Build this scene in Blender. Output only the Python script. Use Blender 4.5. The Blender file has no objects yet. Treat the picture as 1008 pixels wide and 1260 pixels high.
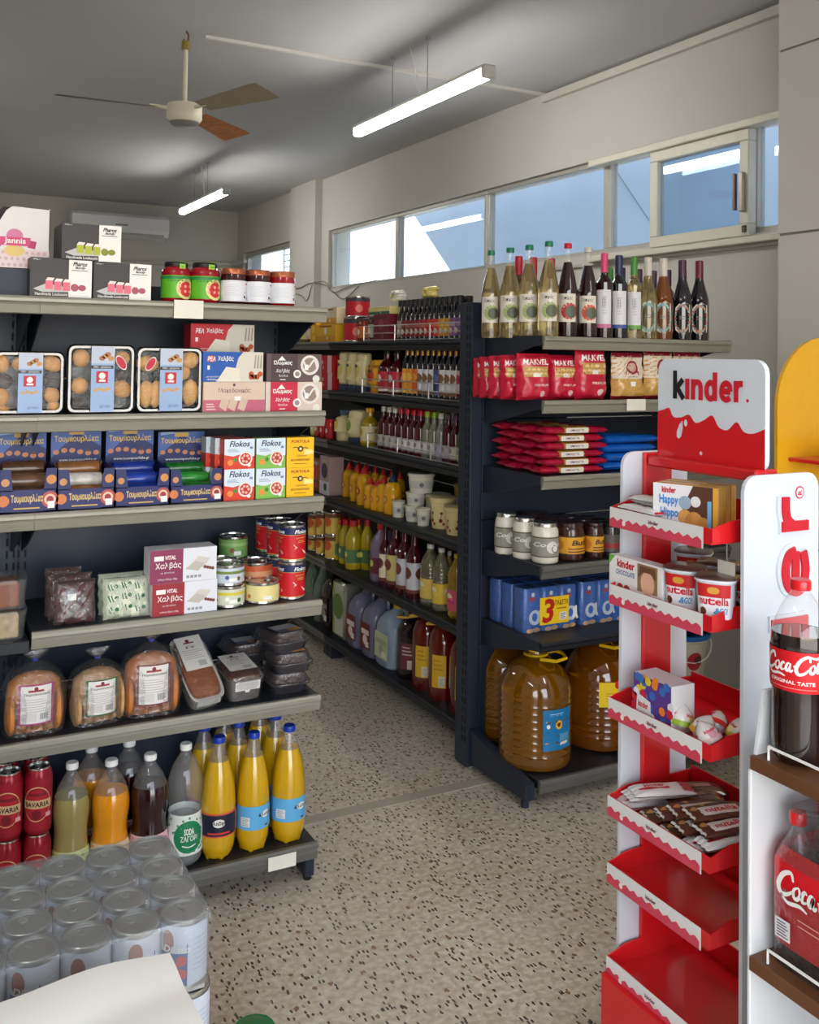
import bpy, math, random
from mathutils import Vector, Matrix
random.seed(7)
PI = math.pi
SC = bpy.context.scene
COL = SC.collection

# ------------------------------------------------------------------ camera
FPX, CYP = 1200.57, 402.3
YAW, PIT, ROL = (math.radians(a) for a in (28.1704, -1.68535, -0.83375))
EYE = Vector((0, 0, 1.5))
FW = Vector((math.sin(YAW)*math.cos(PIT), math.cos(YAW)*math.cos(PIT), -math.sin(PIT)))
_r = Vector((math.cos(YAW), -math.sin(YAW), 0)); _d = FW.cross(_r)
RT = _r*math.cos(ROL) + _d*math.sin(ROL)
DN = -_r*math.sin(ROL) + _d*math.cos(ROL)
cam = bpy.data.cameras.new('camera'); camo = bpy.data.objects.new('camera', cam); COL.objects.link(camo)
m3 = Matrix((RT, -DN, -FW)).transposed()
camo.matrix_world = Matrix.Translation(EYE) @ m3.to_4x4()
cam.sensor_fit = 'AUTO'; cam.sensor_width = 36.0
cam.lens = FPX/1260*36.0
cam.shift_y = -(630-CYP)/1260
cam.clip_start = 0.02; cam.clip_end = 200
SC.camera = camo

def on(ax, val, x, y):
    """the point where the sight line of photo pixel (x, y) meets the plane axis = val"""
    v = FW + RT*((x-504)/FPX) + DN*((y-CYP)/FPX)
    return EYE + v*((val-EYE[ax])/v[ax])

# ------------------------------------------------------------------ sky, sun, exposure
w = bpy.data.worlds.new('sky'); SC.world = w; w.use_nodes = True
nt = w.node_tree; nt.nodes.clear()
wo = nt.nodes.new('ShaderNodeOutputWorld'); bg = nt.nodes.new('ShaderNodeBackground')
sky = nt.nodes.new('ShaderNodeTexSky'); sky.sky_type = 'NISHITA'
sky.sun_disc = False; sky.sun_elevation = math.radians(48); sky.sun_rotation = math.radians(200)
sky.dust_density = 2.0; sky.altitude = 20
mixw = nt.nodes.new('ShaderNodeMixRGB'); mixw.inputs[0].default_value = 0.8
mixw.inputs[2].default_value = (0.88, 0.92, 0.97, 1)
nt.links.new(sky.outputs[0], mixw.inputs[1]); nt.links.new(mixw.outputs[0], bg.inputs[0])
bg.inputs[1].default_value = 2.0
nt.links.new(bg.outputs[0], wo.inputs[0])
sun = bpy.data.lights.new('sun', 'SUN'); sun.energy = 14.0; sun.angle = math.radians(0.6); sun.color = (1, .95, .87)
suno = bpy.data.objects.new('sun', sun); COL.objects.link(suno)
suno.rotation_euler = (math.radians(38), 0, math.radians(115))
SC.view_settings.view_transform = 'Standard'; SC.view_settings.look = 'None'
SC.view_settings.exposure = 0.62; SC.view_settings.gamma = 1.0; SC.view_settings.use_curve_mapping = False
SC.cycles.max_bounces = 10; SC.cycles.transparent_max_bounces = 24; SC.cycles.transmission_bounces = 8
SC.cycles.sample_clamp_indirect = 6.0; SC.cycles.caustics_refractive = False; SC.cycles.caustics_reflective = False

# ------------------------------------------------------------------ materials
def lin(c):
    f = lambda x: (x/255/12.92) if x/255 <= .04045 else ((x/255+.055)/1.055)**2.4
    return (f(c[0]), f(c[1]), f(c[2]), 1)
MATS = {}
def mat(rgb, rough=.5, metal=0, trans=0, coat=0, var=.06, emis=0, bump=0, scale=30, ior=1.45, key=None):
    k = key or (tuple(rgb), rough, metal, trans, coat, var, emis, bump, scale)
    if k in MATS: return MATS[k]
    m = bpy.data.materials.new('m_%d' % len(MATS)); m.use_nodes = True
    n = m.node_tree; b = n.nodes['Principled BSDF']
    c = lin(rgb)
    b.inputs['Base Color'].default_value = c
    b.inputs['Roughness'].default_value = rough; b.inputs['Metallic'].default_value = metal
    b.inputs['Transmission Weight'].default_value = trans; b.inputs['Coat Weight'].default_value = coat
    b.inputs['IOR'].default_value = ior
    if var or bump:
        tc = n.nodes.new('ShaderNodeTexCoord'); ns = n.nodes.new('ShaderNodeTexNoise')
        ns.inputs['Scale'].default_value = scale; ns.inputs['Detail'].default_value = 3
        n.links.new(tc.outputs['Object'], ns.inputs['Vector'])
        if var:
            mx = n.nodes.new('ShaderNodeMixRGB'); n.links.new(ns.outputs[0], mx.inputs[0])
            mx.inputs[1].default_value = tuple(max(0, x*(1-var*2)) for x in c[:3])+(1,)
            mx.inputs[2].default_value = tuple(min(1, x*(1+var*2)) for x in c[:3])+(1,)
            n.links.new(mx.outputs[0], b.inputs['Base Color'])
        if bump:
            bp = n.nodes.new('ShaderNodeBump'); bp.inputs['Strength'].default_value = bump; bp.inputs['Distance'].default_value = .004
            n.links.new(ns.outputs[0], bp.inputs['Height']); n.links.new(bp.outputs[0], b.inputs['Normal'])
    if emis:
        b.inputs['Emission Color'].default_value = c; b.inputs['Emission Strength'].default_value = emis
    MATS[k] = m
    return m
def film(tint=(255, 255, 255), clear=.85, rough=.06, key=None, bump=0, spec=.045):
    """thin clear plastic or glass: see-through with a glossy skin"""
    k = key or ('film', tint, clear, rough, bump, spec)
    if k in MATS: return MATS[k]
    m = bpy.data.materials.new('film_%d' % len(MATS)); m.use_nodes = True
    n = m.node_tree; n.nodes.clear(); N = n.nodes.new; L = n.links.new
    out = N('ShaderNodeOutputMaterial'); t = N('ShaderNodeBsdfTransparent'); t.inputs[0].default_value = lin(tint)
    d = N('ShaderNodeBsdfDiffuse'); d.inputs[0].default_value = lin(tint)
    g = N('ShaderNodeBsdfGlossy'); g.inputs['Roughness'].default_value = rough
    m1 = N('ShaderNodeMixShader'); m1.inputs[0].default_value = 1-clear; L(t.outputs[0], m1.inputs[1]); L(d.outputs[0], m1.inputs[2])
    fr = N('ShaderNodeLayerWeight'); fr.inputs[0].default_value = .5
    pw = N('ShaderNodeMath'); pw.operation = 'POWER'; pw.inputs[1].default_value = 4; L(fr.outputs['Facing'], pw.inputs[0])
    ma = N('ShaderNodeMath'); ma.operation = 'MULTIPLY_ADD'; ma.inputs[1].default_value = .7; ma.inputs[2].default_value = spec; L(pw.outputs[0], ma.inputs[0])
    m2 = N('ShaderNodeMixShader'); L(ma.outputs[0], m2.inputs[0]); L(m1.outputs[0], m2.inputs[1]); L(g.outputs[0], m2.inputs[2])
    if bump:
        tc = N('ShaderNodeTexCoord'); ns = N('ShaderNodeTexNoise'); ns.inputs['Scale'].default_value = 55; ns.inputs['Detail'].default_value = 4
        bp = N('ShaderNodeBump'); bp.inputs['Strength'].default_value = bump; bp.inputs['Distance'].default_value = .01
        L(tc.outputs['Object'], ns.inputs[0]); L(ns.outputs[0], bp.inputs['Height']); L(bp.outputs[0], g.inputs['Normal']); L(bp.outputs[0], fr.inputs['Normal'])
    L(m2.outputs[0], out.inputs[0])
    MATS[k] = m
    return m
def ink(*c): return mat(c, .45, var=0)
WHITE, BLACK, RED, CREAM = ink(236, 236, 232), ink(24, 22, 24), ink(196, 22, 36), ink(240, 226, 190)
BLUE, GREEN, YEL, GREY = ink(28, 74, 150), ink(60, 140, 50), ink(245, 196, 20), ink(150, 150, 150)
BISC, BROWN, PINK, ORNG, GOLD = ink(205, 150, 85), ink(96, 56, 34), ink(226, 130, 150), ink(230, 110, 30), ink(206, 170, 90)
STEEL = mat((34, 43, 58), .42, .1, var=.03, scale=8)           # dark blue-grey powder coat
STEEL2 = mat((30, 34, 41), .45, .1, var=.03, scale=8)
RAIL = mat((150, 148, 136), .38, .25, var=.05, scale=14)       # grey plastic price strip
RAIL_LIP = mat((176, 174, 160), .35, .2, var=.05, scale=14)
RAILD = mat((104, 104, 100), .4, .2, var=.05, scale=14)
CARD = mat((228, 226, 216), .6, var=.02)
CLEAR = film(clear=.93); CLEARB = film(clear=.9, bump=.8); SHRINK = film((235, 238, 240), clear=.86, rough=.16, bump=.3)
WIRE = mat((196, 196, 196), .3, .7, var=0)
CHROME = mat((200, 200, 196), .22, .95, var=.02)
CARDB = mat((170, 130, 88), .8, var=.08, bump=.2)

# ------------------------------------------------------------------ mesh building
class G:
    def __init__(s): s.v = []; s.f = []; s.m = []; s.sm = []; s.mats = []
    def mi(s, m):
        if m not in s.mats: s.mats.append(m)
        return s.mats.index(m)
    def add(s, vs, fs, m, smooth=False):
        o = len(s.v); s.v += [tuple(x) for x in vs]; k = s.mi(m)
        for f in fs: s.f.append(tuple(i+o for i in f)); s.m.append(k); s.sm.append(smooth)
        return s
    def box(s, a, b, m, c=0):
        x0, y0, z0 = (min(a[i], b[i]) for i in range(3)); x1, y1, z1 = (max(a[i], b[i]) for i in range(3))
        if not c:
            vs = [(x0,y0,z0),(x1,y0,z0),(x1,y1,z0),(x0,y1,z0),(x0,y0,z1),(x1,y0,z1),(x1,y1,z1),(x0,y1,z1)]
            return s.add(vs, [(0,3,2,1),(4,5,6,7),(0,1,5,4),(1,2,6,5),(2,3,7,6),(3,0,4,7)], m)
        R = []
        for z, k in ((z0, c), (z0+c, 0), (z1-c, 0), (z1, c)):
            R.append([(x0+k+c*(k == 0), y0+k, z), (x1-k-c*(k == 0), y0+k, z), (x1-k, y0+k+c*(k == 0), z), (x1-k, y1-k-c*(k == 0), z),
                      (x1-k-c*(k == 0), y1-k, z), (x0+k+c*(k == 0), y1-k, z), (x0+k, y1-k-c*(k == 0), z), (x0+k, y0+k+c*(k == 0), z)])
        return s.loft(R, m, smooth=False)
    def loft(s, rings, m, cap0=True, cap1=True, smooth=True, closed=True):
        n = len(rings[0]); vs = [p for r in rings for p in r]; fs = []; o = len(s.v)
        mm = m if isinstance(m, (list, tuple)) else [m]*(len(rings)-1)
        s.v += [tuple(p) for p in vs]
        for i in range(len(rings)-1):
            k = s.mi(mm[i])
            for j in range(n if closed else n-1):
                a, b = i*n+j, i*n+(j+1) % n
                s.f.append((o+a, o+b, o+b+n, o+a+n)); s.m.append(k); s.sm.append(smooth)
        if cap0: s.f.append(tuple(o+j for j in reversed(range(n)))); s.m.append(s.mi(mm[0])); s.sm.append(False)
        if cap1: s.f.append(tuple(o+(len(rings)-1)*n+j for j in range(n))); s.m.append(s.mi(mm[-1])); s.sm.append(False)
        return s
    def lathe(s, prof, m, n=16, c=(0, 0), cap0=True, cap1=True, e=2.0, ay=1.0, wob=0):
        R = []
        for r, z in prof: R.append(ring(r, r*ay, z, n, c[0], c[1], e))
        return s.loft(R, m, cap0, cap1)
    def tube(s, pts, r, m, n=6, closed=False):
        pts = [Vector(p) for p in pts]; R = []; N = len(pts)
        up = None
        for i, p in enumerate(pts):
            if closed: t = pts[(i+1) % N]-pts[i-1]
            else: t = pts[min(i+1, N-1)]-pts[max(i-1, 0)]
            t.normalize()
            if up is None: up = Vector((0, 0, 1)) if abs(t.z) < .9 else Vector((1, 0, 0))
            a = t.cross(up).normalized(); b = a.cross(t).normalized(); up = b
            R.append([p + (a*math.cos(2*PI*k/n) + b*math.sin(2*PI*k/n))*r for k in range(n)])
        if closed: R.append(R[0])
        return s.loft(R, m, not closed, not closed)
    def grid(s, fn, nu, nv, m, smooth=True, flip=False):
        vs = [fn(i/nu, j/nv) for j in range(nv+1) for i in range(nu+1)]
        fs = []
        for j in range(nv):
            for i in range(nu):
                a = j*(nu+1)+i; q = (a, a+1, a+nu+2, a+nu+1)
                fs.append(q[::-1] if flip else q)
        return s.add(vs, fs, m, smooth)
    def prism(s, poly, t0, t1, m, plane='xz'):
        """extrude a 2D outline; plane xz: along y, yz: along x, xy: along z"""
        def P(p, t): return {'xz': (p[0], t, p[1]), 'yz': (t, p[0], p[1]), 'xy': (p[0], p[1], t)}[plane]
        n = len(poly)
        return s.add([P(p, t0) for p in poly]+[P(p, t1) for p in poly],
                     [tuple(range(n)), tuple(reversed(range(n, 2*n)))]+[(i, (i+1) % n, n+(i+1) % n, n+i)[::-1] for i in range(n)], m)
    def mesh(s, name='mesh'):
        me = bpy.data.meshes.new(name); me.from_pydata(s.v, [], s.f)
        for m in s.mats: me.materials.append(m)
        me.polygons.foreach_set('material_index', s.m); me.polygons.foreach_set('use_smooth', s.sm)
        me.update()
        if any(s.sm): me.set_sharp_from_angle(angle=math.radians(42))
        return me
def ring(a, b, z, n=16, cx=0, cy=0, e=2.0):
    out = []
    for k in range(n):
        t = 2*PI*(k+.5)/n; c, s_ = math.cos(t), math.sin(t)
        out.append((cx+a*math.copysign(abs(c)**(2/e), c), cy+b*math.copysign(abs(s_)**(2/e), s_), z))
    return out
def rrect(x0, z0, x1, z1, r, n=4):
    p = []
    for cx, cz, a in ((x1-r, z1-r, 0), (x0+r, z1-r, 90), (x0+r, z0+r, 180), (x1-r, z0+r, 270)):
        for k in range(n+1):
            t = math.radians(a+90*k/n); p.append((cx+r*math.cos(t), cz+r*math.sin(t)))
    return p

TEXTS = {}
def textmesh(body, bold=0, shear=0):
    k = (body, bold, shear)
    if k not in TEXTS:
        c = bpy.data.curves.new('t', 'FONT'); c.body = body; c.resolution_u = 2; c.offset = bold; c.shear = shear
        o = bpy.data.objects.new('t', c); me = bpy.data.meshes.new_from_object(o)
        vs = [(v.co.x, v.co.y) for v in me.vertices]; fs = [tuple(p.vertices) for p in me.polygons]
        bpy.data.objects.remove(o); bpy.data.curves.remove(c); bpy.data.meshes.remove(me)
        xs = [v[0] for v in vs]; ys = [v[1] for v in vs]
        x0, x1, y0, y1 = min(xs), max(xs), min(ys), max(ys)
        TEXTS[k] = ([((x-x0)/(x1-x0), (y-y0)/(y1-y0)) for x, y in vs], fs)
    return TEXTS[k]
def catmull(p, n=5, closed=False):
    out = []; N = len(p)
    for i in range(N if closed else N-1):
        g = lambda k: p[k % N] if closed else p[max(0, min(N-1, k))]
        a, b, c, d = g(i-1), g(i), g(i+1), g(i+2)
        for j in range(n):
            t = j/n
            out.append(tuple(.5*(2*b[q]+(c[q]-a[q])*t+(2*a[q]-5*b[q]+4*c[q]-d[q])*t*t+(3*b[q]-a[q]-3*c[q]+d[q])*t**3) for q in range(2)))
    if not closed: out.append(tuple(p[-1]))
    return out
class Pr(G):
    """flat print: shapes in 0..1 label space, laid on a surface by fn(u, v, layer)"""
    def __init__(s, fn, w=1, h=1, nx=1, ny=1):
        super().__init__(); s.fn = fn; s.asp = w/h; s.nx = nx; s.ny = ny
    def rect(s, x0, y0, x1, y1, m, l=1):
        nx = max(1, math.ceil(s.nx*abs(x1-x0))); ny = max(1, math.ceil(s.ny*abs(y1-y0)))
        s.grid(lambda u, v: s.fn(x0+(x1-x0)*u, y0+(y1-y0)*v, l), nx, ny, m, s.nx > 1 or s.ny > 1); return s
    def poly(s, pts, m, l=1):
        s.add([s.fn(x, y, l) for x, y in pts], [tuple(range(len(pts)))], m); return s
    def ell(s, cx, cy, r, m, l=1, k=1.0, n=14, rot=0):
        """r is in label heights; k squashes vertically"""
        cr, sr = math.cos(rot), math.sin(rot); pts = []
        for i in range(n):
            a = r*math.cos(2*PI*i/n); b = r*k*math.sin(2*PI*i/n)
            pts.append((cx+(a*cr-b*sr)/s.asp, cy+a*sr+b*cr))
        if s.nx <= 1: return s.poly(pts, m, l)
        rings = 1 if r < .08 else 3          # follow the curve of the surface
        vs = [s.fn(cx, cy, l)]+[s.fn(cx+(x-cx)*q/rings, cy+(y-cy)*q/rings, l) for q in range(1, rings+1) for x, y in pts]
        fs = [(0, 1+i, 1+(i+1) % n) for i in range(n)]
        for q in range(rings-1): fs += [(1+q*n+i, 1+(q+1)*n+i, 1+(q+1)*n+(i+1) % n, 1+q*n+(i+1) % n) for i in range(n)]
        s.add(vs, fs, m); return s
    def text(s, t, x0, y0, x1, y1, m, l=2, bold=0, shear=0, fat=0):
        vs, fs = textmesh(t, min(bold, .03), shear)
        if fat:
            for q, (dx, dy) in enumerate(((-1, 0), (1, 0), (0, 1), (0, -1), (-.7, .7), (.7, .7), (-.7, -.7), (.7, -.7))):
                s.add([s.fn(x0+(x1-x0)*x+dx*fat/s.asp, y0+(y1-y0)*y+dy*fat, l+.25*(q+1)) for x, y in vs], fs, m)
        s.add([s.fn(x0+(x1-x0)*x, y0+(y1-y0)*y, l) for x, y in vs], fs, m); return s
    def lines(s, x0, y0, x1, y1, n, m, l=2, th=.4):
        for i in range(n):
            y = y0+(y1-y0)*(i+.5)/n; d = (y1-y0)/n*th/2
            s.rect(x0, y-d, x1-(x1-x0)*.25*((i*7) % 3)/2, y+d, m, l)
        return s
    def stroke(s, pts, wd, m, l=2, closed=False, n=5, wall=0):
        c = catmull(pts, n, closed); N = len(c); L, R = [], []
        for i in range(N):
            a = c[(i-1) % N if closed else max(i-1, 0)]; b = c[(i+1) % N if closed else min(i+1, N-1)]
            dx, dy = (b[0]-a[0])*s.asp, b[1]-a[1]; q = math.hypot(dx, dy) or 1
            ww = wd(i/(N-1)) if callable(wd) else wd
            nx_, ny_ = -dy/q*ww/2/s.asp, dx/q*ww/2
            L.append((c[i][0]+nx_, c[i][1]+ny_)); R.append((c[i][0]-nx_, c[i][1]-ny_))
        vs = [s.fn(x, y, l) for x, y in L]+[s.fn(x, y, l) for x, y in R]
        fs = [(i, N+i, N+(i+1) % N, (i+1) % N) for i in range(N if closed else N-1)]
        s.add(vs, fs, m)
        if wall:
            for E, fl in ((L, 1), (R, 0)):
                bs = [s.fn(x, y, l) for x, y in E]+[s.fn(x, y, 0) for x, y in E]
                s.add(bs, [(i, (i+1) % N, N+(i+1) % N, N+i) for i in range(N if closed else N-1)], m)
            if not closed:
                for i in (0, N-1): s.add([s.fn(*L[i], l), s.fn(*R[i], l), s.fn(*R[i], 0), s.fn(*L[i], 0)], [(0, 1, 2, 3)], m)
        return s
EPS = .0004
def f_front(x0, y, z0, w, h): return lambda u, v, l: (x0+u*w, y-l*EPS, z0+v*h)
def f_cyl(r, z0, h, span=PI, mid=-PI/2):
    R = r if callable(r) else (lambda v: r)
    def f(u, v, l):
        a = mid+(u-.5)*span; q = R(v)+l*EPS
        return (q*math.cos(a), q*math.sin(a), z0+v*h)
    return f
def front_print(w, h, y, z0=0): return Pr(f_front(-w/2, y, z0, w, h), w, h)
def cyl_print(r, z0, h, span=PI, mid=-PI/2):
    rr = r(.5) if callable(r) else r
    return Pr(f_cyl(r, z0, h, span, mid), rr*span, h, nx=max(6, int(span/.17)), ny=8 if callable(r) else 1)

# ------------------------------------------------------------------ scene objects
def put(name, me, parent=None, loc=(0, 0, 0), rot=(0, 0, 0)):
    o = bpy.data.objects.new(name, me.mesh(name) if isinstance(me, G) else me); COL.objects.link(o)
    o.location = loc; o.rotation_euler = rot
    if parent: o.parent = parent
    return o
def thing(name, label, cat, loc=(0, 0, 0), rz=0, group=None):
    o = bpy.data.objects.new(name, None); COL.objects.link(o); o.location = loc; o.rotation_euler = (0, 0, rz)
    o.empty_display_size = .05
    o['label'] = label; o['category'] = cat
    if group: o['group'] = group
    return o
def struct(name, g, label=None, parent=None):
    o = put(name, g, parent)
    if not parent:
        o['kind'] = 'structure'
        if label: o['label'] = label; o['category'] = name.split('_')[0]
    return o
class Kind:
    """one kind of product: parts are (name, mesh, [sub-parts])"""
    def __init__(s, name, cat, parts):
        s.name, s.cat = name, cat
        s.parts = [(p[0], p[1].mesh(p[0]) if isinstance(p[1], G) else p[1], [(q[0], q[1].mesh(q[0])) for q in (p[2] if len(p) > 2 else [])]) for p in parts]
    def at(s, loc, label, group=None, rz=0, rot=None):
        if len(s.parts) == 1 and not s.parts[0][2]:
            o = put(s.name, s.parts[0][1]); o['label'] = label; o['category'] = s.cat
            if group: o['group'] = group
        else:
            o = thing(s.name, label, s.cat, group=group)
            for n, me, subs in s.parts:
                c = put(n, me, o)
                for qn, qm in subs: put(qn, qm, c)
        o.location = loc; o.rotation_euler = rot or (0, 0, rz)
        return o
ORD = 'first second third fourth fifth sixth seventh eighth ninth tenth eleventh twelfth thirteenth fourteenth fifteenth sixteenth'.split()
FACE_X = -PI/2       # turns a thing's front from -Y to -X

# ================================================================== THE ROOM
XW, YB, HC = 3.265, 10.0, 3.0         # window wall, back wall, ceiling height
XL, YF = -4.0, -1.8                   # far left wall, shop front behind the viewer
def wallmat(rgb, key):
    return mat(rgb, .85, var=.035, scale=1.6, bump=.06, key=key)
WALL = wallmat((192, 189, 183), 'wall'); CEIL = wallmat((188, 188, 190), 'ceil')
def terrazzo():
    m = bpy.data.materials.new('terrazzo'); m.use_nodes = True
    n = m.node_tree; N = n.nodes.new; L = n.links.new; b = n.nodes['Principled BSDF']
    tc = N('ShaderNodeTexCoord')
    big = N('ShaderNodeTexNoise'); big.inputs['Scale'].default_value = 2.2; big.inputs['Detail'].default_value = 5
    fine = N('ShaderNodeTexNoise'); fine.inputs['Scale'].default_value = 55; fine.inputs['Detail'].default_value = 4
    L(tc.outputs['Object'], big.inputs[0]); L(tc.outputs['Object'], fine.inputs[0])
    r1 = N('ShaderNodeValToRGB'); r1.color_ramp.elements[0].position = .32; r1.color_ramp.elements[1].position = .7
    r1.color_ramp.elements[0].color = lin((182, 170, 151)); r1.color_ramp.elements[1].color = lin((214, 205, 190))
    L(big.outputs[0], r1.inputs[0])
    r2 = N('ShaderNodeValToRGB'); r2.color_ramp.elements[0].position = .38; r2.color_ramp.elements[1].position = .66
    r2.color_ramp.elements[0].color = lin((170, 155, 132)); r2.color_ramp.elements[1].color = lin((222, 215, 202))
    L(fine.outputs[0], r2.inputs[0])
    mx = N('ShaderNodeMixRGB'); mx.inputs[0].default_value = .55; L(r1.outputs[0], mx.inputs[1]); L(r2.outputs[0], mx.inputs[2])
    last = mx.outputs[0]
    # three sets of elongated stone chips lying at different angles
    for ang, sx, sy, thr, keep, col in ((20, 104, 40, .30, .895, (66, 54, 46)), (95, 112, 44, .30, .9, (52, 46, 42)), (150, 90, 38, .29, .915, (92, 66, 48)), (60, 46, 36, .26, .93, (140, 108, 78)), (10, 60, 60, .32, .7, (206, 198, 182))):
        mp = N('ShaderNodeMapping'); mp.inputs['Rotation'].default_value = (0, 0, math.radians(ang)); mp.inputs['Scale'].default_value = (sx, sy, 1)
        mp.inputs['Location'].default_value = (ang*.37, ang*.11, 0)
        vo = N('ShaderNodeTexVoronoi'); vo.voronoi_dimensions = '2D'; vo.inputs['Scale'].default_value = 1
        L(tc.outputs['Object'], mp.inputs[0]); L(mp.outputs[0], vo.inputs[0])
        wn = N('ShaderNodeTexNoise'); wn.inputs['Scale'].default_value = 130; L(tc.outputs['Object'], wn.inputs[0])
        ad = N('ShaderNodeMath'); ad.operation = 'MULTIPLY_ADD'; ad.inputs[1].default_value = .55; L(wn.outputs[0], ad.inputs[0]); L(vo.outputs['Distance'], ad.inputs[2])
        lt = N('ShaderNodeMath'); lt.operation = 'LESS_THAN'; lt.inputs[1].default_value = thr+.27; L(ad.outputs[0], lt.inputs[0])
        sp = N('ShaderNodeSeparateColor'); L(vo.outputs['Color'], sp.inputs[0])
        gt = N('ShaderNodeMath'); gt.operation = 'GREATER_THAN'; gt.inputs[1].default_value = keep; L(sp.outputs[0], gt.inputs[0])
        mu = N('ShaderNodeMath'); mu.operation = 'MULTIPLY'; L(lt.outputs[0], mu.inputs[0]); L(gt.outputs[0], mu.inputs[1])
        if ang == 10: mm = N('ShaderNodeMath'); mm.operation = 'MULTIPLY'; mm.inputs[1].default_value = .5; L(mu.outputs[0], mm.inputs[0]); mu = mm
        m2 = N('ShaderNodeMixRGB'); m2.inputs[2].default_value = lin(col); L(mu.outputs[0], m2.inputs[0]); L(last, m2.inputs[1]); last = m2.outputs[0]
    L(last, b.inputs['Base Color']); b.inputs['Roughness'].default_value = .38
    return m
TERR = terrazzo()
struct('floor', G().box((XL-.2, YF-.2, -.12), (XW+.25, YB+.2, 0), TERR))
struct('trim_1', G().box((XL, 2.925, 0), (XW, 2.975, .002), mat((168, 160, 146), .5, var=.06)))
struct('ceiling', G().box((XL-.2, YF-.2, HC), (XW+.25, YB+.2, HC+.15), CEIL))
# window wall with a clerestory opening and a smaller one past the pilaster
WZ0, WZ1 = 2.045, 2.545
struct('wall_right', G().box((XW, YF, 0), (XW+.2, YB, WZ0), WALL).box((XW, YF, WZ1), (XW+.2, YB, HC), WALL)
       .box((XW, YF, WZ0), (XW+.2, 2.60, WZ1), WALL).box((XW, 7.57, WZ0), (XW+.2, 8.46, WZ1), WALL).box((XW, 9.8, WZ0), (XW+.2, YB, WZ1), WALL))
struct('wall_back', G().box((XL, YB, 0), (XW+.2, YB+.2, HC), WALL))
struct('wall_left', G().box((XL-.2, YF, 0), (XL, YB, HC), WALL))
struct('wall_front', G().box((XL, YF-.2, 0), (-2.4, YF, HC), WALL).box((2.2, YF-.2, 0), (XW+.2, YF, HC), WALL).box((-2.4, YF-.2, 2.5), (2.2, YF, HC), WALL))
# pilasters standing out from the window wall
struct('trim_2', G().box((3.2, 7.72, 0), (XW, 8.30, HC), WALL))
GROOVE = mat((120, 116, 110), .8, var=.03)
struct('trim_3', G().box((3.05, YF, 0), (XW, 2.664, 1.985), WALL).box((3.055, YF, 1.985), (XW, 2.66, 1.995), GROOVE).box((3.05, YF, 1.995), (XW, 2.664, 2.705), WALL)
       .box((3.055, YF, 2.705), (XW, 2.66, 2.715), GROOVE).box((3.05, YF, 2.715), (XW, 2.664, HC), WALL))
# cornice strip and ceiling conduit
struct('trim_4', G().box((XW-.03, YF, 2.945), (XW, 4.5, 2.985), mat((196, 192, 184), .7, var=.02)))
struct('trim_5', G().box((1.29, 4.487, 2.985), (XW, 4.507, HC), mat((205, 203, 198), .6, var=.02)))
# ---- windows
ALU = mat((178, 176, 168), .42, .35, var=.04, scale=12); ALUW = mat((206, 203, 190), .5, .1, var=.03, scale=10)
GLASS = film((226, 234, 240), clear=.985, rough=.01, key='windowglass')
def window(i, y0, y1, z0, z1, x, fr=.03, mt=None, extra=None):
    mt = mt or ALU
    g = G().box((x, y0, z0), (x+.05, y1, z0+fr), mt, .004).box((x, y0, z1-fr), (x+.05, y1, z1), mt, .004)
    g.box((x, y0, z0+fr), (x+.05, y0+fr, z1-fr), mt, .004).box((x, y1-fr, z0+fr), (x+.05, y1, z1-fr), mt, .004)
    o = struct('window_%d' % i, g)
    put('pane', G().box((x+.022, y0+fr, z0+fr), (x+.028, y1-fr, z1-fr), GLASS), o)
    return o
XG = XW+.03
window(1, 6.37, 7.57, WZ0, WZ1, XG, .028)
window(2, 5.15, 6.37, WZ0, WZ1, XG, .028)
window(3, 3.99, 5.15, WZ0, WZ1, XG, .028)
o4 = window(4, 3.02, 3.99, WZ0, WZ1, XG, .03)
# sliding sash on the inside track, with a long pull handle
SZ0, SZ1 = 2.035, 2.50
o5 = window(5, 2.985, 3.60, SZ0, SZ1, XW-.03, .052, ALUW)
hd = G().box((XW-.052, 3.0, 2.14), (XW-.03, 3.022, 2.31), mat((150, 140, 128), .35, .6), .003)
put('handle', hd, o5)
put('handle', G().box((XW-.05, 3.045, 2.15), (XW-.03, 3.06, 2.31), mat((110, 100, 92), .4, .5), .003), o5)
put('latch', G().box((XW-.04, 2.995, 2.05), (XW-.03, 3.012, 2.08), mat((70, 66, 60), .4, .5)), o5)
window(6, 2.60, 3.02, WZ0, WZ1, XG, .03)
struct('trim_6', G().box((XW-.05, 2.70, 2.50), (XW+.02, 4.05, 2.535), ALUW, .004).box((XW-.05, 2.70, 2.00), (XW+.02, 4.05, 2.03), ALUW, .004).box((XW-.015, 2.70, 1.985), (XW, 4.4, 2.0), ALU))
o7 = window(7, 8.46, 9.80, WZ0, WZ1, XG, .05)
gr = G()
for k in range(7): gr.box((XW+.14, 8.5, 2.1+.06*k), (XW+.15, 9.0, 2.108+.06*k), ALUW)
for yy in (8.52, 8.7, 8.98): gr.box((XW+.14, yy, 2.06), (XW+.15, yy+.012, 2.52), ALUW)
put('grille', gr, o7)
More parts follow.
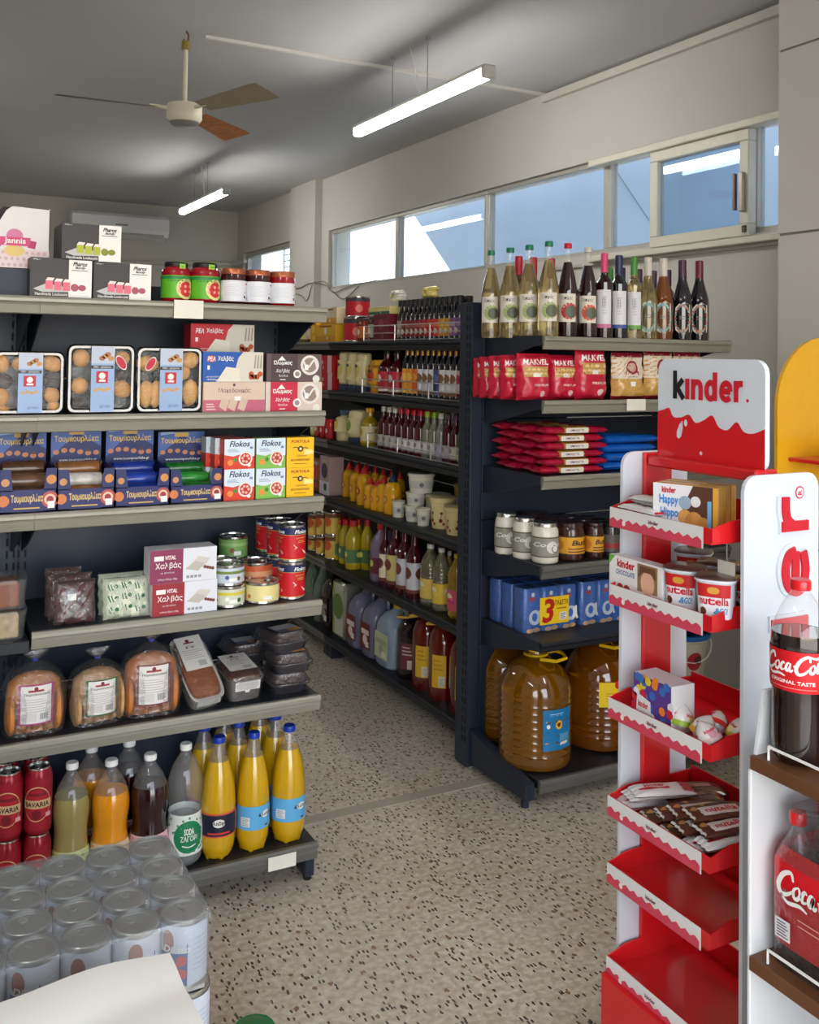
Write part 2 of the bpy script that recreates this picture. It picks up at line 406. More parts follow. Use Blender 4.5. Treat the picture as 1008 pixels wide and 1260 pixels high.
# ---- what stands outside the clerestory: sun-shade cloth and a pale building
def fabric(rgb):
    m = bpy.data.materials.new('awning_cloth'); m.use_nodes = True
    n = m.node_tree; n.nodes.clear(); N = n.nodes.new; L = n.links.new
    out = N('ShaderNodeOutputMaterial'); d = N('ShaderNodeBsdfDiffuse'); t = N('ShaderNodeBsdfTranslucent'); mx = N('ShaderNodeMixShader')
    ns = N('ShaderNodeTexNoise'); ns.inputs['Scale'].default_value = 1.5; cr = N('ShaderNodeValToRGB')
    cr.color_ramp.elements[0].color = lin([c*.94 for c in rgb]); cr.color_ramp.elements[1].color = lin([min(255, c*1.04) for c in rgb])
    tc = N('ShaderNodeTexCoord'); L(tc.outputs['Object'], ns.inputs[0]); L(ns.outputs[0], cr.inputs[0])
    L(cr.outputs[0], d.inputs[0]); L(cr.outputs[0], t.inputs[0]); mx.inputs[0].default_value = .35
    L(d.outputs[0], mx.inputs[1]); L(t.outputs[0], mx.inputs[2]); L(mx.outputs[0], out.inputs[0])
    return m
CLOTH = fabric((186, 196, 208)); CLOTH2 = fabric((150, 156, 166))
XA = 3.95
a0, a1 = on(0, XA, 505, 258), on(0, XA, 560, 342)
sl = (a1.y-a0.y)/(a1.z-a0.z)
edge = lambda z: a0.y+(z-a0.z)*sl
aw = G().prism([(edge(1.7), 1.7), (edge(3.5), 3.5), (2.75, 3.5), (2.75, 1.7)], XA, XA+.006, CLOTH, 'yz')
o = put('awning_cloth', aw); o['label'] = 'blue-grey sun-shade cloth hanging outside the long clerestory window'; o['category'] = 'awning'
sm = G().tube([(XA-.006, 4.9, 2.9), (XA-.006, 4.2, 2.1)], .004, CLOTH2, 5)
put('seam', sm, o)
pl = on(0, XA, 428, 300); pt = on(0, XA, 404, 300)
o = put('outer_pier', G().box((XA, pl.y, 0), (XA+.03, pt.y+.8, 3.4), mat((126, 140, 160), .9, var=.04, bump=.1)))
o['label'] = 'blue-grey wall pier seen through the far end of the clerestory'; o['category'] = 'wall'
def fold(u, v):
    y = 2.30+.62*u; z = 1.9+1.0*v*(1-.75*(u-.1)**2); return (3.75+.05*math.sin(9*u+3*v), y, z)
o = put('folded_tarpaulin', G().grid(fold, 14, 10, CLOTH2)); o['label'] = 'grey folded tarpaulin bunched outside beside the sliding window'; o['category'] = 'tarpaulin'
ob = thing('pale_building', 'bright white building far outside the clerestory window', 'building', (14, 22, -.1))
PALE = mat((225, 224, 220), .9, var=.03, scale=.5)
put('wall', G().box((-2, -12, 0), (4, 16, 3.3), PALE), ob)
for k in range(4):
    for q in range(2): put('window', G().box((-2.03, -9+k*5, 1.4+q*1.1), (-1.99, -7.6+k*5, 2.0+q*1.1), mat((120, 130, 140), .3)), ob)
struct('ground', G().box((-40, -40, -.3), (60, 70, -.125), mat((176, 172, 164), .9, var=.06, scale=.6)))

# ---- hanging light battens
TUBE = mat((255, 252, 244), .4, var=0, emis=28, key='tube')
def batten(x, y0, y1, label):
    t = thing('hanging_light', label, 'light', (x, (y0+y1)/2, 2.7), group='hanging light battens'); L = (y1-y0)/2
    g = G(); prof = [(-.028, .012), (-.03, -.006), (-.02, -.024), (0, -.03), (.02, -.024), (.03, -.006), (.028, .012)]
    g.loft([[(px, yy, pz) for px, pz in prof] for yy in (-L+.03, L-.03)], TUBE); put('diffuser', g, t)
    put('housing', G().box((-.03, -L+.03, .012), (.03, L-.03, .032), mat((226, 226, 222), .5), .004), t)
    for s_ in (-1, 1): put('end_cap', G().box((-.03, s_*L-.03*(s_ > 0), -.028), (.03, s_*L+.03*(s_ < 0), .03), mat((190, 190, 186), .4), .006), t)
    for yy in (-.12, .24): put('suspension_wire', G().tube([(0, yy, .03), (0, yy, .3)], .0025, GREY, 5).lathe([(.012, .285), (.012, .3)], GREY, 8, (0, yy)), t)
    put('power_cable', G().tube([(0, -.05, .03), (.0, -.02, .12), (0, .02, .22), (0, .06, .3)], .003, WHITE, 5), t)
batten(2.205, 3.43, 4.76, 'nearer hanging fluorescent batten above the aisle by the windows')
batten(2.19, 6.98, 8.24, 'farther hanging fluorescent batten near the air conditioner')
batten(2.205, -.4, .93, 'hanging fluorescent batten by the shop front, unseen, out of the picture on the right')  # this batten and the next two are unseen, added for their light
batten(-.6, .2, 1.5, 'hanging fluorescent batten by the shop front, unseen, out of the picture on the left')
batten(-.6, 5.2, 6.5, 'hanging fluorescent batten over the rear aisle, unseen, off to the left')

# ---- ceiling fan
FANW = mat((206, 200, 178), .45, var=.04)
t = thing('ceiling_fan', 'cream three-blade ceiling fan hanging from a thin rod', 'fan', (1.194, 4.482, 2.60))
put('ceiling_hook', G().tube([(0, 0, .40), (.012, 0, .385), (.012, 0, .36), (0, 0, .345), (-.012, 0, .36)], .004, BROWN, 6).lathe([(.02, .31), (.02, .35), (.008, .355)], mat((150, 130, 70), .4, .5), 10), t)
put('rod', G().lathe([(.011, .05), (.011, .34)], FANW, 10), t)
put('motor_housing', G().lathe([(.02, .065), (.05, .06), (.078, .052), (.082, .045), (.082, -.012), (.07, -.03), (.03, -.04)], FANW, 24), t)
put('motor_cover', G().lathe([(.05, -.047), (.068, -.032), (.05, -.03)], mat((150, 150, 148), .4, .3), 20), t)
for tip, rust in (((.65, 4.514), 0), ((1.416, 3.942), 0), ((1.584, 4.893), 1)):
    a = math.atan2(tip[1]-4.482, tip[0]-1.194); g = G()
    bl = mat((176, 112, 66), .6, var=.25, scale=26, key='rustblade') if rust else mat((164, 154, 134), .5, var=.05)
    def fb(u, v):
        r = .13+.44*u; wd = .045+.03*u-.02*max(0, u-.9)*10*.3; s_ = (v-.5)*2*wd
        return (r*math.cos(a)-s_*math.sin(a), r*math.sin(a)+s_*math.cos(a), .03-s_*.22)
    g.grid(fb, 8, 3, bl); g.grid(lambda u, v: tuple(q-(.004 if i == 2 else 0) for i, q in enumerate(fb(u, v))), 8, 3, bl, flip=True)
    b = put('blade', g, t)
    put('blade_arm', G().tube([(.07*math.cos(a), .07*math.sin(a), .03), (.16*math.cos(a), .16*math.sin(a), .033)], .009, FANW, 6), b)

# ---- air conditioner and pipe on the back wall
ACW = mat((232, 234, 236), .35, var=.02)
t = thing('air_conditioner', 'white split air conditioner high on the back wall', 'air conditioner', (2.01, 9.99, 2.63))
put('housing', G().loft([[(x, y, z) for x, y, z in [(sx*.47, 0, 0), (sx*.47, -.17, .02), (sx*.47, -.2, .08), (sx*.47, -.2, .2), (sx*.47, -.17, .23), (sx*.47, 0, .23)]] for sx in (-1, 1)], ACW, smooth=False), t)
put('air_flap', G().box((-.42, -.188, .022), (.42, -.178, .045), mat((170, 172, 174), .4)), t)
put('badge', G().box((-.06, -.203, .11), (.06, -.2, .125), GREY), t)
o = put('pipe', G().tube([(1.3, 9.97, 2.35), (2.6, 9.97, 2.42), (3.18, 9.95, 2.44), (3.22, 9.6, 2.44)], .022, mat((190, 188, 182), .6), 8))
o['label'] = 'pale pipe running along the back wall under the air conditioner'; o['category'] = 'pipe'
for k in range(2):
    p = [on(0, XW-.02, x, y) for x, y in (((363, 352), (375, 355), (388, 349), (402, 352), (410, 360), (430, 352), (462, 345)), ((363, 360), (378, 364), (385, 370), (392, 350), (399, 347), (420, 368), (440, 352)))[k]]
    for q in p: q.x = XW-.012 if q.y < 7.7 or q.y > 8.32 else 3.19
    p = [Vector((q[0], *q[1])) for q in [((XW-.012 if c_[0] < 7.7 or c_[0] > 8.32 else 3.19), c_) for c_ in catmull([(v_.y, v_.z) for v_ in p], 5)]]
    o = put('cable', G().tube(p, .004, mat((120, 114, 104), .6), 5)); o['label'] = ('upper', 'lower')[k]+' loose cable sagging across the pilaster under the far window'; o['category'] = 'cable'

# ================================================================== SHELVING
def strip(L, h, m, lip, out=.0):
    """price strip profile along x (0..L), front at y = 0 facing -Y, top at z = 0"""
    prof = [(.012, .0), (0, .0), (-.004, -.006), (-.004, -h*.3), (.004, -h*.36), (-.001, -h*.5), (.006, -h*.95), (.012, -h)]
    g = G(); R = [[(x, y, z) for y, z in prof] for x in (0, L)]
    g.loft(R, m, smooth=False); return g
def slots(g, m, x, y, z0, z1, axis='y'):
    z = z0
    while z < z1:
        for d in (-.009, .009):
            if axis == 'x': g.box((x-.0012, y+d-.003, z), (x+.002, y+d+.003, z+.022), m)
            else: g.box((x+d-.003, y-.0012, z), (x+d+.003, y+.002, z+.022), m)
        z += .034
SLOT = mat((14, 16, 20), .8, var=0)
# ---- left gondola, two bays along X, facing the viewer
YL, YLB = 2.60, 2.96
LZ = [on(1, YL, 397, 378).z, on(1, YL, 399, 505.5).z, on(1, YL, 397.6, 610.5).z, on(1, YL, 397.4, 738).z, on(1, YL, 393.8, 855).z, on(1, YL, 391.9, 1036).z]
XJ, XR = .338, 1.121
for bay, (x0, x1) in enumerate(((XJ, XR), (-.58, XJ-.0006))):
    t = thing('shelving_unit', ('dark steel shelving unit with grey price strips holding sweets, bread and soft drinks', 'left neighbour of the sweets shelving, cut off by the photo edge')[bay], 'shelving', (x0, YL, 0))
    W = x1-x0
    for k, z in enumerate(LZ):
        zz = z-.022 if (bay == 1 and k == 3) else z
        sh = put('base_shelf' if k == 5 else 'shelf', G().box((.002, .012, zz-.03), (W-.002, YLB-YL, zz), STEEL2, .002), t)
        hs = .045 if k < 5 else .05
        if not (bay == 1 and k == 3): put('price_strip', strip(W, hs, RAILD if k == 5 else RAIL, RAIL_LIP), sh, (0, 0, zz))
        if k < 5:
            for xx in (.012, W-.016):
                put('bracket', G().prism([(.03, zz-.03), (YLB-YL, zz-.03), (YLB-YL, zz-.16), (.24, zz-.12), (.12, zz-.065)], xx, xx+.004, STEEL, 'yz'), sh)
    zt = [0.10, .55, 1.0, 1.42, 1.70]
    for a, b in zip(zt[:-1], zt[1:]): put('back_panel', G().box((.004, YLB-YL, a+.002), (W-.004, YLB-YL+.012, b-.002), STEEL, .002), t)
    for xx in (0, W-.03):
        g = G().box((xx-.0, YLB-YL+.001, 0), (xx+.03, YLB-YL+.06, 1.70), STEEL); slots(g, SLOT, xx+.015, YLB-YL+.0, .2, 1.66); put('upright', g, t)
    for xx in (.004, W-.034):
        put('foot', G().box((xx, .012, .012), (xx+.03, YLB-YL, LZ[5]-.032), STEEL, .004).lathe([(.012, 0), (.012, .014)], BLACK, 8, (xx+.015, .03)), t)
    if bay == 0:
        for k, (p0, p1, yy) in enumerate(((214, 250, 380), (330, 364, 1052))):
            c0, c1 = on(1, YL-.006, p0, yy), on(1, YL-.006, p1, yy)
            zz = LZ[0 if k == 0 else 5]
            put('price_card', G().box((c0.x-x0, -.009, zz-.045), (c1.x-x0, -.0065, zz+(.004 if k == 0 else -.008)), CARD), t)
# ---- end-cap unit, facing the viewer
YE, YEB = 2.68, 3.045
EX0, EX1 = 1.952, 2.82
EZ = [on(1, YE, 670, 413.5).z, on(1, YE, 669, 493).z, on(1, YE, 670, 587).z, on(1, YE, 666.5, 698).z, on(1, YE, 662, 793).z, on(1, YE, 667.5, 962).z]
t = thing('end_shelving_unit', 'dark steel end-of-aisle shelving with wine on top and oil bottles below', 'shelving', (EX0, YE, 0))
W = EX1-EX0
for k, z in enumerate(EZ):
    sh = put('base_shelf' if k == 5 else 'shelf', G().box((.002, .012, z-.03), (W-.002, YEB-YE, z), STEEL2, .002), t)
    if k != 4: put('price_strip', strip(W, .045, RAIL if k < 3 else RAILD, RAIL_LIP), sh, (0, 0, z))
    else: put('price_strip', strip(W, .035, STEEL2, STEEL2), sh, (0, 0, z))
    if k < 5:
        for xx in (-.006, W+.002):
            put('bracket', G().prism([(.01, z+.002), (YEB-YE, z+.002), (YEB-YE, z-.1), (.26, z-.085), (.05, z-.034), (.01, z-.03)], xx, xx+.004, STEEL, 'yz'), sh)
for a, b in ((.1, .45), (.45, .9), (.9, 1.27), (1.27, 1.6)): put('back_panel', G().box((-.01, YEB-YE, a+.002), (W+.01, YEB-YE+.01, b-.002), STEEL, .002), t)
for xx in (-.062, W+.012):
    g = G().box((xx, YEB-YE, 0.012), (xx+.05, YEB-YE+.085, 1.70), STEEL, .003)
    slots(g, SLOT, xx, YEB-YE+.022, .1, 1.68, 'x'); g.lathe([(.014, 0), (.014, .014)], CHROME, 10, (xx+.03, YEB-YE+.02)); put('upright', g, t)
for xx in (-.05, W+.012):
    g = G().prism([(0.012, .03), (YEB-YE, .03), (YEB-YE, .15), (.3, .135), (.012, EZ[5]-.006)], xx, xx+.036, STEEL, 'yz')
    for yy in (.04,): g.lathe([(.014, 0), (.014, .03)], STEEL, 10, (xx+.018, yy))
    put('foot', g, t)
c0, c1 = on(1, YE-.006, 771, 498), on(1, YE-.006, 794, 498)
put('price_card', G().box((c0.x-EX0, -.009, EZ[1]-.038), (c1.x-EX0, -.0065, EZ[1]+.002), CARD), t)
# ---- aisle gondola, front towards -X, two bays along Y
XAI, XAB = 1.955, 2.34
AY0, AYJ, AY1 = 3.14, 4.50, 5.86
AZ = [on(0, XAI, 568, 418).z, on(0, XAI, 568, 496).z, on(0, XAI, 567, 575.6).z, on(0, XAI, 567, 668).z, on(0, XAI, 567, 773).z, .108]
def guard(L):
    g = G(); h = .068
    for zz in (.004, h*.5, h): g.tube([(0.0, 0, zz), (L, 0, zz)], .0024, WIRE, 5)
    n = 3
    for k in range(n+1): g.tube([(L*k/n, 0, 0), (L*k/n, 0, h)], .0028, WIRE, 5)
    for x in (0, L):
        for zz in (.004, h): g.tube([(x, 0, zz), (x, .12, zz)], .0018, WIRE, 5)
    return g
for bay, (y0, y1) in enumerate(((AY0, AYJ), (AYJ+.004, AY1))):
    # local x runs along -Y so that the front faces -X
    t = thing('aisle_shelving_unit', ('dark steel aisle shelving full of sauces, vinegars and mayonnaise', 'farther bay of the dark aisle shelving, mostly behind the sweets shelving')[bay], 'shelving', (XAI, y1, 0), FACE_X)
    W = y1-y0; DP = XAB-XAI
    for k, z in enumerate(AZ):
        sh = put('base_shelf' if k == 5 else 'shelf', G().box((.002, .006, z-.03), (W-.002, DP, z), STEEL2, .002), t)
        put('price_strip', strip(W, .042, STEEL2 if bay == 0 else RAILD, STEEL2), sh, (0, 0, z))
        if k < 3 and bay == 0:
            ya = on(0, XAI+.012, (448, 447, 455)[k], 400).y
            put('wire_guard', guard(ya-y0-.04), sh, (y1-ya, .012, z+.001))
        if k < 5:
            for xx in (.012, W-.016): put('bracket', G().prism([(.03, z-.03), (DP, z-.03), (DP, z-.12), (.24, z-.1), (.1, z-.05)], xx, xx+.004, STEEL, 'yz'), sh)
    for a, b in ((.1, .5), (.5, .9), (.9, 1.3), (1.3, 1.68)): put('back_panel', G().box((.004, DP, a+.002), (W-.004, DP+.012, b-.002), STEEL2, .002), t)
    for xx in (0, W-.03): put('upright', G().box((xx, DP+.001, 0), (xx+.03, DP+.06, 1.70), STEEL), t)
    for xx in (.0, W-.05): put('foot', G().box((xx, .02, .0), (xx+.05, DP, AZ[5]-.032), STEEL, .004), t)

# ================================================================== PRODUCT BUILDERS
def proj(p):
    q = Vector(p)-EYE; z = q.dot(FW); return (504+FPX*q.dot(RT)/z, CYP+FPX*q.dot(DN)/z)
def carton(name, cat, w, h, d, base, draw, side=None):
    """printed cardboard box, front face at y = -d/2"""
    body = G().box((-w/2, -d/2, 0), (w/2, d/2, h), base, .0012)
    p = front_print(w, h, -d/2); draw(p)
    parts = [('carton', body), ('front_print', p)]
    if side:
        q = Pr(lambda u, v, l: (-w/2-l*EPS, d/2-u*d, v*h), d, h); side(q); parts.append(('side_print', q))
        q = Pr(lambda u, v, l: (w/2+l*EPS, -d/2+u*d, v*h), d, h); side(q); parts.append(('side_print', q))
    return Kind(name, cat, parts)
def lid_prof(r, h): return [(r*.96, 0), (r, .0015), (r, h-.002), (r*.96, h)]
def jar(name, r, h, glass, lidm, draw, lz=.14, lh=.55, lidh=.016, lidr=.86, fill=None, e=2.0, extra=None, span=PI*1.3):
    b = G().lathe([(r*.86, 0), (r*.97, .004), (r, .012), (r, h*.74), (r*.95, h*.82), (r*lidr*.97, h*.88), (r*lidr*.95, h-lidh)], fill or glass, 18, e=e)
    lid = G().lathe([(a, z+h-lidh) for a, z in lid_prof(r*lidr, lidh)], lidm, 20)
    rr = r+.0006
    p = cyl_print(rr, h*lz, h*lh, span); draw(p)
    parts = [('jar', b), ('lid', lid), ('label', p)]
    if extra: parts += extra(r, h)
    return Kind(name, 'jar', parts)
def can(name, r, h, draw, bodym=CHROME, lidm=CHROME, span=2*PI, ring_pull=True):
    b = G().lathe([(r*.94, 0), (r, .002), (r, .006), (r*.985, .008), (r*.985, h-.008), (r, h-.006), (r, h-.001), (r*.965, h), (r*.95, h-.004), (0.001, h-.004)], bodym, 20, cap1=False)
    p = cyl_print(r*.985+.0004, .008, h-.016, span); draw(p)
    parts = [('can_body', b), ('label', p)]
    if ring_pull:
        g = G().tube([(r*.35+r*.22*math.cos(a*PI/4), r*.18*math.sin(a*PI/4), h-.0028) for a in range(8)], .0012, lidm, 5, True)
        g.lathe([(r*.8, h-.0042), (r*.78, h-.003), (r*.76, h-.0042)], lidm, 20, cap0=False, cap1=False); parts.append(('ring_pull', g))
    return Kind(name, 'can', parts)
def bottle(name, prof, liquid, capm, draw=None, lab=None, cap=(.014, .018, None), fill=1.0, n=18, shell=None, labm=None, span=2*PI, e=2.0, ay=1.0, sleeve=None, extra=None, cat='bottle', mid=-PI/2):
    """prof: (r, z) pairs; fill: fraction of the height below which the liquid colour shows; lab: (z0, h)"""
    H = prof[-1][1]; shell = shell or CLEAR
    ms = [liquid if (prof[i][1]+prof[i+1][1])/2 < fill*H else shell for i in range(len(prof)-1)]
    b = G().lathe(prof, ms, n, e=e, ay=ay)
    if fill < 1:
        rf = [prof[i][0]+(prof[i+1][0]-prof[i][0])*.0 for i in range(len(prof)-1) if prof[i+1][1] >= fill*H][:1]
        zf = max([p[1] for p, m in zip(prof[1:], ms) if m is liquid] or [0]); r0 = [p[0] for p in prof if p[1] == zf][0]
        b.add(ring(r0*.99, r0*.99*ay, zf-.0005, n, e=e), [tuple(range(n))], liquid)
    cr, ch, cz = cap; cz = H-.004 if cz is None else cz
    c = G().lathe([(cr*.98, cz), (cr, cz+.002), (cr, cz+ch-.003), (cr*.9, cz+ch)], capm, 14)
    parts = [('bottle_body', b), ('cap', c)]
    if sleeve: parts.append(('neck_sleeve', sleeve))
    if draw:
        z0, h = lab
        def rv(v):
            z = z0+v*h
            for (r0, a), (r1, b_) in zip(prof[:-1], prof[1:]):
                if a <= z <= b_: return r0+(r1-r0)*((z-a)/(b_-a) if b_ > a else 0)+.0008
            return prof[0][0]
        p = cyl_print(rv, z0, h, span, mid); draw(p); parts.append(('label', p))
    if extra: parts += extra
    return Kind(name, cat, parts)
def smooth_prof(pts, n=4): return [(max(.001, a), b) for a, b in catmull(pts, n)]
class Pillow:
    """soft printed bag, width x, thickness y, standing on z = 0"""
    def __init__(s, w, h, t, seed=0, crimp=.012, sag=.12, wr=.003, fins=True):
        s.w, s.h, s.t, s.c, s.sag = w, h, t, crimp, sag; r = random.Random(seed)
        s.k = [(r.uniform(8, 26), r.uniform(8, 26), r.uniform(0, 6), r.uniform(.3, 1)*wr) for _ in range(4)]; s.fins = fins
    def off(s, u, v):
        a, b = abs(2*u-1), abs(2*v-1)
        return max(0, 1-a**4)**.6*max(0, 1-b**5)**.55
    def pt(s, u, v, side, l=0):
        tk = s.off(u, v)*s.t/2*(1+s.sag*(.5-v)*2)
        wr = sum(q[3]*math.sin(q[0]*u+q[1]*v*(1 if i % 2 else -1)+q[2]) for i, q in enumerate(s.k))*min(1, s.off(u, v)*2)
        x = (u-.5)*s.w*(1-.05*math.sin(PI*v)*0+.03*(math.sin(23*v+s.k[0][2])))
        return (x, side*(tk+wr*.8+.0008+l*EPS), v*s.h)
    def body(s, m):
        g = G(); nu, nv = 12, 14
        for side in (-1, 1): g.grid(lambda u, v: s.pt(u, v, side), nu, nv, m, True, flip=side > 0)
        return g
    def printer(s, side=-1): return Pr(lambda u, v, l: s.pt(u if side < 0 else 1-u, v, side, l), s.w, s.h, nx=12, ny=12)
def bag(name, cat, w, h, t, m, draw, seed=0, **k):
    P = Pillow(w, h, t, seed, **k); b = P.body(m); p = P.printer(); draw(p)
    return Kind(name, cat, [('bag', b), ('print', p)])

# ================================================================== LEFT UNIT, PRODUCTS
G1 = 'sweets shelving'
def lspan(x0, x1, yt, k, Y):
    """pixel columns and top on the plane Y -> (centre x, width, height above shelf k)"""
    z = LZ[k]; yb = proj((on(1, Y, x0, 600).x, Y, z))[1]; ym = (yt+yb)/2
    a, b = on(1, Y, x0, ym), on(1, Y, x1, ym)
    return (a.x+b.x)/2, b.x-a.x, on(1, Y, (x0+x1)/2, yt).z-z
Y0 = YL+.018
# ---- top shelf
DK = mat((58, 54, 56), .45, var=.03)
def d_louk(cube, cube2):
    def f(p):
        p.rect(0, 0, .62, 1, DK); p.rect(.62, 0, 1, 1, WHITE)
        p.poly([(.05, .2), (.25, .34), (.62, .26), (.62, .14), (.2, .12)], ink(190, 190, 190), 2)
        for x, y, s_ in ((.3, .3, .15), (.44, .28, .15), (.58, .27, .12)):
            p.rect(x-.055, y-.1, x+.065, y+.12, cube, 3); p.poly([(x-.055, y+.12), (x-.02, y+.2), (x+.09, y+.19), (x+.065, y+.12)], ink(244, 226, 222), 4)
        p.ell(.72, .26, .1, cube2, 3); p.ell(.84, .26, .1, cube2, 3, .8)
        p.text('Handmade Loukoumi', .08, .035, .6, .115, WHITE, 4, .01); p.text('300g ℮', .04, .93, .16, .97, WHITE, 2)
        p.text('Pharos', .68, .82, .92, .93, BLACK, 3, .04, .4); p.text('family', .72, .73, .9, .81, BLACK, 3, .03, .4); p.rect(.66, .7, .93, .715, BLACK, 3)
    return f
for nm, x0, x1, yt, kk, lab, cc in (('loukoumi_box', 37, 113, 318, 0, 'black and white sweets box with pink cubes, left one on the top shelf', (228, 110, 130)),
                                    ('loukoumi_box', 115, 186, 324, 0, 'black and white sweets box with pink cubes, beside the green jars', (228, 110, 130)),
                                    ('loukoumi_box', 75, 148, 274, 1, 'black and white sweets box with green cubes, stacked on two others', (176, 184, 50))):
    if kk == 0: xc, W, Hh = lspan(x0, x1, yt, 0, Y0); hh = Hh; z = LZ[0]
    else: xc, W, _ = lspan(x0, x1, 322, 0, Y0); z = LZ[0]+hh+.0015; Hh = on(1, Y0, 111, 276).z-z
    carton(nm, 'box', W, Hh, .14, DK, d_louk(ink(*cc), ink(*(c*.75 for c in cc)))).at((xc, Y0+.07, z), lab, 'boxes of loukoumi')
xc, W, Hh = lspan(-24, 35, 329, 0, Y0+.05)
carton('navy_box', 'box', W, Hh, .2, mat((34, 44, 62), .5), lambda p: p.rect(.02, .02, .98, .98, ink(34, 44, 62))).at((xc, Y0+.16, LZ[0]), 'plain dark navy box under the white display carton, top shelf corner')
zj = LZ[0]+Hh+.001; a, b = on(1, Y0+.05, -30, 290), on(1, Y0+.05, 62, 290); W = b.x-a.x; Hj = on(1, Y0+.05, 40, 255).z-zj
def jannis():
    d = .2; g = G(); wm = mat((226, 222, 224), .55, var=.02)
    out = [(-W/2, 0), (W/2, 0), (W/2, Hj*.98), (-W*.02, Hj), (-W*.1, Hj*.93), (-W*.2, Hj*.72), (-W/2, Hj*.55)]
    g.prism(out, -d/2, -d/2+.002, wm); g.box((W/2-.002, -d/2, 0), (W/2, d/2, Hj), wm); g.box((-W/2, d/2-.002, 0), (W/2, d/2, Hj), wm); g.box((-W/2, -d/2, 0), (W/2, d/2, .002), wm)
    g.box((-W/2, -d/2, 0), (-W/2+.002, d/2, Hj*.55), wm)
    p = front_print(W, Hj, -d/2)
    p.rect(0, 0, 1, .3, ink(226, 205, 208)); 
    for i in range(12):
        for j in range(3): p.ell(.05+i*.08+.04*(j % 2), .05+.1*j, .03, ink(206, 176, 180), 2, n=6)
    p.ell(.52, .28, .16, ink(224, 196, 120), 3, .6, n=18); p.poly([(.32, .36), (.72, .36), (.74, .5), (.30, .5)], ink(206, 66, 122), 4); p.ell(.52, .52, .13, ink(206, 120, 160), 3, .9)
    p.poly([(.24, .32), (.34, .34), (.33, .46), (.22, .44)], ink(176, 46, 100), 3); p.poly([(.80, .32), (.70, .34), (.71, .46), (.82, .44)], ink(176, 46, 100), 3)
    p.text('Jannis', .38, .37, .67, .49, WHITE, 5, .02)
    inn = G()
    for i in range(3): inn.lathe([(.02, .0), (.03, .02), (.028, .05), (.01, .07)], mat((70, 60, 66), .3, var=.3), 8, (-W*.3+i*.045, 0))
    for i in range(len(inn.v)): inn.v[i] = (inn.v[i][0], inn.v[i][1], inn.v[i][2]+Hj*.62)
    return Kind('display_carton', 'box', [('carton', g), ('front_print', p), ('wrapped_sweets', inn)])
jannis().at(((a.x+b.x)/2, Y0+.16, zj), 'white open display carton with pink ribbon logo at the top left corner')
# jars
RASP = mat((150, 14, 26), .12, coat=.6, var=.2, scale=60); CHERD = mat((58, 10, 18), .12, coat=.6, var=.2, scale=60)
GRN = ink(96, 178, 40)
def d_rasp(p):
    p.rect(0, 0, 1, 1, GRN); p.rect(0, .84, 1, .96, ink(30, 130, 70), 2); p.ell(.55, .42, .48, ink(236, 220, 150), 2); p.ell(.55, .4, .34, ink(206, 50, 50), 3, 1)
    for i in range(6): p.ell(.45+.05*(i % 3)*1.6, .3+.22*(i//3), .07, ink(240, 170, 160), 4, n=8)
    p.text('ΜΑΡΜΕΛΑΔΑ', .3, .72, .8, .82, ink(30, 110, 50), 4)
def tape(r, h): 
    p = cyl_print(r*.9, h*.55, h*.4, .5); p.rect(0, 0, 1, 1, ink(150, 205, 70)); p.lines(.3, .1, .7, .9, 5, ink(60, 130, 40))
    g = G().box((-r*.22, -r*.9, h), (r*.22, r*.4, h+.0012), ink(150, 205, 70))
    return [('seal_tape', p), ('seal_tape', g)]
for i, (x0, x1, yt) in enumerate(((198, 235, 323), (233, 271, 324))):
    xc, W, Hh = lspan(x0, x1, yt, 0, Y0+.04)
    jar('jam_jar', W/2*.96, Hh, RASP, BLACK, d_rasp, .1, .56, .014, .8, extra=tape, span=PI*1.6).at((xc, Y0+W/2, LZ[0]), ('jam jar with green label and black lid, next to the sweets boxes', 'jam jar with green label and black lid, next to copper-lidded jars')[i], 'green-labelled jam jars', .25)
COPP = mat((176, 104, 74), .3, .6, var=.05)
for i, (x0, x1, yt) in enumerate(((270.5, 302.5, 331), (301, 332.5, 333), (331, 362.5, 335))):
    xc, W, Hh = lspan(x0, x1, yt, 0, Y0+.04); W *= .995
    def d_ch(p, i=i):
        p.rect(0, 0, 1, 1, ink(226, 228, 236)); p.ell(.66, .85, .1, ink(200, 30, 50), 2, .5); p.lines(.25, .25, .5, .8, 8, ink(200, 204, 214), 2, .3)
        p.ell(.6, .22, .07, ink((70, 70, 140)[i], (20, 20, 30)[i], (50, 50, 40)[i]), 2); p.ell(.68, .17, .08, ink((80, 80, 170)[i], 14, 40), 2); p.poly([(.58, .4), (.64, .42), (.62, .46)], GREEN, 2)
    jar('cherry_jar', W/2*.97, Hh, RASP if i == 2 else CHERD, COPP, d_ch, .08, .58, .017, .97, span=PI*1.5).at((xc, Y0+W/2, LZ[0]),
        ('dark cherry jar with copper lid, touching a green-labelled jam jar', 'dark cherry jar with copper lid, middle of the three', 'bright red cherry jar with copper lid at the shelf end')[i], 'cherry jars with copper lids', .2)

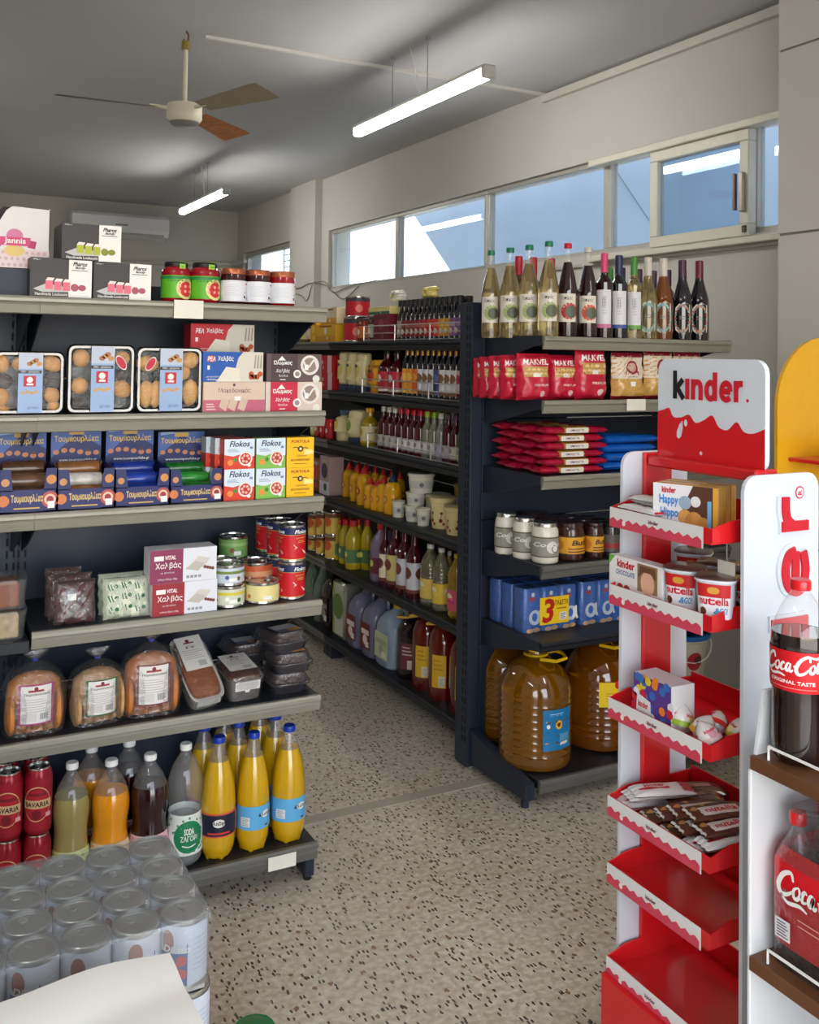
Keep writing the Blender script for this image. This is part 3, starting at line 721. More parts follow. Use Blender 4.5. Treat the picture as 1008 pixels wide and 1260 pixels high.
# ---- second shelf: clear pastry trays standing upright
TRAYP = film((250, 250, 250), clear=.995, rough=.04, bump=.4, spec=.03)
def pastry_tray(name, W, Hh, dough, cocoa, seal, plan):
    d = .055; rim = G(); shell = G()
    for (r0, y0, r1, y1) in ((0, -d*.35, 0, -d*.5), (.004, -d*.5, .010, -d*.5)):
        o1 = rrect(-W/2+r0, r0, W/2-r0, Hh-r0, .018-r0*.5); o2 = rrect(-W/2+r1, r1, W/2-r1, Hh-r1, .018-r1*.5)
        rim.loft([[(x, y0, z) for x, z in o1], [(x, y1, z) for x, z in o2]], film((190, 198, 204), clear=.82, rough=.04, spec=.22), False, False)
    o2 = rrect(-W/2, 0, W/2, Hh, .018); o3 = rrect(-W/2+.012, .012, W/2-.012, Hh-.012, .014)
    rim.loft([[(x, -d*.35, z) for x, z in o2], [(x, -d*.2, z) for x, z in o2], [(x, d*.5, z) for x, z in o3]], mat((26, 26, 29), .3, coat=.2, var=0), False, True)
    o4 = rrect(-W/2+.010, .010, W/2-.010, Hh-.010, .013)
    shell.loft([[(x, -d*.48, z) for x, z in o4], [(x, -d*.62, z) for x, z in rrect(-W/2+.014, .014, W/2-.014, Hh-.014, .012)]], TRAYP, False, True)
    parts = [('tray', rim), ('film_lid', shell)]
    rr = random.Random(name+str(W))
    for (cx, cz, sx, sz, c, an) in plan:
        m = (dough, cocoa)[c]; g = G(); R = []
        for q in (-1, -.75, -.3, .3, .75, 1):
            s_ = math.sqrt(max(.02, 1-q*q)); R.append([(sx*q*W*1.2, p[1]*.5, p[2]) for p in [(0, s_*math.cos(2*PI*k/10)*d*.6, s_*math.sin(2*PI*k/10)*sz*Hh*1.15) for k in range(10)]])
        R = [[((x*math.cos(an)-z*math.sin(an))+cx*W, y-d*.12, x*math.sin(an)+z*math.cos(an)+cz*Hh+Hh/2) for x, y, z in r] for r in R]
        g.loft(R, m); parts.append(('pastry', g))
    p = Pr(f_front(-.16*W, -d*.62-.001, .005, .34*W, Hh-.01), .34*W, Hh-.01)
    p.rect(0, 0, 1, 1, ink(150, 176, 216)); p.rect(0, .74, 1, 1, ink(186, 196, 214), 2); p.rect(-.0, .66, .95, .71, ink(50, 40, 44), 3); p.rect(.22, .44, .72, .62, ink(190, 20, 40), 3)
    p.ell(.47, .55, .05, WHITE, 4); p.rect(.34, .46, .62, .49, WHITE, 4); p.text('100% - φούρνου', .1, .665, .85, .705, WHITE, 4)
    for i in range(4): p.ell(.2+.18*i, .33+.02*(i % 2), .035, ink(196, 160, 110), 3, .8)
    for i in range(4): p.ell(.45+.13*i, .82+.03*(i % 3), .045, ink((176, 196)[i % 2], (110, 140)[i % 2], 70), 4, .8)
    p.text('ΒΟΥΤΥΡΟΥ', .4, .06, .85, .1, ink(60, 70, 110), 3)
    parts.append(('paper_band', p))
    if seal:
        q = Pr(f_front(-W/2, -d*.62-.0006, 0, W, Hh), W, Hh)
        q.ell(seal, .74, .12, WHITE, 1, .5, rot=1.0 if seal < .5 else -1.0); q.ell(seal, .74, .105, ink(190, 24, 50), 2, .5, rot=1.0 if seal < .5 else -1.0); parts.append(('seal_sticker', q))
    return Kind(name, 'pastry tray', parts)
DOUGH = mat((200, 142, 76), .6, var=.16, scale=40, bump=.3); COCOA = mat((46, 30, 25), .6, var=.1, scale=40, bump=.3); DOUGH2 = mat((210, 156, 88), .6, var=.18, scale=50, bump=.3)
plans = [[(-.38, .3, .09, .14, 0, .2), (-.36, .02, .12, .12, 1, .1), (-.38, -.22, .1, .14, 0, .4), (-.36, -.42, .1, .06, 0, 0), (.33, .3, .1, .16, 0, 1.3), (.34, .04, .11, .15, 1, 1.4), (.33, -.2, .1, .13, 0, .6), (.36, -.38, .08, .08, 0, .4), (-.12, .3, .1, .1, 0, .2)],
         [(-.28, .3, .11, .12, 0, .2), (-.3, -.1, .11, .11, 0, .3), (.32, .3, .1, .1, 0, .5), (.3, .06, .1, .08, 1, .4), (.32, -.15, .11, .14, 0, 1.2), (-.27, -.33, .1, .08, 1, .2), (.02, .1, .11, .1, 0, 0)],
         [(-.32, .24, .1, .16, 0, 1.5), (-.33, -.22, .17, .12, 0, 1.55), (-.18, -.22, .17, .1, 0, 1.5), (.33, .3, .12, .12, 0, .3), (.34, -.2, .17, .12, 0, 1.5), (.22, .1, .1, .1, 0, .4), (0, .28, .1, .1, 0, .2)]]
for i, (x0, x1, yt, seal) in enumerate(((-9, 79.5, 432, 0), (82, 166, 424, .78), (167.5, 249, 427, .2))):
    xc, W, Hh = lspan(x0, x1, yt, 1, Y0+.01)
    pastry_tray('pastry_tray', W, Hh, DOUGH if i < 2 else DOUGH2, COCOA, seal, plans[i]).at((xc, Y0+.036, LZ[1]),
        ('clear tray of two-tone dark and light biscuits, left of the three', 'clear tray of cookies with shiny film, middle of the three', 'clear tray of golden finger biscuits beside the halva boxes')[i], 'pastry trays with blue bands')
# halva boxes
def d_blue(bg, name1, wide=False):
    def f(p):
        p.rect(0, 0, 1, 1, bg); p.poly([(.48, 0), (.58, .8), (.66, 1), (1, 1), (1, 0)], ink(214, 208, 196), 2); p.poly([(.22, .0), (.38, .5), (.6, .44), (.62, 0)], ink(226, 220, 204), 3)
        for i in range(3): p.poly([(.84+.05*i, .45), (.86+.05*i, .9), (.88+.05*i, .9), (.87+.05*i, .45)], ink(160, 150, 134), 4)
        for i in range(5): p.ell(.8+.05*(i % 4), .16+.1*(i//3), .09, ink(190, 84, 40), 4)
        p.ell(.13, .76, .15, ink(200, 30, 50), 3, .75, n=18); p.text('ΡΕΑ', .07, .68, .2, .84, WHITE, 4, .03, .2); p.text('Χαλβάς', .24, .66, .5, .86, WHITE, 4, .02)
        p.text('με αμύγδαλα', .06, .13, .3, .2, WHITE, 4); p.text('400g', .06, .03, .24, .1, WHITE, 4); p.rect(.07, .4, .11, .54, WHITE, 4)
    return f
def d_mak(p):
    p.rect(0, 0, 1, 1, ink(214, 190, 172)); p.rect(0, 0, 1, .4, ink(190, 96, 120), 2); p.text('Μακεδονικός', .24, .62, .76, .8, ink(120, 70, 80), 3, 0); p.ell(.49, .9, .05, ink(120, 70, 80), 3)
    for x, a in ((.33, .3), (.47, .1), (.63, -.1)): p.poly([(x-.08, .12+a*.2), (x+.03, .02), (x+.09, .38), (x-.03, .48)], ink(204, 180, 160), 3)
    p.rect(.5, .38, .6, .52, WHITE, 4); p.lines(.05, .05, .2, .3, 3, ink(230, 200, 200), 3)
def d_oly(bg, rest):
    def f(p):
        p.rect(0, 0, 1, 1, rest); p.rect(.08, 0, .56, 1, bg, 2); p.poly([(.2, .76), (.27, .92), (.34, .76)], WHITE, 3); p.text('Όλυμπος', .12, .58, .46, .76, WHITE, 3, .05, .2); p.text('Χαλβάς', .16, .3, .42, .46, WHITE, 3, .01, .35); p.text('Βανίλια', .22, .18, .38, .26, WHITE, 3)
        p.rect(.24, .06, .34, .09, WHITE, 3)
        p.ell(.78, .6, .36, ink(226, 222, 216), 3, n=20); p.ell(.78, .6, .27, ink(150, 128, 120), 4, n=20); p.stroke([(.66, .75), (.74, .5), (.86, .78), (.92, .45)], .07, ink(226, 222, 216), 5); p.ell(.55, .28, .15, WHITE, 4); p.ell(.55, .28, .09, ink(150, 140, 136), 5); p.rect(.68, .42, .75, .62, WHITE, 6)
        p.ell(.9, .1, .14, ink(226, 222, 216), 4)
    return f
YH = Y0+.0
H0 = {}
for (nm, x0, x1, yt, yb, drw, base, lab, lvl, dp) in (
    ('halva_box', 250, 326, 470, 506, d_mak, (206, 180, 164), 'cream and pink halva box under the blue one', 0, .07),
    ('halva_box', 327, 396, 470, 505.5, d_oly(ink(196, 30, 66), ink(214, 198, 186)), (214, 198, 186), 'crimson and beige halva box at the shelf end, under the brown one', 0, .07),
    ('halva_box', 249, 323, 433, 470, d_blue(ink(20, 84, 170), 1), (24, 80, 160), 'blue halva box stacked on the cream and pink one', 1, .07),
    ('halva_box', 327.5, 395, 435.5, 470, d_oly(ink(74, 54, 58), ink(96, 78, 80)), (84, 64, 66), 'dark brown halva box at the shelf end, on the crimson one', 1, .07)):
    xc, W, Hh = lspan(x0, x1, yb if lvl else yt, 1, YH)
    if lvl: z = LZ[1]+H0[round(x0/80)]+.0008; Hh = on(1, YH, (x0+x1)/2, yt).z-z
    else:
        H0[round(x0/80)] = Hh; z = LZ[1]
    carton(nm, 'box', W, Hh, dp, mat(base, .5), drw).at((xc, YH+dp/2, z), lab, 'halva boxes on the second shelf')
a, b = on(1, YH+.10, 235, 415), on(1, YH+.10, 313, 415); zt_ = on(1, YH+.10, 275, 399).z
carton('halva_box', 'box', b.x-a.x, .085, .07, mat((190, 24, 40), .5), d_blue(ink(200, 24, 40), 1)).at(((a.x+b.x)/2, YH+.137, zt_-.085), 'red halva box raised behind the blue halva box', 'halva boxes on the second shelf')
carton('halva_box', 'box', b.x-a.x, zt_-.0865-LZ[1], .07, mat((190, 24, 40), .5), d_blue(ink(200, 24, 40), 1)).at(((a.x+b.x)/2, YH+.137, LZ[1]), 'red halva box hidden below the raised red one', 'halva boxes on the second shelf')

# ---- third shelf: blue display cartons of wrapped rolls
NAVY = mat((24, 34, 92), .45, var=.12, scale=20)
def rollbag(L, r, m, seed):
    g = G(); rr = random.Random(seed); R = []
    for q in (-1, -.93, -.86, -.5, 0, .5, .86, .93, 1):
        s_ = .25 if abs(q) > .99 else (.55 if abs(q) > .9 else 1)
        R.append([(q*L/2, r*s_*math.cos(2*PI*k/10)*(1+rr.uniform(-.06, .06)), r*(s_ if abs(q) < .99 else 1)*math.sin(2*PI*k/10)*(1+rr.uniform(-.06, .06))) for k in range(10)])
    return g.loft(R, m)
def toumb(W, hf, hb, d, rollm, rollm2, fruit):
    t_ = .0015; b = G()
    b.box((-W/2, -d/2, 0), (W/2, d/2, t_), NAVY); b.box((-W/2, -d/2, 0), (W/2, -d/2+t_, hf*.52), NAVY); b.box((-W/2, d/2-t_, 0), (W/2, d/2, hb*.55), NAVY)
    for s_ in (-1, 1): b.prism([(-d/2, 0), (d/2, 0), (d/2, hb*.55), (-d/2+.01, hf), (-d/2, hf)], s_*W/2-t_*(s_ > 0), s_*W/2+t_*(s_ < 0), NAVY, 'yz')
    for s_ in (-1, 1): b.prism([(s_*W/2, 0), (s_*W/2, hf), (s_*W*.31, hf), (s_*W*.27, hf*.52), (s_*W*.27, 0)], -d/2, -d/2+t_, NAVY)
    back = G().box((-W*.46, d/2-.035, hb*.5), (W*.46, d/2-.033, hb), NAVY)
    p = Pr(f_front(-W*.46, d/2-.035, hb*.5, W*.92, hb*.5), W*.92, hb*.5)
    p.rect(0, 0, 1, 1, ink(24, 38, 100)); p.poly([(0, .2), (.5, .9), (1, .5), (1, 1), (0, 1)], ink(70, 100, 170), 2)
    p.poly([(.05, .9), (.4, .95), (.3, 1), (.05, 1)], ink(150, 180, 220), 3)
    p.text('Τουμπουρλέκα', .06, .6, .95, .82, ink(214, 184, 110), 4, .025)
    for i in range(6): p.ell(.1+.16*i, .36+.05*math.sin(i*1.1), .085, ink(196, 130, 90), 4, .8)
    p.ell(.74, .4, .05, ink(90, 50, 36), 5); p.rect(.35, .84, .65, .98, GOLD, 4)
    p.text('www.toumpourleka.gr', .16, .08, .92, .18, WHITE, 4, .01)
    q = front_print(W, hf, -d/2)
    q.rect(.02, .03, .98, .5, ink(30, 36, 96)); q.text('Τουμπουρλέκα', .2, .2, .76, .42, ink(214, 184, 120), 3, .03); q.lines(.25, .06, .7, .14, 1, GOLD, 3)
    for (x, y, r, c) in ((.07, .28, .13, (206, 120, 66)), (.88, .28, .19, (176, 80, 70)), (.9, .74, .11, (206, 136, 70)), (.1, .7, .09, (196, 140, 90))): q.ell(x, y, r, ink(*c), 2)
    q.ell(.88, .28, .13, ink(230, 190, 170), 3); q.ell(.88, .28, .08, ink(150, 50, 60), 4); q.rect(.84, .08, .96, .24, WHITE, 5)
    parts = [('display_tray', b), ('back_card', back, [('card_print', p)]), ('front_print', q)]
    for i in range(3):
        m = rollm if i != 1 else rollm2
        r = rollbag(W*.86, hf*.20, m, i); off = (0, -d*.24+d*.2*i, hf*.36+hf*.26*i)
        r.v = [(x+off[0], y+off[1], z+off[2]) for x, y, z in r.v]; parts.append(('wrapped_roll', r, []))
    g = G().box((-.012, -d*.25, 0), (.012, -d*.24, .001), WHITE)
    return Kind('display_carton', 'carton', parts)
rolls = (((92, 62, 44), (112, 80, 58), 'brown'), ((150, 100, 60), (214, 208, 200), 'brown and silver'), ((34, 60, 150), (40, 70, 170), 'blue'), ((30, 110, 40), (46, 140, 50), 'green'))
zc = LZ[2]
for i, (x0, x1) in enumerate(((-1, 70), (70.5, 141), (142, 208.5), (209.5, 274))):
    xc, W, hf = lspan(x0, x1, (577, 577, 577, 577)[i], 2, Y0)
    d = .2; zb = on(1, Y0+d-.035, (x0+x1)/2-12, (531, 527, 527, 531)[i]).z-zc
    c = rolls[i]
    toumb(W, hf, min(zb, LZ[1]-.05-zc), d, mat(c[0], .25, coat=.5, var=.25, scale=50, bump=.4), mat(c[1], .25, coat=.5, var=.25, scale=50, bump=.4), 1).at((xc, Y0+d/2, zc), 'navy blue display carton holding %s wrapped rolls' % c[2], 'navy display cartons on the third shelf')
# boxed canned food
def d_flok(tone, fruit):
    def f(p):
        p.rect(0, 0, 1, 1, ink(214, 228, 240)); p.poly([(0, 0), (1, 0), (1, .42), (.8, .38), (.55, .5), (.3, .42), (0, .48)], tone, 2)
        p.text('Flokos', .16, .74, .84, .94, ink(40, 56, 90), 3, .02, .25); p.lines(.1, .56, .5, .68, 3, ink(120, 140, 170), 3, .35); p.rect(.84, .66, .94, .74, ink(120, 140, 170), 3)
        p.ell(.7, .34, .24, ink(236, 230, 222), 3, n=18); p.ell(.7, .34, .19, fruit, 4, n=16)
        for i in range(6): p.ell(.7+.11*math.cos(i), .34+.11*math.sin(i), .045, ink(230, 190, 170), 5, n=8)
        p.ell(.2, .22, .1, ink(236, 140, 60), 3); p.ell(.36, .3, .07, GREEN, 3); p.ell(.82, .12, .06, WHITE, 4)
    return f
def d_port(p):
    p.rect(0, 0, 1, 1, ink(246, 190, 16)); p.text('PORTOLA', .16, .82, .84, .92, ink(176, 36, 24), 3, .035); p.ell(.5, .62, .1, ink(50, 46, 50), 3); p.ell(.5, .62, .05, ink(220, 200, 150), 4)
    p.stroke([(.22, .66), (.35, .68), (.5, .6), (.66, .66), (.78, .62)], .025, ink(60, 46, 40), 3); p.poly([(.62, .42), (.98, .44), (.96, .58), (.66, .6)], ink(250, 226, 150), 2)
    p.text('Calamares', .34, .36, .74, .43, ink(150, 60, 30), 3, 0, .3); p.text('ΚΑΛΑΜΑΡΑΚΙΑ', .16, .22, .86, .29, ink(120, 50, 20), 3, .02); p.lines(.28, .1, .72, .15, 1, ink(120, 50, 20), 3)
for col, (x0, x1, drw, base, nm) in enumerate(((275.5, 313, d_flok(ink(214, 60, 36), ink(196, 40, 36)), (214, 60, 40), 'red'), (315, 351, d_flok(ink(130, 186, 80), ink(196, 60, 50)), (150, 190, 110), 'green'), (352.5, 386, d_port, (236, 180, 20), 'yellow'))):
    hprev = 0
    for lv, (ya, yb_) in enumerate((((577, 616), (540, 575)), ((576, 613), (539, 575)), ((575, 611), (538, 574)))[col]):
        xc, W, Hh = lspan(x0, x1, ya, 2, Y0)
        z = LZ[2]+hprev
        Hh = on(1, Y0, (x0+x1)/2, ya).z-z
        carton('seafood_box', 'box', W-.001, Hh-.0006, .045, mat(base, .45), drw).at((xc, Y0+.0225, z), '%s seafood carton in the %s of its stack on the third shelf' % ({'red': 'white and red', 'green': 'white and green', 'yellow': 'yellow'}[nm], ('bottom', 'top')[lv]), 'small seafood cartons')
        hprev += Hh
    if col == 0:
        for r in (1, 2):
            hq = 0
            for lv in range(2):
                carton('seafood_box', 'box', W-.001, hprev/2-.0006, .045, mat(base, .45), drw, lambda q: (q.rect(0, .45, 1, 1, ink(190, 200, 210)), q.rect(0, 0, 1, .45, ink(190, 40, 36)))).at((xc-.012*r, Y0+.0225+.047*r, LZ[2]+hq), 'white and red seafood carton in %s row behind, %s layer' % (('second', 'third')[r-1], ('bottom', 'top')[lv]), 'small seafood cartons')
                hq += hprev/2

# ---- fourth shelf
TUBP = film((235, 238, 240), clear=.93, rough=.08, spec=.08)
for lv in range(2):
    xc, W, Hh = lspan(-12, 53, 742, 3, Y0+.01); Hh = .076
    zt = LZ[3]-.022+.0006+lv*(Hh+.001)
    g = G().loft([ring(W*.46, .055, 0, 20, e=5), ring(W*.47, .056, .004, 20, e=5), ring(W*.5, .06, Hh-.012, 20, e=5)], TUBP, True, False)
    lid = G().loft([ring(W*.515, .062, Hh-.012, 20, e=5), ring(W*.515, .062, Hh-.004, 20, e=5), ring(W*.47, .055, Hh-.003, 20, e=5)], TUBP, False, True)
    con = G().box((-W*.34, -.05, .003), (W*.34, .045, Hh*.84), mat(((206, 176, 132), (160, 84, 46))[lv], .7, var=.25, scale=70, bump=.5), .004)
    Kind('sweet_tub', 'tub', [('tub', g), ('lid', lid), ('filling', con)]).at((min(xc, XJ-.004-W*.52), Y0+.07, zt), ('clear plastic tub with pale halva, lower of two', 'clear plastic tub with red-brown sweet, upper of two')[lv], 'clear sweet tubs')
PAST = mat((84, 50, 50), .25, coat=.7, var=.35, scale=45, bump=.6); WRP = mat((214, 214, 190), .3, coat=.6, var=.06, scale=30, bump=.4)
def d_pst(p): p.rect(.3, .55, .52, .7, WHITE, 3); p.poly([(.05, .05), (.5, .2), (.95, .1), (.9, .2), (.5, .3)], ink(140, 104, 96), 2)
def d_gr(p):
    p.rect(.06, .06, .94, .92, ink(222, 222, 200), 1)
    for i in range(3):
        for j in range(3):
            x, y = .2+.28*i, .2+.28*j+.05*(i % 2); p.stroke([(x-.1, y+.1), (x-.06, y-.06)], .03, ink(40, 110, 60), 2); p.stroke([(x-.04, y+.1), (x, y-.06)], .03, ink(40, 110, 60), 2); p.ell(x+.07, y+.04, .05, ink(40, 110, 60), 2)
for i, (x0, x1, yt, dy, lean, lab) in enumerate(((68, 117, 716, 0, -.18, 'brown sesame bar packet in crinkled film, front one'), (60, 112, 708, .05, -.14, 'brown sesame bar packet in crinkled film, second behind the front one'), (57, 100, 700, .10, -.1, 'brown sesame bar packet in crinkled film, rear one'),
        (128, 185, 712, 0, -.18, 'white packet with green print, front one'), (122, 178, 706, .055, -.12, 'white packet with green print, standing behind the front one'))):
    xc, W, Hh = lspan(x0, x1, yt, 3, Y0+dy+.02); 
    k = bag('sweet_packet', 'packet', W, Hh, .034, PAST if i < 3 else WRP, d_pst if i < 3 else d_gr, i, wr=.0025)
    if i < 3 or True:
        P = Pillow(W*1.06, Hh*1.02, .037, i+20, wr=.003); k.parts.append(('film', P.body(film((235, 240, 238), clear=.97, rough=.06, bump=1.0, spec=.09)).mesh('film'), []))
    k.at((xc, Y0+dy+.026, LZ[3]), lab, 'sweet packets on the fourth shelf', rot=(lean, 0, 0))
def d_xal(c):
    def f(p):
        p.rect(0, 0, 1, 1, ink(222, 224, 232)); p.rect(0, 0, .49, 1, c, 2); p.ell(.3, .76, .14, ink(176, 50, 90), 3, .55, n=18); p.text('VITAL', .22, .7, .38, .82, WHITE, 4, .02, .2); p.rect(.06, .68, .2, .82, WHITE, 4)
        p.text('Χαλβάς', .08, .4, .46, .62, WHITE, 4, .012); p.text('με βανίλια', .16, .28, .36, .34, WHITE, 4); p.text('καθαρό βάρος 400g', .12, .08, .4, .15, WHITE, 4)
        p.poly([(.56, .42), (.72, .74), (.9, .66), (.8, .38)], ink(206, 200, 190), 3); p.poly([(.52, .38), (.68, .6), (.82, .5), (.72, .3)], ink(188, 182, 174), 4)
        for i in range(4): p.ell(.82+.04*i, .4-.02*i, .05, ink(110, 60, 50), 5); p.rect(.54+.06*i, .1, .585+.06*i, .18, GREY, 4)
    return f
for lv, (c, yt, x0, x1) in enumerate((((150, 34, 44), 716, 187, 267), ((136, 44, 84), 675, 184, 266))):
    xc, W, Hh = lspan(x0, x1, yt, 3, Y0)
    if lv: z = LZ[3]+hv+.0008; Hh = on(1, Y0, 225, yt).z-z
    else: z = LZ[3]; hv = Hh
    carton('halva_carton', 'box', W, Hh, .07, mat((214, 214, 222), .5), d_xal(ink(*c))).at((xc, Y0+.035, z), ('dark red and white halva carton, lower of two on the fourth shelf', 'plum and white halva carton, upper of two on the fourth shelf')[lv], 'halva cartons on the fourth shelf')
def d_can(bg, band, spots, txt=None):
    def f(p):
        p.rect(0, 0, 1, 1, bg); p.rect(0, .62, 1, .8, band, 2)
        for i in range(8): p.ell(.08+.12*i, .3+.1*(i % 2), .14, spots[i % len(spots)], 2)
        if txt:
            for q in (.25, .6): p.text(txt, q-.08, .5, q+.1, .62, WHITE, 3, .02)
        p.rect(.46, .12, .54, .35, WHITE, 3)
    return f
def lcan(x0, x1, yt, dy, z0, drw, lab, grp='tinned food on the fourth shelf', rz=0, name='food_can'):
    xc, W, _ = lspan(x0, x1, yt, 3, Y0+dy); h = on(1, Y0+dy, (x0+x1)/2, yt).z-z0
    can(name, W/2, h, drw).at((xc, Y0+dy+W/2, z0), lab, grp, rz); return z0+h
z1 = lcan(268, 306.5, 722, 0, LZ[3], d_can(ink(206, 210, 190), ink(210, 200, 60), [ink(240, 240, 236), ink(60, 90, 60), ink(200, 60, 50)], None), 'pale can with olive picture, at the bottom front of the tins')
lcan(267.5, 306, 696, .002, z1+.0005, d_can(ink(196, 206, 216), ink(110, 130, 60), [ink(70, 90, 150), ink(120, 100, 60), ink(226, 226, 220)], None), 'pale blue can with olive green rim, stacked on the olive can')
z2 = lcan(262, 296, 690, .092, LZ[3], d_can(ink(196, 176, 40), ink(210, 190, 60), [ink(170, 150, 40)], None), 'yellow can at the back of the tins')
z4 = lcan(286, 322, 688, .185, LZ[3], d_can(ink(40, 84, 130), ink(60, 110, 160), [ink(40, 70, 120)], None), 'blue-rimmed can behind the orange stew can')
lcan(275, 309, 661, .18, z4+.0006, d_can(ink(120, 170, 90), ink(150, 190, 120), [ink(100, 160, 80), ink(140, 80, 60)], None), 'light green can perched on top at the back of the tins')
z3 = lcan(302, 342, 693, .085, LZ[3], d_can(ink(196, 90, 50), ink(210, 150, 110), [ink(220, 120, 60), ink(190, 60, 40), ink(226, 180, 140)], None), 'orange stew can behind the low cream can')
lcan(309, 350, 717.5, 0, LZ[3], d_can(ink(230, 216, 150), ink(230, 216, 150), [ink(232, 220, 160), ink(232, 220, 160), ink(214, 110, 50), ink(232, 220, 160)], None), 'low cream-coloured can in front beside the red tins')
def d_red(p):
    p.rect(0, 0, 1, 1, ink(200, 18, 34)); p.rect(0, .78, 1, 1, ink(26, 40, 86), 2); p.rect(0, 0, 1, .025, GOLD, 2); p.rect(0, .775, 1, .79, GOLD, 3)
    for c in (.22, .52, .86):
        p.text('Flokos', c-.09, .82, c+.09, .94, WHITE, 3, .03, .25); p.text('ΚΑΛΑΜΑΡΙΑ', c-.07, .66, c+.07, .71, GOLD, 3, .02); p.lines(c-.05, .52, c+.05, .62, 2, GOLD, 3, .4)
        p.poly([(c-.07, .42), (c+.02, .3), (c+.08, .2), (c+.06, .16), (c-.02, .24), (c-.09, .34)], ink(236, 214, 206), 3)
        for i in range(3): p.stroke([(c-.06, .36), (c-.08-.01*i, .42+.03*i)], .02, ink(236, 214, 206), 3)
xc, W, hc2 = lspan(349, 380.5, 692.5, 3, Y0+.012); r = W/2; hcan = hc2
kr = can('squid_can', r, hcan, d_red)
for r_ in range(3):
    for lv in range(2):
        kr.at((xc-.006*r_, Y0+.012+r+(.002+2*r)*r_, LZ[3]+lv*(hcan+.0005)), 'red and navy squid tin, %s row, %s, at the shelf end' % (('front', 'middle', 'rear')[r_], ('bottom layer', 'top layer')[lv]), 'red and navy tins', .25)

# ---- fifth shelf: bagged bread and cakes
CRUST = mat((190, 118, 54), .55, var=.22, scale=30, bump=.5); CRUST2 = mat((190, 146, 96), .6, var=.2, scale=60, bump=.6); CRUST3 = mat((184, 108, 50), .5, var=.2, scale=28, bump=.4)
BAGF = film((240, 240, 240), clear=.975, rough=.06, bump=1.0, spec=.1)
def bread_bag(W, Hh, crust, edge, nlump, seed, tilt=0):
    rr = random.Random(seed); parts = []; t = .10
    hb = Hh*.80
    # a slanting stack of rolls under one film
    lum = []
    for i in range(nlump):
        u = (i+.5)/nlump; x = -W*.46+W*.92*u; g = G(); R = []
        rx = W*.92/nlump*.56
        for q in range(9):
            s_ = -1+q/4; k = math.sqrt(max(.03, 1-s_*s_)); arch = 1-.22*abs(2*u-1)**2.4
            R.append([(x+rx*k**.55*math.cos(2*PI*j/10), t*.42*k**.6*math.sin(2*PI*j/10)-t*.085, hb*arch*(.36+.08*((i*7) % 3)/2)*(s_+1)+.002) for j in range(10)])
        parts.append(('bread_roll', g.loft(R, crust)))
    parts.append(('loaf', G().loft([ring(W*.36, t*.2, .003, 16, e=3), ring(W*.40, t*.25, hb*.15, 16, e=3), ring(W*.45, t*.33, hb*.55, 16, e=2.6), ring(W*.42, t*.36, hb*.82, 16, e=2.4), ring(W*.28, t*.22, hb*.94, 16), ring(W*.1, t*.08, hb*.985, 16)], crust)))
    g = G(); R = []
    for z, a, b in ((0, .47, .44), (.02, .5, .5), (.3, .53, .52), (.6, .52, .5), (.76, .44, .42), (.86, .26, .25), (.92, .07, .08), (.94, .045, .06), (1.0, .16, .12), (1.07, .26, .1)):
        R.append([(p[0]*(1+rr.uniform(-.05, .05)*(z > .8)*3), p[1], p[2]) for p in ring(W*a, t*b*1.05, z*Hh, 16, e=2.8)])
    parts.append(('bag_film', g.loft(R, BAGF, True, False)))
    parts.append(('tie', G().lathe([(W*.05, .925*Hh), (W*.055, .94*Hh), (W*.05, .955*Hh)], mat((40, 60, 160), .4), 10)))
    lw, lh = W*.56, Hh*.52
    p = Pr(lambda u, v, l: (-lw/2+u*lw, -t*.56+.012*((u-.5)**2)*4-l*EPS, Hh*.17+v*lh), lw, lh, nx=6)
    p.rect(0, 0, 1, 1, edge); p.rect(.06, .04, .92, .97, ink(222, 218, 214), 2); p.ell(.48, .9, .05, ink(120, 40, 50), 3); p.rect(.26, .82, .7, .87, ink(150, 50, 60), 3); p.text('Παραδοσιακά', .14, .72, .86, .79, ink(70, 60, 60), 3, .02)
    p.lines(.14, .3, .86, .66, 6, ink(176, 172, 170), 3, .25); p.rect(.12, .1, .5, .3, ink(206, 202, 198), 3)
    for i in range(7): p.rect(.6+.035*i, .12, .62+.035*i, .28, ink(120, 120, 120), 3)
    parts.append(('label', p))
    return Kind('bread_bag', 'bread', parts)
for i, (x0, x1, yt, crust, edge, lab) in enumerate(((3, 87, 808, CRUST, ink(170, 60, 120), 'bag of golden bread rolls with magenta-edged label, leftmost'), (86, 162, 806, CRUST2, ink(40, 100, 50), 'bag of pale seeded rusks with tilted green-edged label'), (152, 231, 782, CRUST3, ink(120, 60, 70), 'bag of golden rolls with white label, beside the long cake'))):
    xc, W, Hh = lspan(x0, x1, yt, 4, Y0+.0)
    Hh = min(Hh, LZ[3]-LZ[4]-.05)*.94
    bread_bag(W*.93, Hh, crust, edge, (5, 6, 5)[i], i).at((xc, Y0+.06, LZ[4]), lab, 'bagged bread on the fifth shelf', (0, .1, -.05)[i])
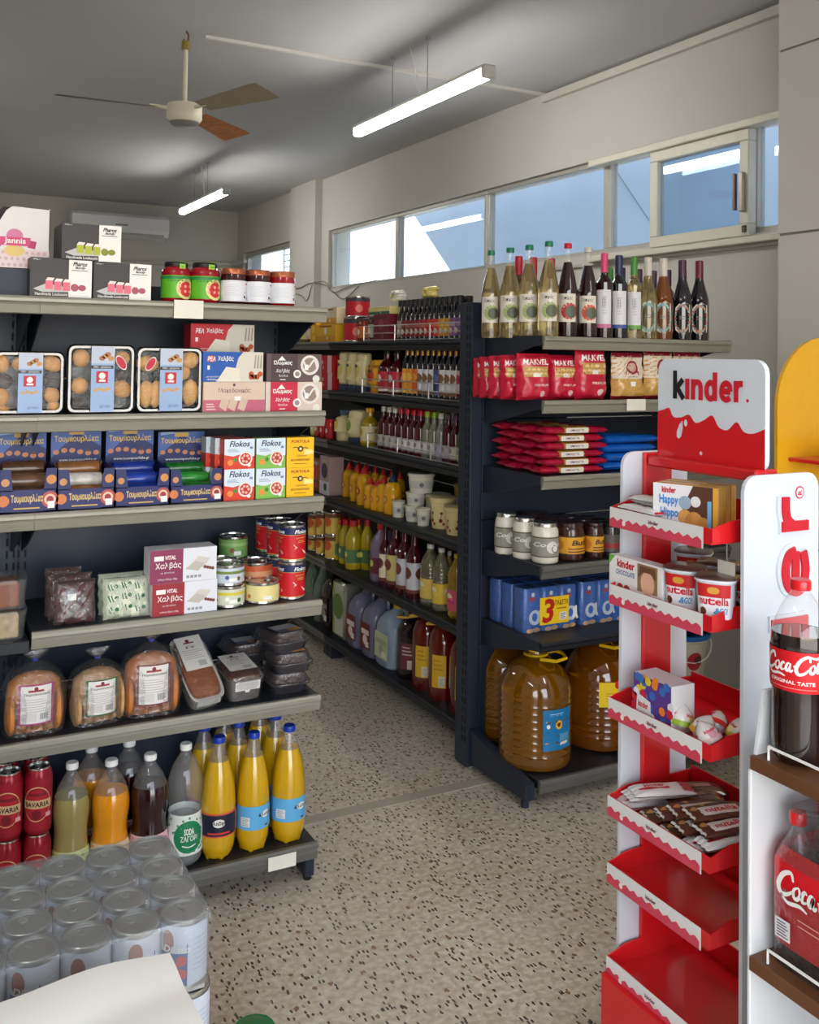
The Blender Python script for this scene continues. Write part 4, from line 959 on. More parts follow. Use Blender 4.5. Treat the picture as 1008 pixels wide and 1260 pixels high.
def cake(W, L, h, top, name, lab, loc, rot, label_len=.6):
    g = G().loft([ring(W*.42, L*.46, 0, 20, e=6), ring(W*.45, L*.48, .004, 20, e=6), ring(W*.5, L*.5, h-.006, 20, e=6), ring(W*.54, L*.53, h, 20, e=6), ring(W*.54, L*.53, h+.002, 20, e=6), ring(W*.48, L*.48, h, 20, e=6)], mat((210, 206, 200) if name == 'long_cake' else (120, 112, 110), .5, var=.03), True, False)
    c = G().loft([ring(W*.47, L*.47, h-.008, 20, e=5), ring(W*.45, L*.45, h+.006, 20, e=5), ring(W*.3, L*.4, h+.012, 20, e=4)], top)
    f = G().loft([ring(W*.5, L*.5, .0, 20, e=5), ring(W*.56, L*.55, h*.8, 20, e=5), ring(W*.52, L*.52, h+.012, 20, e=5), ring(W*.32, L*.42, h+.017, 20, e=4)], BAGF)
    p = Pr(lambda u, v, l: (-W*.4+u*W*.8, -L*.44+L*(1-label_len)*.8+v*L*label_len, h+.0185+l*EPS), W*.8, L*label_len)
    p.rect(0, 0, 1, 1, ink(206, 202, 196)); p.ell(.45, .86, .05, ink(120, 40, 50), 2); p.rect(.28, .78, .68, .82, ink(110, 60, 60), 2); p.text('Κέικ', .3, .64, .66, .72, ink(60, 50, 50), 2, .02, .3); p.lines(.12, .3, .88, .6, 5, ink(150, 146, 142), 2, .25); p.rect(.55, .08, .85, .24, ink(160, 160, 160), 2)
    q = Pr(lambda u, v, l: (-W*.36+u*W*.72, -L*.5-.004-l*EPS, h*.55+v*h*.42), W*.72, h*.42); q.rect(0, 0, 1, 1, ink(224, 222, 218)); q.poly([(.4, 0), (.6, 0), (.58, -.25), (.42, -.25)], ink(224, 222, 218))
    return Kind(name, 'cake', [('baking_tray', g), ('cake', c), ('film', f), ('label', p), ('tray_front', q)]).at(loc, lab, 'wrapped cakes on the fifth shelf', rot=rot)
xc, W, _ = lspan(233, 279, 830, 4, Y0)
cake(W*.9, .21, .05, mat((150, 82, 42), .5, var=.2, scale=40, bump=.5), 'long_cake', 'long wrapped cake in a white tray, tilted up against the shelf back', (xc-.012, Y0+.105, LZ[4]+.052), (math.radians(33), math.radians(-3), math.radians(6)), .56)
xc, W, _ = lspan(280, 328, 830, 4, Y0)
cake(W*.9, .13, .06, mat((96, 60, 48), .5, var=.2, scale=40, bump=.5), 'small_cake', 'small wrapped cake in a grey tray beside the clear pastry boxes', (xc, Y0+.085, LZ[4]+.012), (math.radians(8), 0, math.radians(4)), .8)
def clam(W, L, h, seed):
    g = G().loft([ring(W*.42, L*.42, 0, 20, e=5), ring(W*.46, L*.46, h*.4, 20, e=5), ring(W*.5, L*.5, h*.42, 20, e=5), ring(W*.5, L*.5, h*.48, 20, e=5)], mat((48, 46, 52), .25, coat=.5), True, True)
    l = G().loft([ring(W*.505, L*.505, h*.49, 20, e=5), ring(W*.505, L*.505, h*.54, 20, e=5), ring(W*.46, L*.46, h*.6, 20, e=5), ring(W*.40, L*.40, h*.98, 20, e=5), ring(W*.3, L*.3, h, 20, e=4)], film((200, 202, 210), clear=.94, rough=.05, bump=.9, spec=.16))
    c = G().loft([ring(W*.4, L*.4, h*.49, 16, e=4), ring(W*.36, L*.36, h*.8, 16, e=4), ring(W*.2, L*.2, h*.88, 16, e=3)], mat((96, 58, 38), .5, var=.4, scale=35, bump=.5))
    p = Pr(lambda u, v, k: (-W*.3+u*W*.6, -L*.36+v*L*.3, h*(1.0)+.001+k*EPS), W*.6, L*.3); p.rect(0, 0, 1, 1.4, ink(206, 202, 206)); p.rect(.45, 0, 1, .5, ink(214, 160, 100), 2); p.rect(0, 0, .45, .5, ink(110, 108, 150), 2)
    return Kind('pastry_box', 'pastry box', [('tray', g), ('pastry', c), ('clear_lid', l), ('sticker', p)])
xc, W, _ = lspan(338, 390, 830, 4, Y0+.01)
kc = clam(W*.98, .16, .056, 1)
for lv in range(3): kc.at((xc+(-.004, .0, -.012)[lv], Y0+.1+(.0, -.004, .012)[lv], LZ[4]+lv*.057), '%s clear-lidded pastry box of the stack at the shelf end' % ('bottom', 'middle', 'top')[lv], 'clear-lidded pastry boxes', (0, .04, .22)[lv])
for lv in range(2): kc.at((xc-.085+.002*lv, Y0+.235, LZ[4]+lv*.057), '%s pastry box behind the small cake, deep on the shelf' % ('lower', 'upper')[lv], 'clear-lidded pastry boxes', .05)

# ---- base shelf: drink cans and bottles
BEER = mat((150, 18, 38), .3, .3, coat=.3, var=.05)
def d_beer(p):
    for c in (.2, .7):
        p.rect(c-.24, 0, c+.26, 1, ink(152, 18, 38)); p.ell(c, .52, .27, ink(214, 176, 120), 2, 1.25, n=22); p.ell(c, .52, .255, ink(150, 22, 36), 3, 1.25, n=22); p.ell(c, .52, .22, ink(176, 30, 44), 4, 1.25, n=20)
        p.rect(c-.17, .44, c+.17, .6, ink(206, 178, 130), 5); p.text('BAVARIA', c-.14, .47, c+.14, .57, ink(70, 30, 30), 6, .03); p.rect(c-.1, .68, c+.1, .74, ink(120, 20, 34), 5); p.ell(c, .33, .09, ink(120, 20, 34), 5)
        p.rect(c+.1, .26, c+.17, .34, ink(230, 170, 180), 6)
rb, hb_ = .0325, .166
g = G().lathe([(rb*.8, 0), (rb*.93, .004), (rb, .012), (rb, hb_-.022), (rb*.93, hb_-.012), (rb*.84, hb_-.004), (rb*.84, hb_), (rb*.79, hb_), (rb*.76, hb_-.006), (.001, hb_-.006)], [BEER]*5+[CHROME]*4, 20, cap1=False)
p = cyl_print(rb+.0004, .014, hb_-.038, 2*PI); d_beer(p)
kb = Kind('beer_can', 'can', [('can_body', g), ('label', p), ('ring_pull', G().tube([(.006*math.cos(a*PI/4)+.004, .008*math.sin(a*PI/4)-.004, hb_-.004) for a in range(8)], .001, CHROME, 5, True))])
cx = [on(1, Y0+.04, q, 1000).x for q in (12, 44.5)]
for ci, x in enumerate(cx):
    for r_ in range(2):
        for lv in range(2):
            xx = x-.004*r_
            kb.at((min(xx, XJ-.005-rb) if ci == 0 and x < XJ else max(xx, XJ+rb+.001) if x > XJ else xx, Y0+.04+.068*r_, LZ[5]+lv*(hb_+.0005)), 'red beer can, %s column, %s, %s can of two' % (('left', 'right')[ci], ('front row', 'back row')[r_], ('lower', 'upper')[lv]), 'red beer cans on the base shelf', -1.5)
def pet(H, R, liq, labelf, lab, fill, seed=0):
    pr = smooth_prof([(R*.7, 0), (R*.95, .012), (R, .03), (R, H*.28), (R*.985, H*.30), (R*.9, H*.43), (R*.92, H*.5), (R, H*.6), (R*.97, H*.7), (R*.7, H*.82), (R*.36, H*.9), (R*.29, H*.935), (R*.29, H*.95)], 3)
    return bottle('soda_bottle', pr, liq, WHITE, labelf, lab, (R*.34, H*.05, H*.945), fill, 20)
def d_soda(bg, badge, dots, t1='ΠΗΓΗ'):
    def f(p):
        p.rect(0, 0, 1, 1, bg); rr = random.Random(3)
        for i in range(60): p.ell(rr.random(), rr.uniform(.08, .92), .035, dots, 2, n=6)
        for c in (.16, .5, .84): p.ell(c, .46, .4, badge, 3, n=20); p.text(t1, c-.045, .52, c+.045, .68, WHITE, 4, .03); p.text('ΖΑΓΟΡΙ', c-.075, .36, c+.075, .5, WHITE, 4, .02); p.stroke([(c-.06, .26), (c, .22), (c+.06, .26)], .03, WHITE, 4)
    return f
sodas = ((63.5, 110, 937, (150, 138, 84), 'cloudy lime soda bottle with white cap beside the beer cans', d_soda(ink(206, 214, 140), ink(84, 150, 40), ink(130, 170, 60)), .82),
         (112, 159, 934, (226, 146, 14), 'orange soda bottle with white cap between lime and dark soda', d_soda(ink(236, 206, 160), ink(206, 54, 40), ink(220, 90, 60)), .8),
         (160.5, 207, 927, (38, 10, 18), 'dark cherry soda bottle with white cap', d_soda(ink(226, 180, 190), ink(150, 26, 60), ink(190, 70, 90)), .8),
         (206, 249, 914, (190, 200, 205), 'clear soda water bottle with white and green label', d_soda(ink(226, 232, 228), ink(20, 128, 84), ink(90, 150, 110), 'SODA'), .42))
for i, (x0, x1, yt, c, lab, drw, fill) in enumerate(sodas):
    xc, W, Hh = lspan(x0, x1, yt, 5, Y0+.05)
    W *= .985
    liq = mat(c, .12, coat=.8, var=.05) if i < 3 else film((225, 235, 238), clear=.8, rough=.04)
    k = pet(Hh, W/2, liq, drw, (.035, Hh*.235) if i < 3 else (.035, Hh*.33), .78 if i < 3 else .42)
    k.at((xc, Y0+W/2+.004, LZ[5]), lab, 'soda bottles with white caps', .0)
    if i in (1, 2): k.at((xc-.03, Y0+W*1.5+.022, LZ[5]), ('orange soda bottle', 'dark cherry soda bottle')[i-1]+' in the second row, only the cap showing', 'soda bottles with white caps', .2)
ORJ = mat((208, 164, 18), .15, coat=.8, var=.04)
def d_kl(p):
    for c in (.2, .7):
        p.rect(c-.25, 0, c+.25, 1, ink(96, 176, 226)); p.ell(c+.05, .62, .24, WHITE, 2, .62, n=20); p.text('Κλιάφα', c-.03, .52, c+.13, .7, BLACK, 3, .02, .25); p.rect(c-.2, .15, c-.11, .55, ink(225, 230, 235), 2); p.lines(c-.19, .18, c-.12, .52, 5, GREY, 3, .4); p.rect(c+.04, .1, c+.08, .16, BLACK, 3)
def d_kd(p):
    for c in (.25, .75):
        p.rect(c-.25, 0, c+.25, 1, ink(26, 30, 54)); p.ell(c, .6, .26, WHITE, 2, .66, n=20); p.text('Κλιάφα', c-.09, .5, c+.09, .7, BLACK, 3, .03, .25); p.rect(c-.1, .14, c+.1, .22, ink(200, 60, 50), 3)
        for i in range(4): p.ell(c+.2, .2+.2*i, .1, ink(230, 110, 40), 2)
        p.rect(c-.25, .93, c+.25, 1, ink(220, 90, 60), 2); p.rect(c-.25, 0, c+.25, .06, ink(220, 90, 60), 2)
def kliafa(H, R, drw):
    pr = smooth_prof([(R*.5, .004), (R*.72, .002), (R*.9, .02), (R, .05), (R, H*.42), (R*.98, H*.5), (R*.84, H*.66), (R*.58, H*.8), (R*.36, H*.9), (R*.28, H*.935), (R*.28, H*.95)], 3)
    feet = G()
    for i in range(5):
        a = 2*PI*i/5+.3; feet.lathe([(R*.16, 0), (R*.22, .006), (R*.25, .03), (R*.1, .05)], ORJ, 8, (R*.6*math.cos(a), R*.6*math.sin(a)))
    return bottle('orangeade_bottle', pr, ORJ, mat((24, 60, 170), .35), drw, (H*.2, H*.2), (R*.36, H*.05, H*.945), .83, 20, extra=[('bottle_feet', feet)])
for i, (x0, x1, yt, drw) in enumerate(((249.5, 292, 908, d_kd), (294, 333, 902, d_kl), (338, 377.5, 894, d_kl))):
    xc, W, Hh = lspan(x0, x1, yt, 5, Y0+.03); W *= .99
    k = kliafa(Hh, W/2, drw)
    k.at((xc, Y0+W/2+.0, LZ[5]), ('orangeade bottle with blue cap and navy label', 'orangeade bottle with blue cap and sky-blue label, middle front', 'orangeade bottle with sky-blue label at the shelf end')[i], 'orangeade bottles with blue caps', (-1.8, -1.05, -1.1)[i])
    for r_ in (1, 2):
        if r_ == 2 and i == 0: continue
        k.at((xc-.012*r_+(.008 if i == 2 else 0), Y0+W/2+(W+.006)*r_, LZ[5]), 'orangeade bottle in the %s row behind the %s front one' % (('second', 'third')[r_-1], ('navy-labelled', 'middle', 'end')[i]), 'orangeade bottles with blue caps', .3*r_)

# ================================================================== END-CAP UNIT, PRODUCTS
def espan(x0, x1, yt, k, Y):
    z = EZ[k]; yb = proj((on(1, Y, x0, 600).x, Y, z))[1]; ym = (yt+yb)/2
    a, b = on(1, Y, x0, ym), on(1, Y, x1, ym)
    return (a.x+b.x)/2, b.x-a.x, on(1, Y, (x0+x1)/2, yt).z-z
YE0 = YE+.02
# ---- wine on top
def wine_prof(H, R, kind):
    if kind == 'liter': return smooth_prof([(R*.85, 0), (R, .008), (R, H*.46), (R*.97, H*.52), (R*.72, H*.66), (R*.42, H*.8), (R*.34, H*.88), (R*.34, H*.955)], 3)
    if kind == 'bord': return smooth_prof([(R*.9, 0), (R, .006), (R, H*.6), (R*.93, H*.66), (R*.55, H*.72), (R*.39, H*.78), (R*.37, H*.98)], 3)
    return smooth_prof([(R*.9, 0), (R, .006), (R, H*.45), (R*.9, H*.56), (R*.62, H*.68), (R*.42, H*.79), (R*.38, H*.98)], 3)
def wlab(style, tone):
    def f(p):
        if style == 'liter':
            p.rect(0, 0, 1, 1, ink(222, 216, 204)); p.ell(.62, .38, .3, tone, 2); p.ell(.72, .36, .22, ink(90, 96, 80), 3); p.text('Τοπικός', .2, .76, .8, .92, ink(60, 60, 60), 3, .0, .35); p.poly([(.2, .1), (.5, .5), (.45, .1)], ink(206, 210, 180), 2)
        elif style == 'tall':
            p.rect(0, 0, 1, 1, ink(222, 222, 228)); p.rect(0, 0, 1, .1, tone, 2); p.lines(.42, .35, .7, .85, 7, ink(190, 190, 200), 2, .3); p.text('III', .4, .55, .6, .8, ink(150, 150, 160), 3)
        else:
            p.poly([(.06+.0, .12), (.3, .02), (.6, .0), (.95, .06), (1, .5), (.96, .95), (.7, 1), (.3, .98), (.05, .85), (0, .5)], ink(226, 220, 212), 1)
            for i in range(22):
                a = 2*PI*i/22; p.ell(.5+.43*math.cos(a), .5+.43*math.sin(a), .05, tone if i % 2 else ink(150, 170, 160), 2, n=6)
            p.lines(.3, .45, .7, .6, 2, GREY, 3, .3)
    return f
def wine(H, R, kind, liq, cap, style, tone, capsule=True):
    pr = wine_prof(H, R, kind)
    lab = {'liter': (H*.16, H*.3), 'tall': (H*.12, H*.45), 'lace': (H*.08, H*.38)}[style]
    sl = None
    if kind != 'liter':
        sl = G().lathe([(R*.43, H*.78), (R*.42, H*.82), (R*.42, H), (R*.36, H+.0015)], cap, 14)
        return bottle('wine_bottle', pr, liq, cap, wlab(style, tone), lab, (R*.41, .004, H*.998), 1, 18, span=1.7, sleeve=sl, mid=-PI/2-.35)
    return bottle('wine_bottle', pr, liq, cap, wlab(style, tone), lab, (R*.4, H*.055, H*.95), .82, 18, span=1.9, mid=-PI/2-.35)
WW = mat((232, 208, 140), .05, trans=.85, coat=.6, var=.1); RW = mat((36, 8, 16), .06, coat=.8, var=.05); AMB = mat((150, 84, 30), .06, trans=.5, coat=.6, var=.1); DKW = mat((16, 14, 22), .06, coat=.9, var=0)
PETW = film((245, 240, 220), clear=.9)
GC, RC, WC, PKC, NVC, GRC, MRC, PUC = (mat(c, .35, var=.02) for c in ((24, 122, 90), (200, 24, 50), (206, 200, 190), (214, 70, 120), (40, 48, 84), (70, 140, 60), (110, 30, 40), (74, 44, 70)))
wines = [(594, 613.5, 309, 'liter', WW, GC, 'liter', (160, 176, 110), 'green-capped white wine bottle, first from the dark upright'),
         (616, 639, 305.5, 'liter', WW, GC, 'liter', (160, 176, 110), 'green-capped white wine bottle, second from the dark upright'),
         (640, 662, 302, 'liter', WW, GC, 'liter', (160, 176, 110), 'green-capped white wine bottle, third from the dark upright'),
         (663, 687, 297.5, 'liter', WW, GC, 'liter', (160, 176, 110), 'green-capped white wine bottle beside the red-capped one, tallest in view'),
         (687, 710, 300, 'liter', RW, RC, 'liter', (190, 50, 60), 'red wine bottle with bright red screw cap, top shelf'),
         (711, 736, 305, 'liter', RW, WC, 'liter', (214, 90, 70), 'red wine bottle with off-white cap and pink label'),
         (734, 751, 313, 'bord', RW, PKC, 'tall', (214, 120, 160), 'pink-capsuled wine bottle with tall white label'),
         (752, 770, 315.5, 'bord', DKW, NVC, 'tall', (60, 90, 160), 'navy-capsuled wine bottle with tall white label'),
         (771, 787, 317, 'bord', WW, GRC, 'tall', (110, 170, 80), 'green-capsuled white wine bottle with tall white label'),
         (788, 806, 318, 'burg', WW, WC, 'lace', (130, 180, 170), 'white-capsuled pale wine bottle with lacy mint label'),
         (807, 825, 319, 'burg', AMB, WC, 'lace', (120, 180, 200), 'white-capsuled amber wine bottle with lacy blue label'),
         (829, 850, 321, 'burg', DKW, PUC, 'lace', (190, 120, 110), 'purple-capsuled dark wine bottle with lacy label'),
         (850, 871, 322, 'burg', DKW, MRC, 'lace', (206, 120, 90), 'maroon-capsuled dark wine bottle at the shelf end')]
for i, (x0, x1, yt, kd, liq, cap, st, tone, lab) in enumerate(wines):
    dy = (3-i)*.078 if i < 4 else 0
    xc, W, Hh = espan(x0, x1, yt, 0, YE0+.04+dy)
    W = min(W, .072); k = wine(Hh, W/2*(.95 if i in (4, 5) else 1), kd, liq, cap, st, ink(*tone)); k.at((xc, YE0+W/2+.004+dy, EZ[0]), lab, 'wine bottles on the end shelving', -.35)
rear = [(637, 301, RC, AMB), (655, 301, RC, AMB), (677, 300, RC, AMB), (716, 318, WC, AMB), (745, 322, GRC, WW), (760, 322, NVC, DKW), (781, 324, PUC, DKW), (799, 326, PUC, RW), (817, 325, PUC, AMB), (836, 326, RC, RW)]
for i, (px, yt, cap, liq) in enumerate(rear):
    Y = YE0+(.305 if i < 3 else .17); x = on(1, Y, px, 350).x-(.0 if i > 2 else .015); Hh = min(.30, on(1, Y, px, yt+8).z-EZ[0])
    wine(Hh, .034, 'bord', liq, cap, 'tall', ink(150, 150, 160)).at((x+.02, Y, EZ[0]), 'wine bottle in the back row of the top shelf, %s from the dark upright' % ORD[i], 'back row wine bottles', 0)
# ---- pasta bags
PASTR = mat((196, 24, 56), .3, coat=.5, var=.12, scale=25, bump=.3)
def d_pasta(p):
    p.rect(.12, .5, .92, .72, ink(196, 160, 90), 2)
    for i in range(10): p.ell(.18+.075*i, .57+.09*(i % 2), .05, ink(226, 200, 140), 3, .6)
    p.text('MAKVEL', .12, .76, .9, .88, WHITE, 3, .02); p.rect(.4, .5, .62, .58, WHITE, 4); p.text('PREMIUM', .4, .3, .88, .35, WHITE, 3); p.ell(.66, .14, .07, ink(226, 190, 190), 3); p.rect(.05, .92, .95, .97, ink(170, 16, 44), 2)
for i, (x0, x1, yt, dy, rz) in enumerate(((594, 610, 441, .235, -.2), (603, 618, 439, .178, -.2), (614, 630, 438, .12, -.2), (626, 646, 437, .062, -.15), (642.5, 681, 435, .0, -.05), (681, 713, 437, .02, .0), (713, 752, 429, .0, .05))):
    xc, W, Hh = espan(x0, x1, yt, 1, YE0+dy)
    W = max(W, .085) if i < 4 else W
    bag('pasta_bag', 'pasta bag', W*.98, Hh, .062, PASTR, d_pasta, i, sag=.3, wr=.003).at((xc, YE0+dy+.034, EZ[1]), 'red pasta bag, %s from the dark upright on the second end shelf' % ORD[i], 'red pasta bags', rz)
ORZO = mat((206, 160, 84), .3, coat=.5, var=.2, scale=90, bump=.3)
def d_orzo(p):
    p.rect(0, .44, 1, 1, ink(226, 212, 196)); p.rect(0, .9, 1, 1, ink(150, 30, 50), 2); p.rect(0, 0, 1, .07, ink(150, 30, 50), 2); p.ell(.52, .68, .15, ink(150, 40, 50), 3); p.ell(.52, .68, .1, ink(206, 170, 150), 4); p.poly([(.3, .52), (.74, .52), (.7, .6), (.34, .6)], ink(150, 30, 40), 5); p.lines(.35, .46, .7, .5, 1, GREY, 3); p.rect(.46, .28, .6, .38, WHITE, 3)
for i, (x0, x1, yt) in enumerate(((759, 798, 434), (799, 834, 432), (836, 870, 433))):
    xc, W, Hh = espan(x0, x1, yt, 1, YE0)
    bag('grain_bag', 'pasta bag', W*.97, Hh, .06, ORZO, d_orzo, 30+i, sag=.3).at((xc, YE0+.034, EZ[1]), 'golden orzo bag with cream label, %s from the red bags' % ORD[i], 'orzo bags with cream labels')
# ---- spaghetti packs lying in a heap
SPAG = mat((196, 150, 70), .25, coat=.6, var=.1, scale=40)
def spag(w, m2, seed):
    g = G(); L = w; rr = random.Random(seed); R = []; ms = []
    stops = [(-.5, .2), (-.47, .7), (-.45, 1), (-.22, 1), (-.2, 1), (.2, 1), (.22, 1), (.45, 1), (.47, .7), (.5, .2)]
    for q, s_ in stops:
        R.append([(q*L, y*(1+rr.uniform(-.04, .04)), z*(s_*.8+.2)*(1+rr.uniform(-.07, .07))+.014) for _, y, z in [(0, .035*math.cos(2*PI*k/12), .0135*math.sin(2*PI*k/12)) for k in range(12)]])
    g.loft(R, [m2, m2, m2, m2, SPAG, m2, m2, m2, m2])
    p = Pr(lambda u, v, l: (-.18*L+u*.36*L, -.0352-l*EPS, .006+v*.017), .36*L, .017); p.rect(0, 0, 1, 1, ink(226, 220, 210)); p.text('σπαγγέτι', .2, .2, .8, .8, ink(90, 40, 50), 2, .02)
    return Kind('spaghetti_pack', 'pasta pack', [('pack', g), ('label', p)])
SPR = mat((176, 24, 60), .22, coat=.6, var=.25, scale=60, bump=.9)
k0 = spag(.26, SPR, 1)
n = 0
for lv in range(6):
    for j in range(4):
        Y = YE0+.04+j*.08; row = ('front', 'second', 'third', 'rear')[j]
        x0 = EX0+.012+.13+.02*((lv+j) % 2)
        k0.at((x0, Y, EZ[2]+.0005+lv*.0272), 'red and gold spaghetti pack, %s layer from the bottom, %s row' % (ORD[lv], row), 'spaghetti packs', .04*((lv*3+j) % 3-1))
SPB = mat((24, 96, 190), .25, coat=.6, var=.12, scale=40, bump=.4)
kb2 = spag(.24, SPB, 2); kb2 = Kind('spaghetti_pack', 'pasta pack', [('pack', G().loft([[(q*.24, y, z*(s_*.8+.2)+.016) for _, y, z in [(0, .038*math.cos(2*PI*k/12), .0155*math.sin(2*PI*k/12)) for k in range(12)]] for q, s_ in ((-.5, .2), (-.47, .7), (-.44, 1), (0, 1.02), (.44, 1), (.47, .7), (.5, .2))], SPB))])
for lv in range(4):
    for j in range(2):
        o = kb2.at((EX0+.415+.012*(lv % 2), YE0+.06+j*.085, EZ[2]+.0005+lv*.0315), 'blue spaghetti pack, %s layer from the bottom, %s row' % (ORD[lv], ('front', 'rear')[j]), 'blue spaghetti packs')
for j in range(3):
    xx = EX0+.64+j*.075
    bag('snack_bag', 'snack bag', .07, .12, .05, mat(((200, 160, 30), (176, 30, 44), (206, 180, 60))[j], .3, coat=.5, var=.15), lambda p: (p.rect(.05, .2, .95, .94, ink(240, 226, 180), 1), p.ell(.5, .55, .25, ink(180, 30, 40), 2), p.text('snack', .2, .8, .8, .9, RED, 2)), 60+j).at((xx, YE0+.05, EZ[2]), '%s snack bag beyond the blue spaghetti packs' % ('yellow', 'dark red', 'pale gold')[j], 'small snack bags', .1)
# ---- jars
COCO = mat((226, 222, 208), .25, coat=.6, var=.03); CHOC = mat((60, 30, 24), .2, coat=.6, var=.06); CHOCL = mat((50, 26, 30), .3, coat=.4)
def d_coco(p):
    p.rect(0, 0, 1, 1, ink(150, 150, 138)); p.ell(.55, .5, .3, ink(222, 220, 210), 2); p.ell(.6, .42, .2, ink(120, 96, 70), 3); p.ell(.6, .42, .15, WHITE, 4); p.text('Cocon', .22, .52, .72, .74, WHITE, 5, .02, .2); p.rect(0, 0, 1, .06, ink(90, 80, 60), 2); p.rect(0, .94, 1, 1, ink(90, 80, 60), 2)
def d_but(p):
    p.rect(0, 0, 1, 1, ink(226, 164, 44)); p.text('Butla', .45, .5, .8, .78, ink(60, 30, 24), 3, .05, .2); p.ell(.25, .5, .28, ink(206, 130, 40), 2); p.lines(.4, .1, .85, .4, 2, ink(80, 40, 30), 3, .4); p.rect(0, 0, 1, .07, ink(60, 30, 24), 3); p.rect(0, .93, 1, 1, ink(60, 30, 24), 3)
jars = (('coconut_jar', 614.5, 639, 631.5, COCO, CHROME, d_coco, .19, 'coconut jar at the back of the left column', .9), ('coconut_jar', 637, 662, 637, COCO, CHROME, d_coco, .095, 'coconut jar in the middle of the left column', .9), ('coconut_jar', 662, 691, 643.5, COCO, CHROME, d_coco, .0, 'coconut jar in front, beside the chocolate spread', .9),
        ('spread_jar', 692.5, 723, 643, CHOC, CHOCL, d_but, .0, 'chocolate spread jar with gold label and brown lid, left', .94), ('spread_jar', 724, 744, 643, CHOC, CHOCL, d_but, .0, 'chocolate spread jar with gold label and brown lid, right', .94), ('spread_jar', 745, 763, 643, mat((44, 40, 38), .2, coat=.5), BLACK, lambda p: (p.rect(0, 0, 1, 1, ink(90, 86, 80)), p.rect(.2, .2, .8, .5, ink(150, 40, 50), 2)), .0, 'small black-lidded dark jar next to the sweets stand', .94))
for i, (nm, x0, x1, yt, m, lm, drw, dy, lab, lr) in enumerate(jars):
    xc, W, Hh = espan(x0, x1, yt, 3, YE0+dy+.02)
    W *= .95
    k = jar(nm, W/2, Hh, m, lm, drw, .17, .5, .014, lr, span=PI*1.4); k.at((xc, YE0+dy+W/2, EZ[3]), lab, 'jars on the end shelving', -.3)
    for r_ in (1, 2) if i > 2 else (): k.at((xc+.004, YE0+dy+W/2+(W+.004)*r_, EZ[3]), '%s jar in the %s row behind %s' % (('coconut' if i < 3 else 'spread' if i < 5 else 'dark'), ('second', 'third')[r_-1], ('the left coconut jar', 'the middle coconut jar', 'the right coconut jar', 'the left spread jar', 'the right spread jar', 'the small dark jar')[i]), 'jars on the end shelving', -.3)
# ---- blue biscuit multipacks
BLUP = mat((30, 104, 190), .22, coat=.6, var=.14, scale=30, bump=.35)
def bisc3(sticker):
    w, d, h = .077, .07, .152; parts = []
    for i in range(3):
        x = (i-1)*(w+.0005); g = G().loft([ring(w*.44, d*.44, 0, 16, x, 0, 5), ring(w*.5, d*.5, .008, 16, x, 0, 5), ring(w*.5, d*.5, h-.008, 16, x, 0, 5), ring(w*.42, d*.42, h, 16, x, 0, 5)], BLUP)
        p = Pr(f_front(x-w/2, -d/2-.0004, 0, w, h), w, h)
        p.ell(.62, .34, .17, WHITE, 1, 1.0, n=18); p.ell(.6, .35, .075, ink(40, 110, 196), 2, 1.3); p.stroke([(.9, .5), (.92, .3), (1.0, .2)], .06, WHITE, 2); p.rect(.3, .72, .62, .8, ink(200, 40, 60), 1); p.ell(.5, .86, .05, WHITE, 1); p.ell(.35, .05, .1, ink(216, 170, 120), 1, .5); p.ell(.7, .06, .1, ink(206, 156, 104), 1, .5)
        parts.append(('biscuit_packet', g, [('print', p)]))
    q = Pr(lambda u, v, l: (-1.5*w, d/2-u*d, v*h), d, h)
    f = G().loft([ring(w*1.52, d*.52, .001, 24, e=8), ring(w*1.53, d*.53, h*.5, 24, e=8), ring(w*1.52, d*.52, h+.001, 24, e=8)], film((225, 235, 245), clear=.95, rough=.06, bump=.7))
    parts.append(('wrap', f))
    if sticker:
        s = Pr(lambda u, v, l: (-.05+u*.125, -d*.54-l*EPS-.0006, h*.15+v*h*.62), .107, h*.62)
        s.rect(0, 0, 1, 1, ink(244, 204, 30)); s.text('3', .08, .06, .5, .95, ink(190, 30, 24), 2, .05, .15); s.text('ΠΑΚΕΤΑ', .5, .68, .97, .86, ink(120, 40, 20), 2, .02, .15); s.lines(.58, .5, .92, .6, 1, ink(160, 90, 20), 2); s.rect(.68, .12, .92, .4, WHITE, 2); s.lines(.7, .14, .9, .38, 5, BLACK, 3, .4)
        parts.append(('offer_sticker', s))
    return Kind('biscuit_multipack', 'biscuits', parts)
ka, kb3 = bisc3(True), bisc3(False)
xb = max(on(1, YE0+.04, 636, 760).x, EX0+.117)
for k_, dx, dy, lab in ((ka, 0, .092, 'blue biscuit three-pack with yellow offer sticker, in front'), (kb3, 0, .17, 'blue biscuit three-pack behind the yellow sticker, second row'), (kb3, 0, .248, 'blue biscuit three-pack in the rear row near the upright'), (kb3, .245, .092, 'blue biscuit three-pack beside the yellow sticker, half hidden by the sweets stand'), (kb3, .245, .17, 'blue biscuit three-pack in the second row behind the sweets stand'), (kb3, .245, .248, 'blue biscuit three-pack in the rear row, in the middle')):
    x = EX0+.126+dx; k_.at((x, YE0+.042+dy, EZ[4]), lab, 'blue biscuit three-packs')
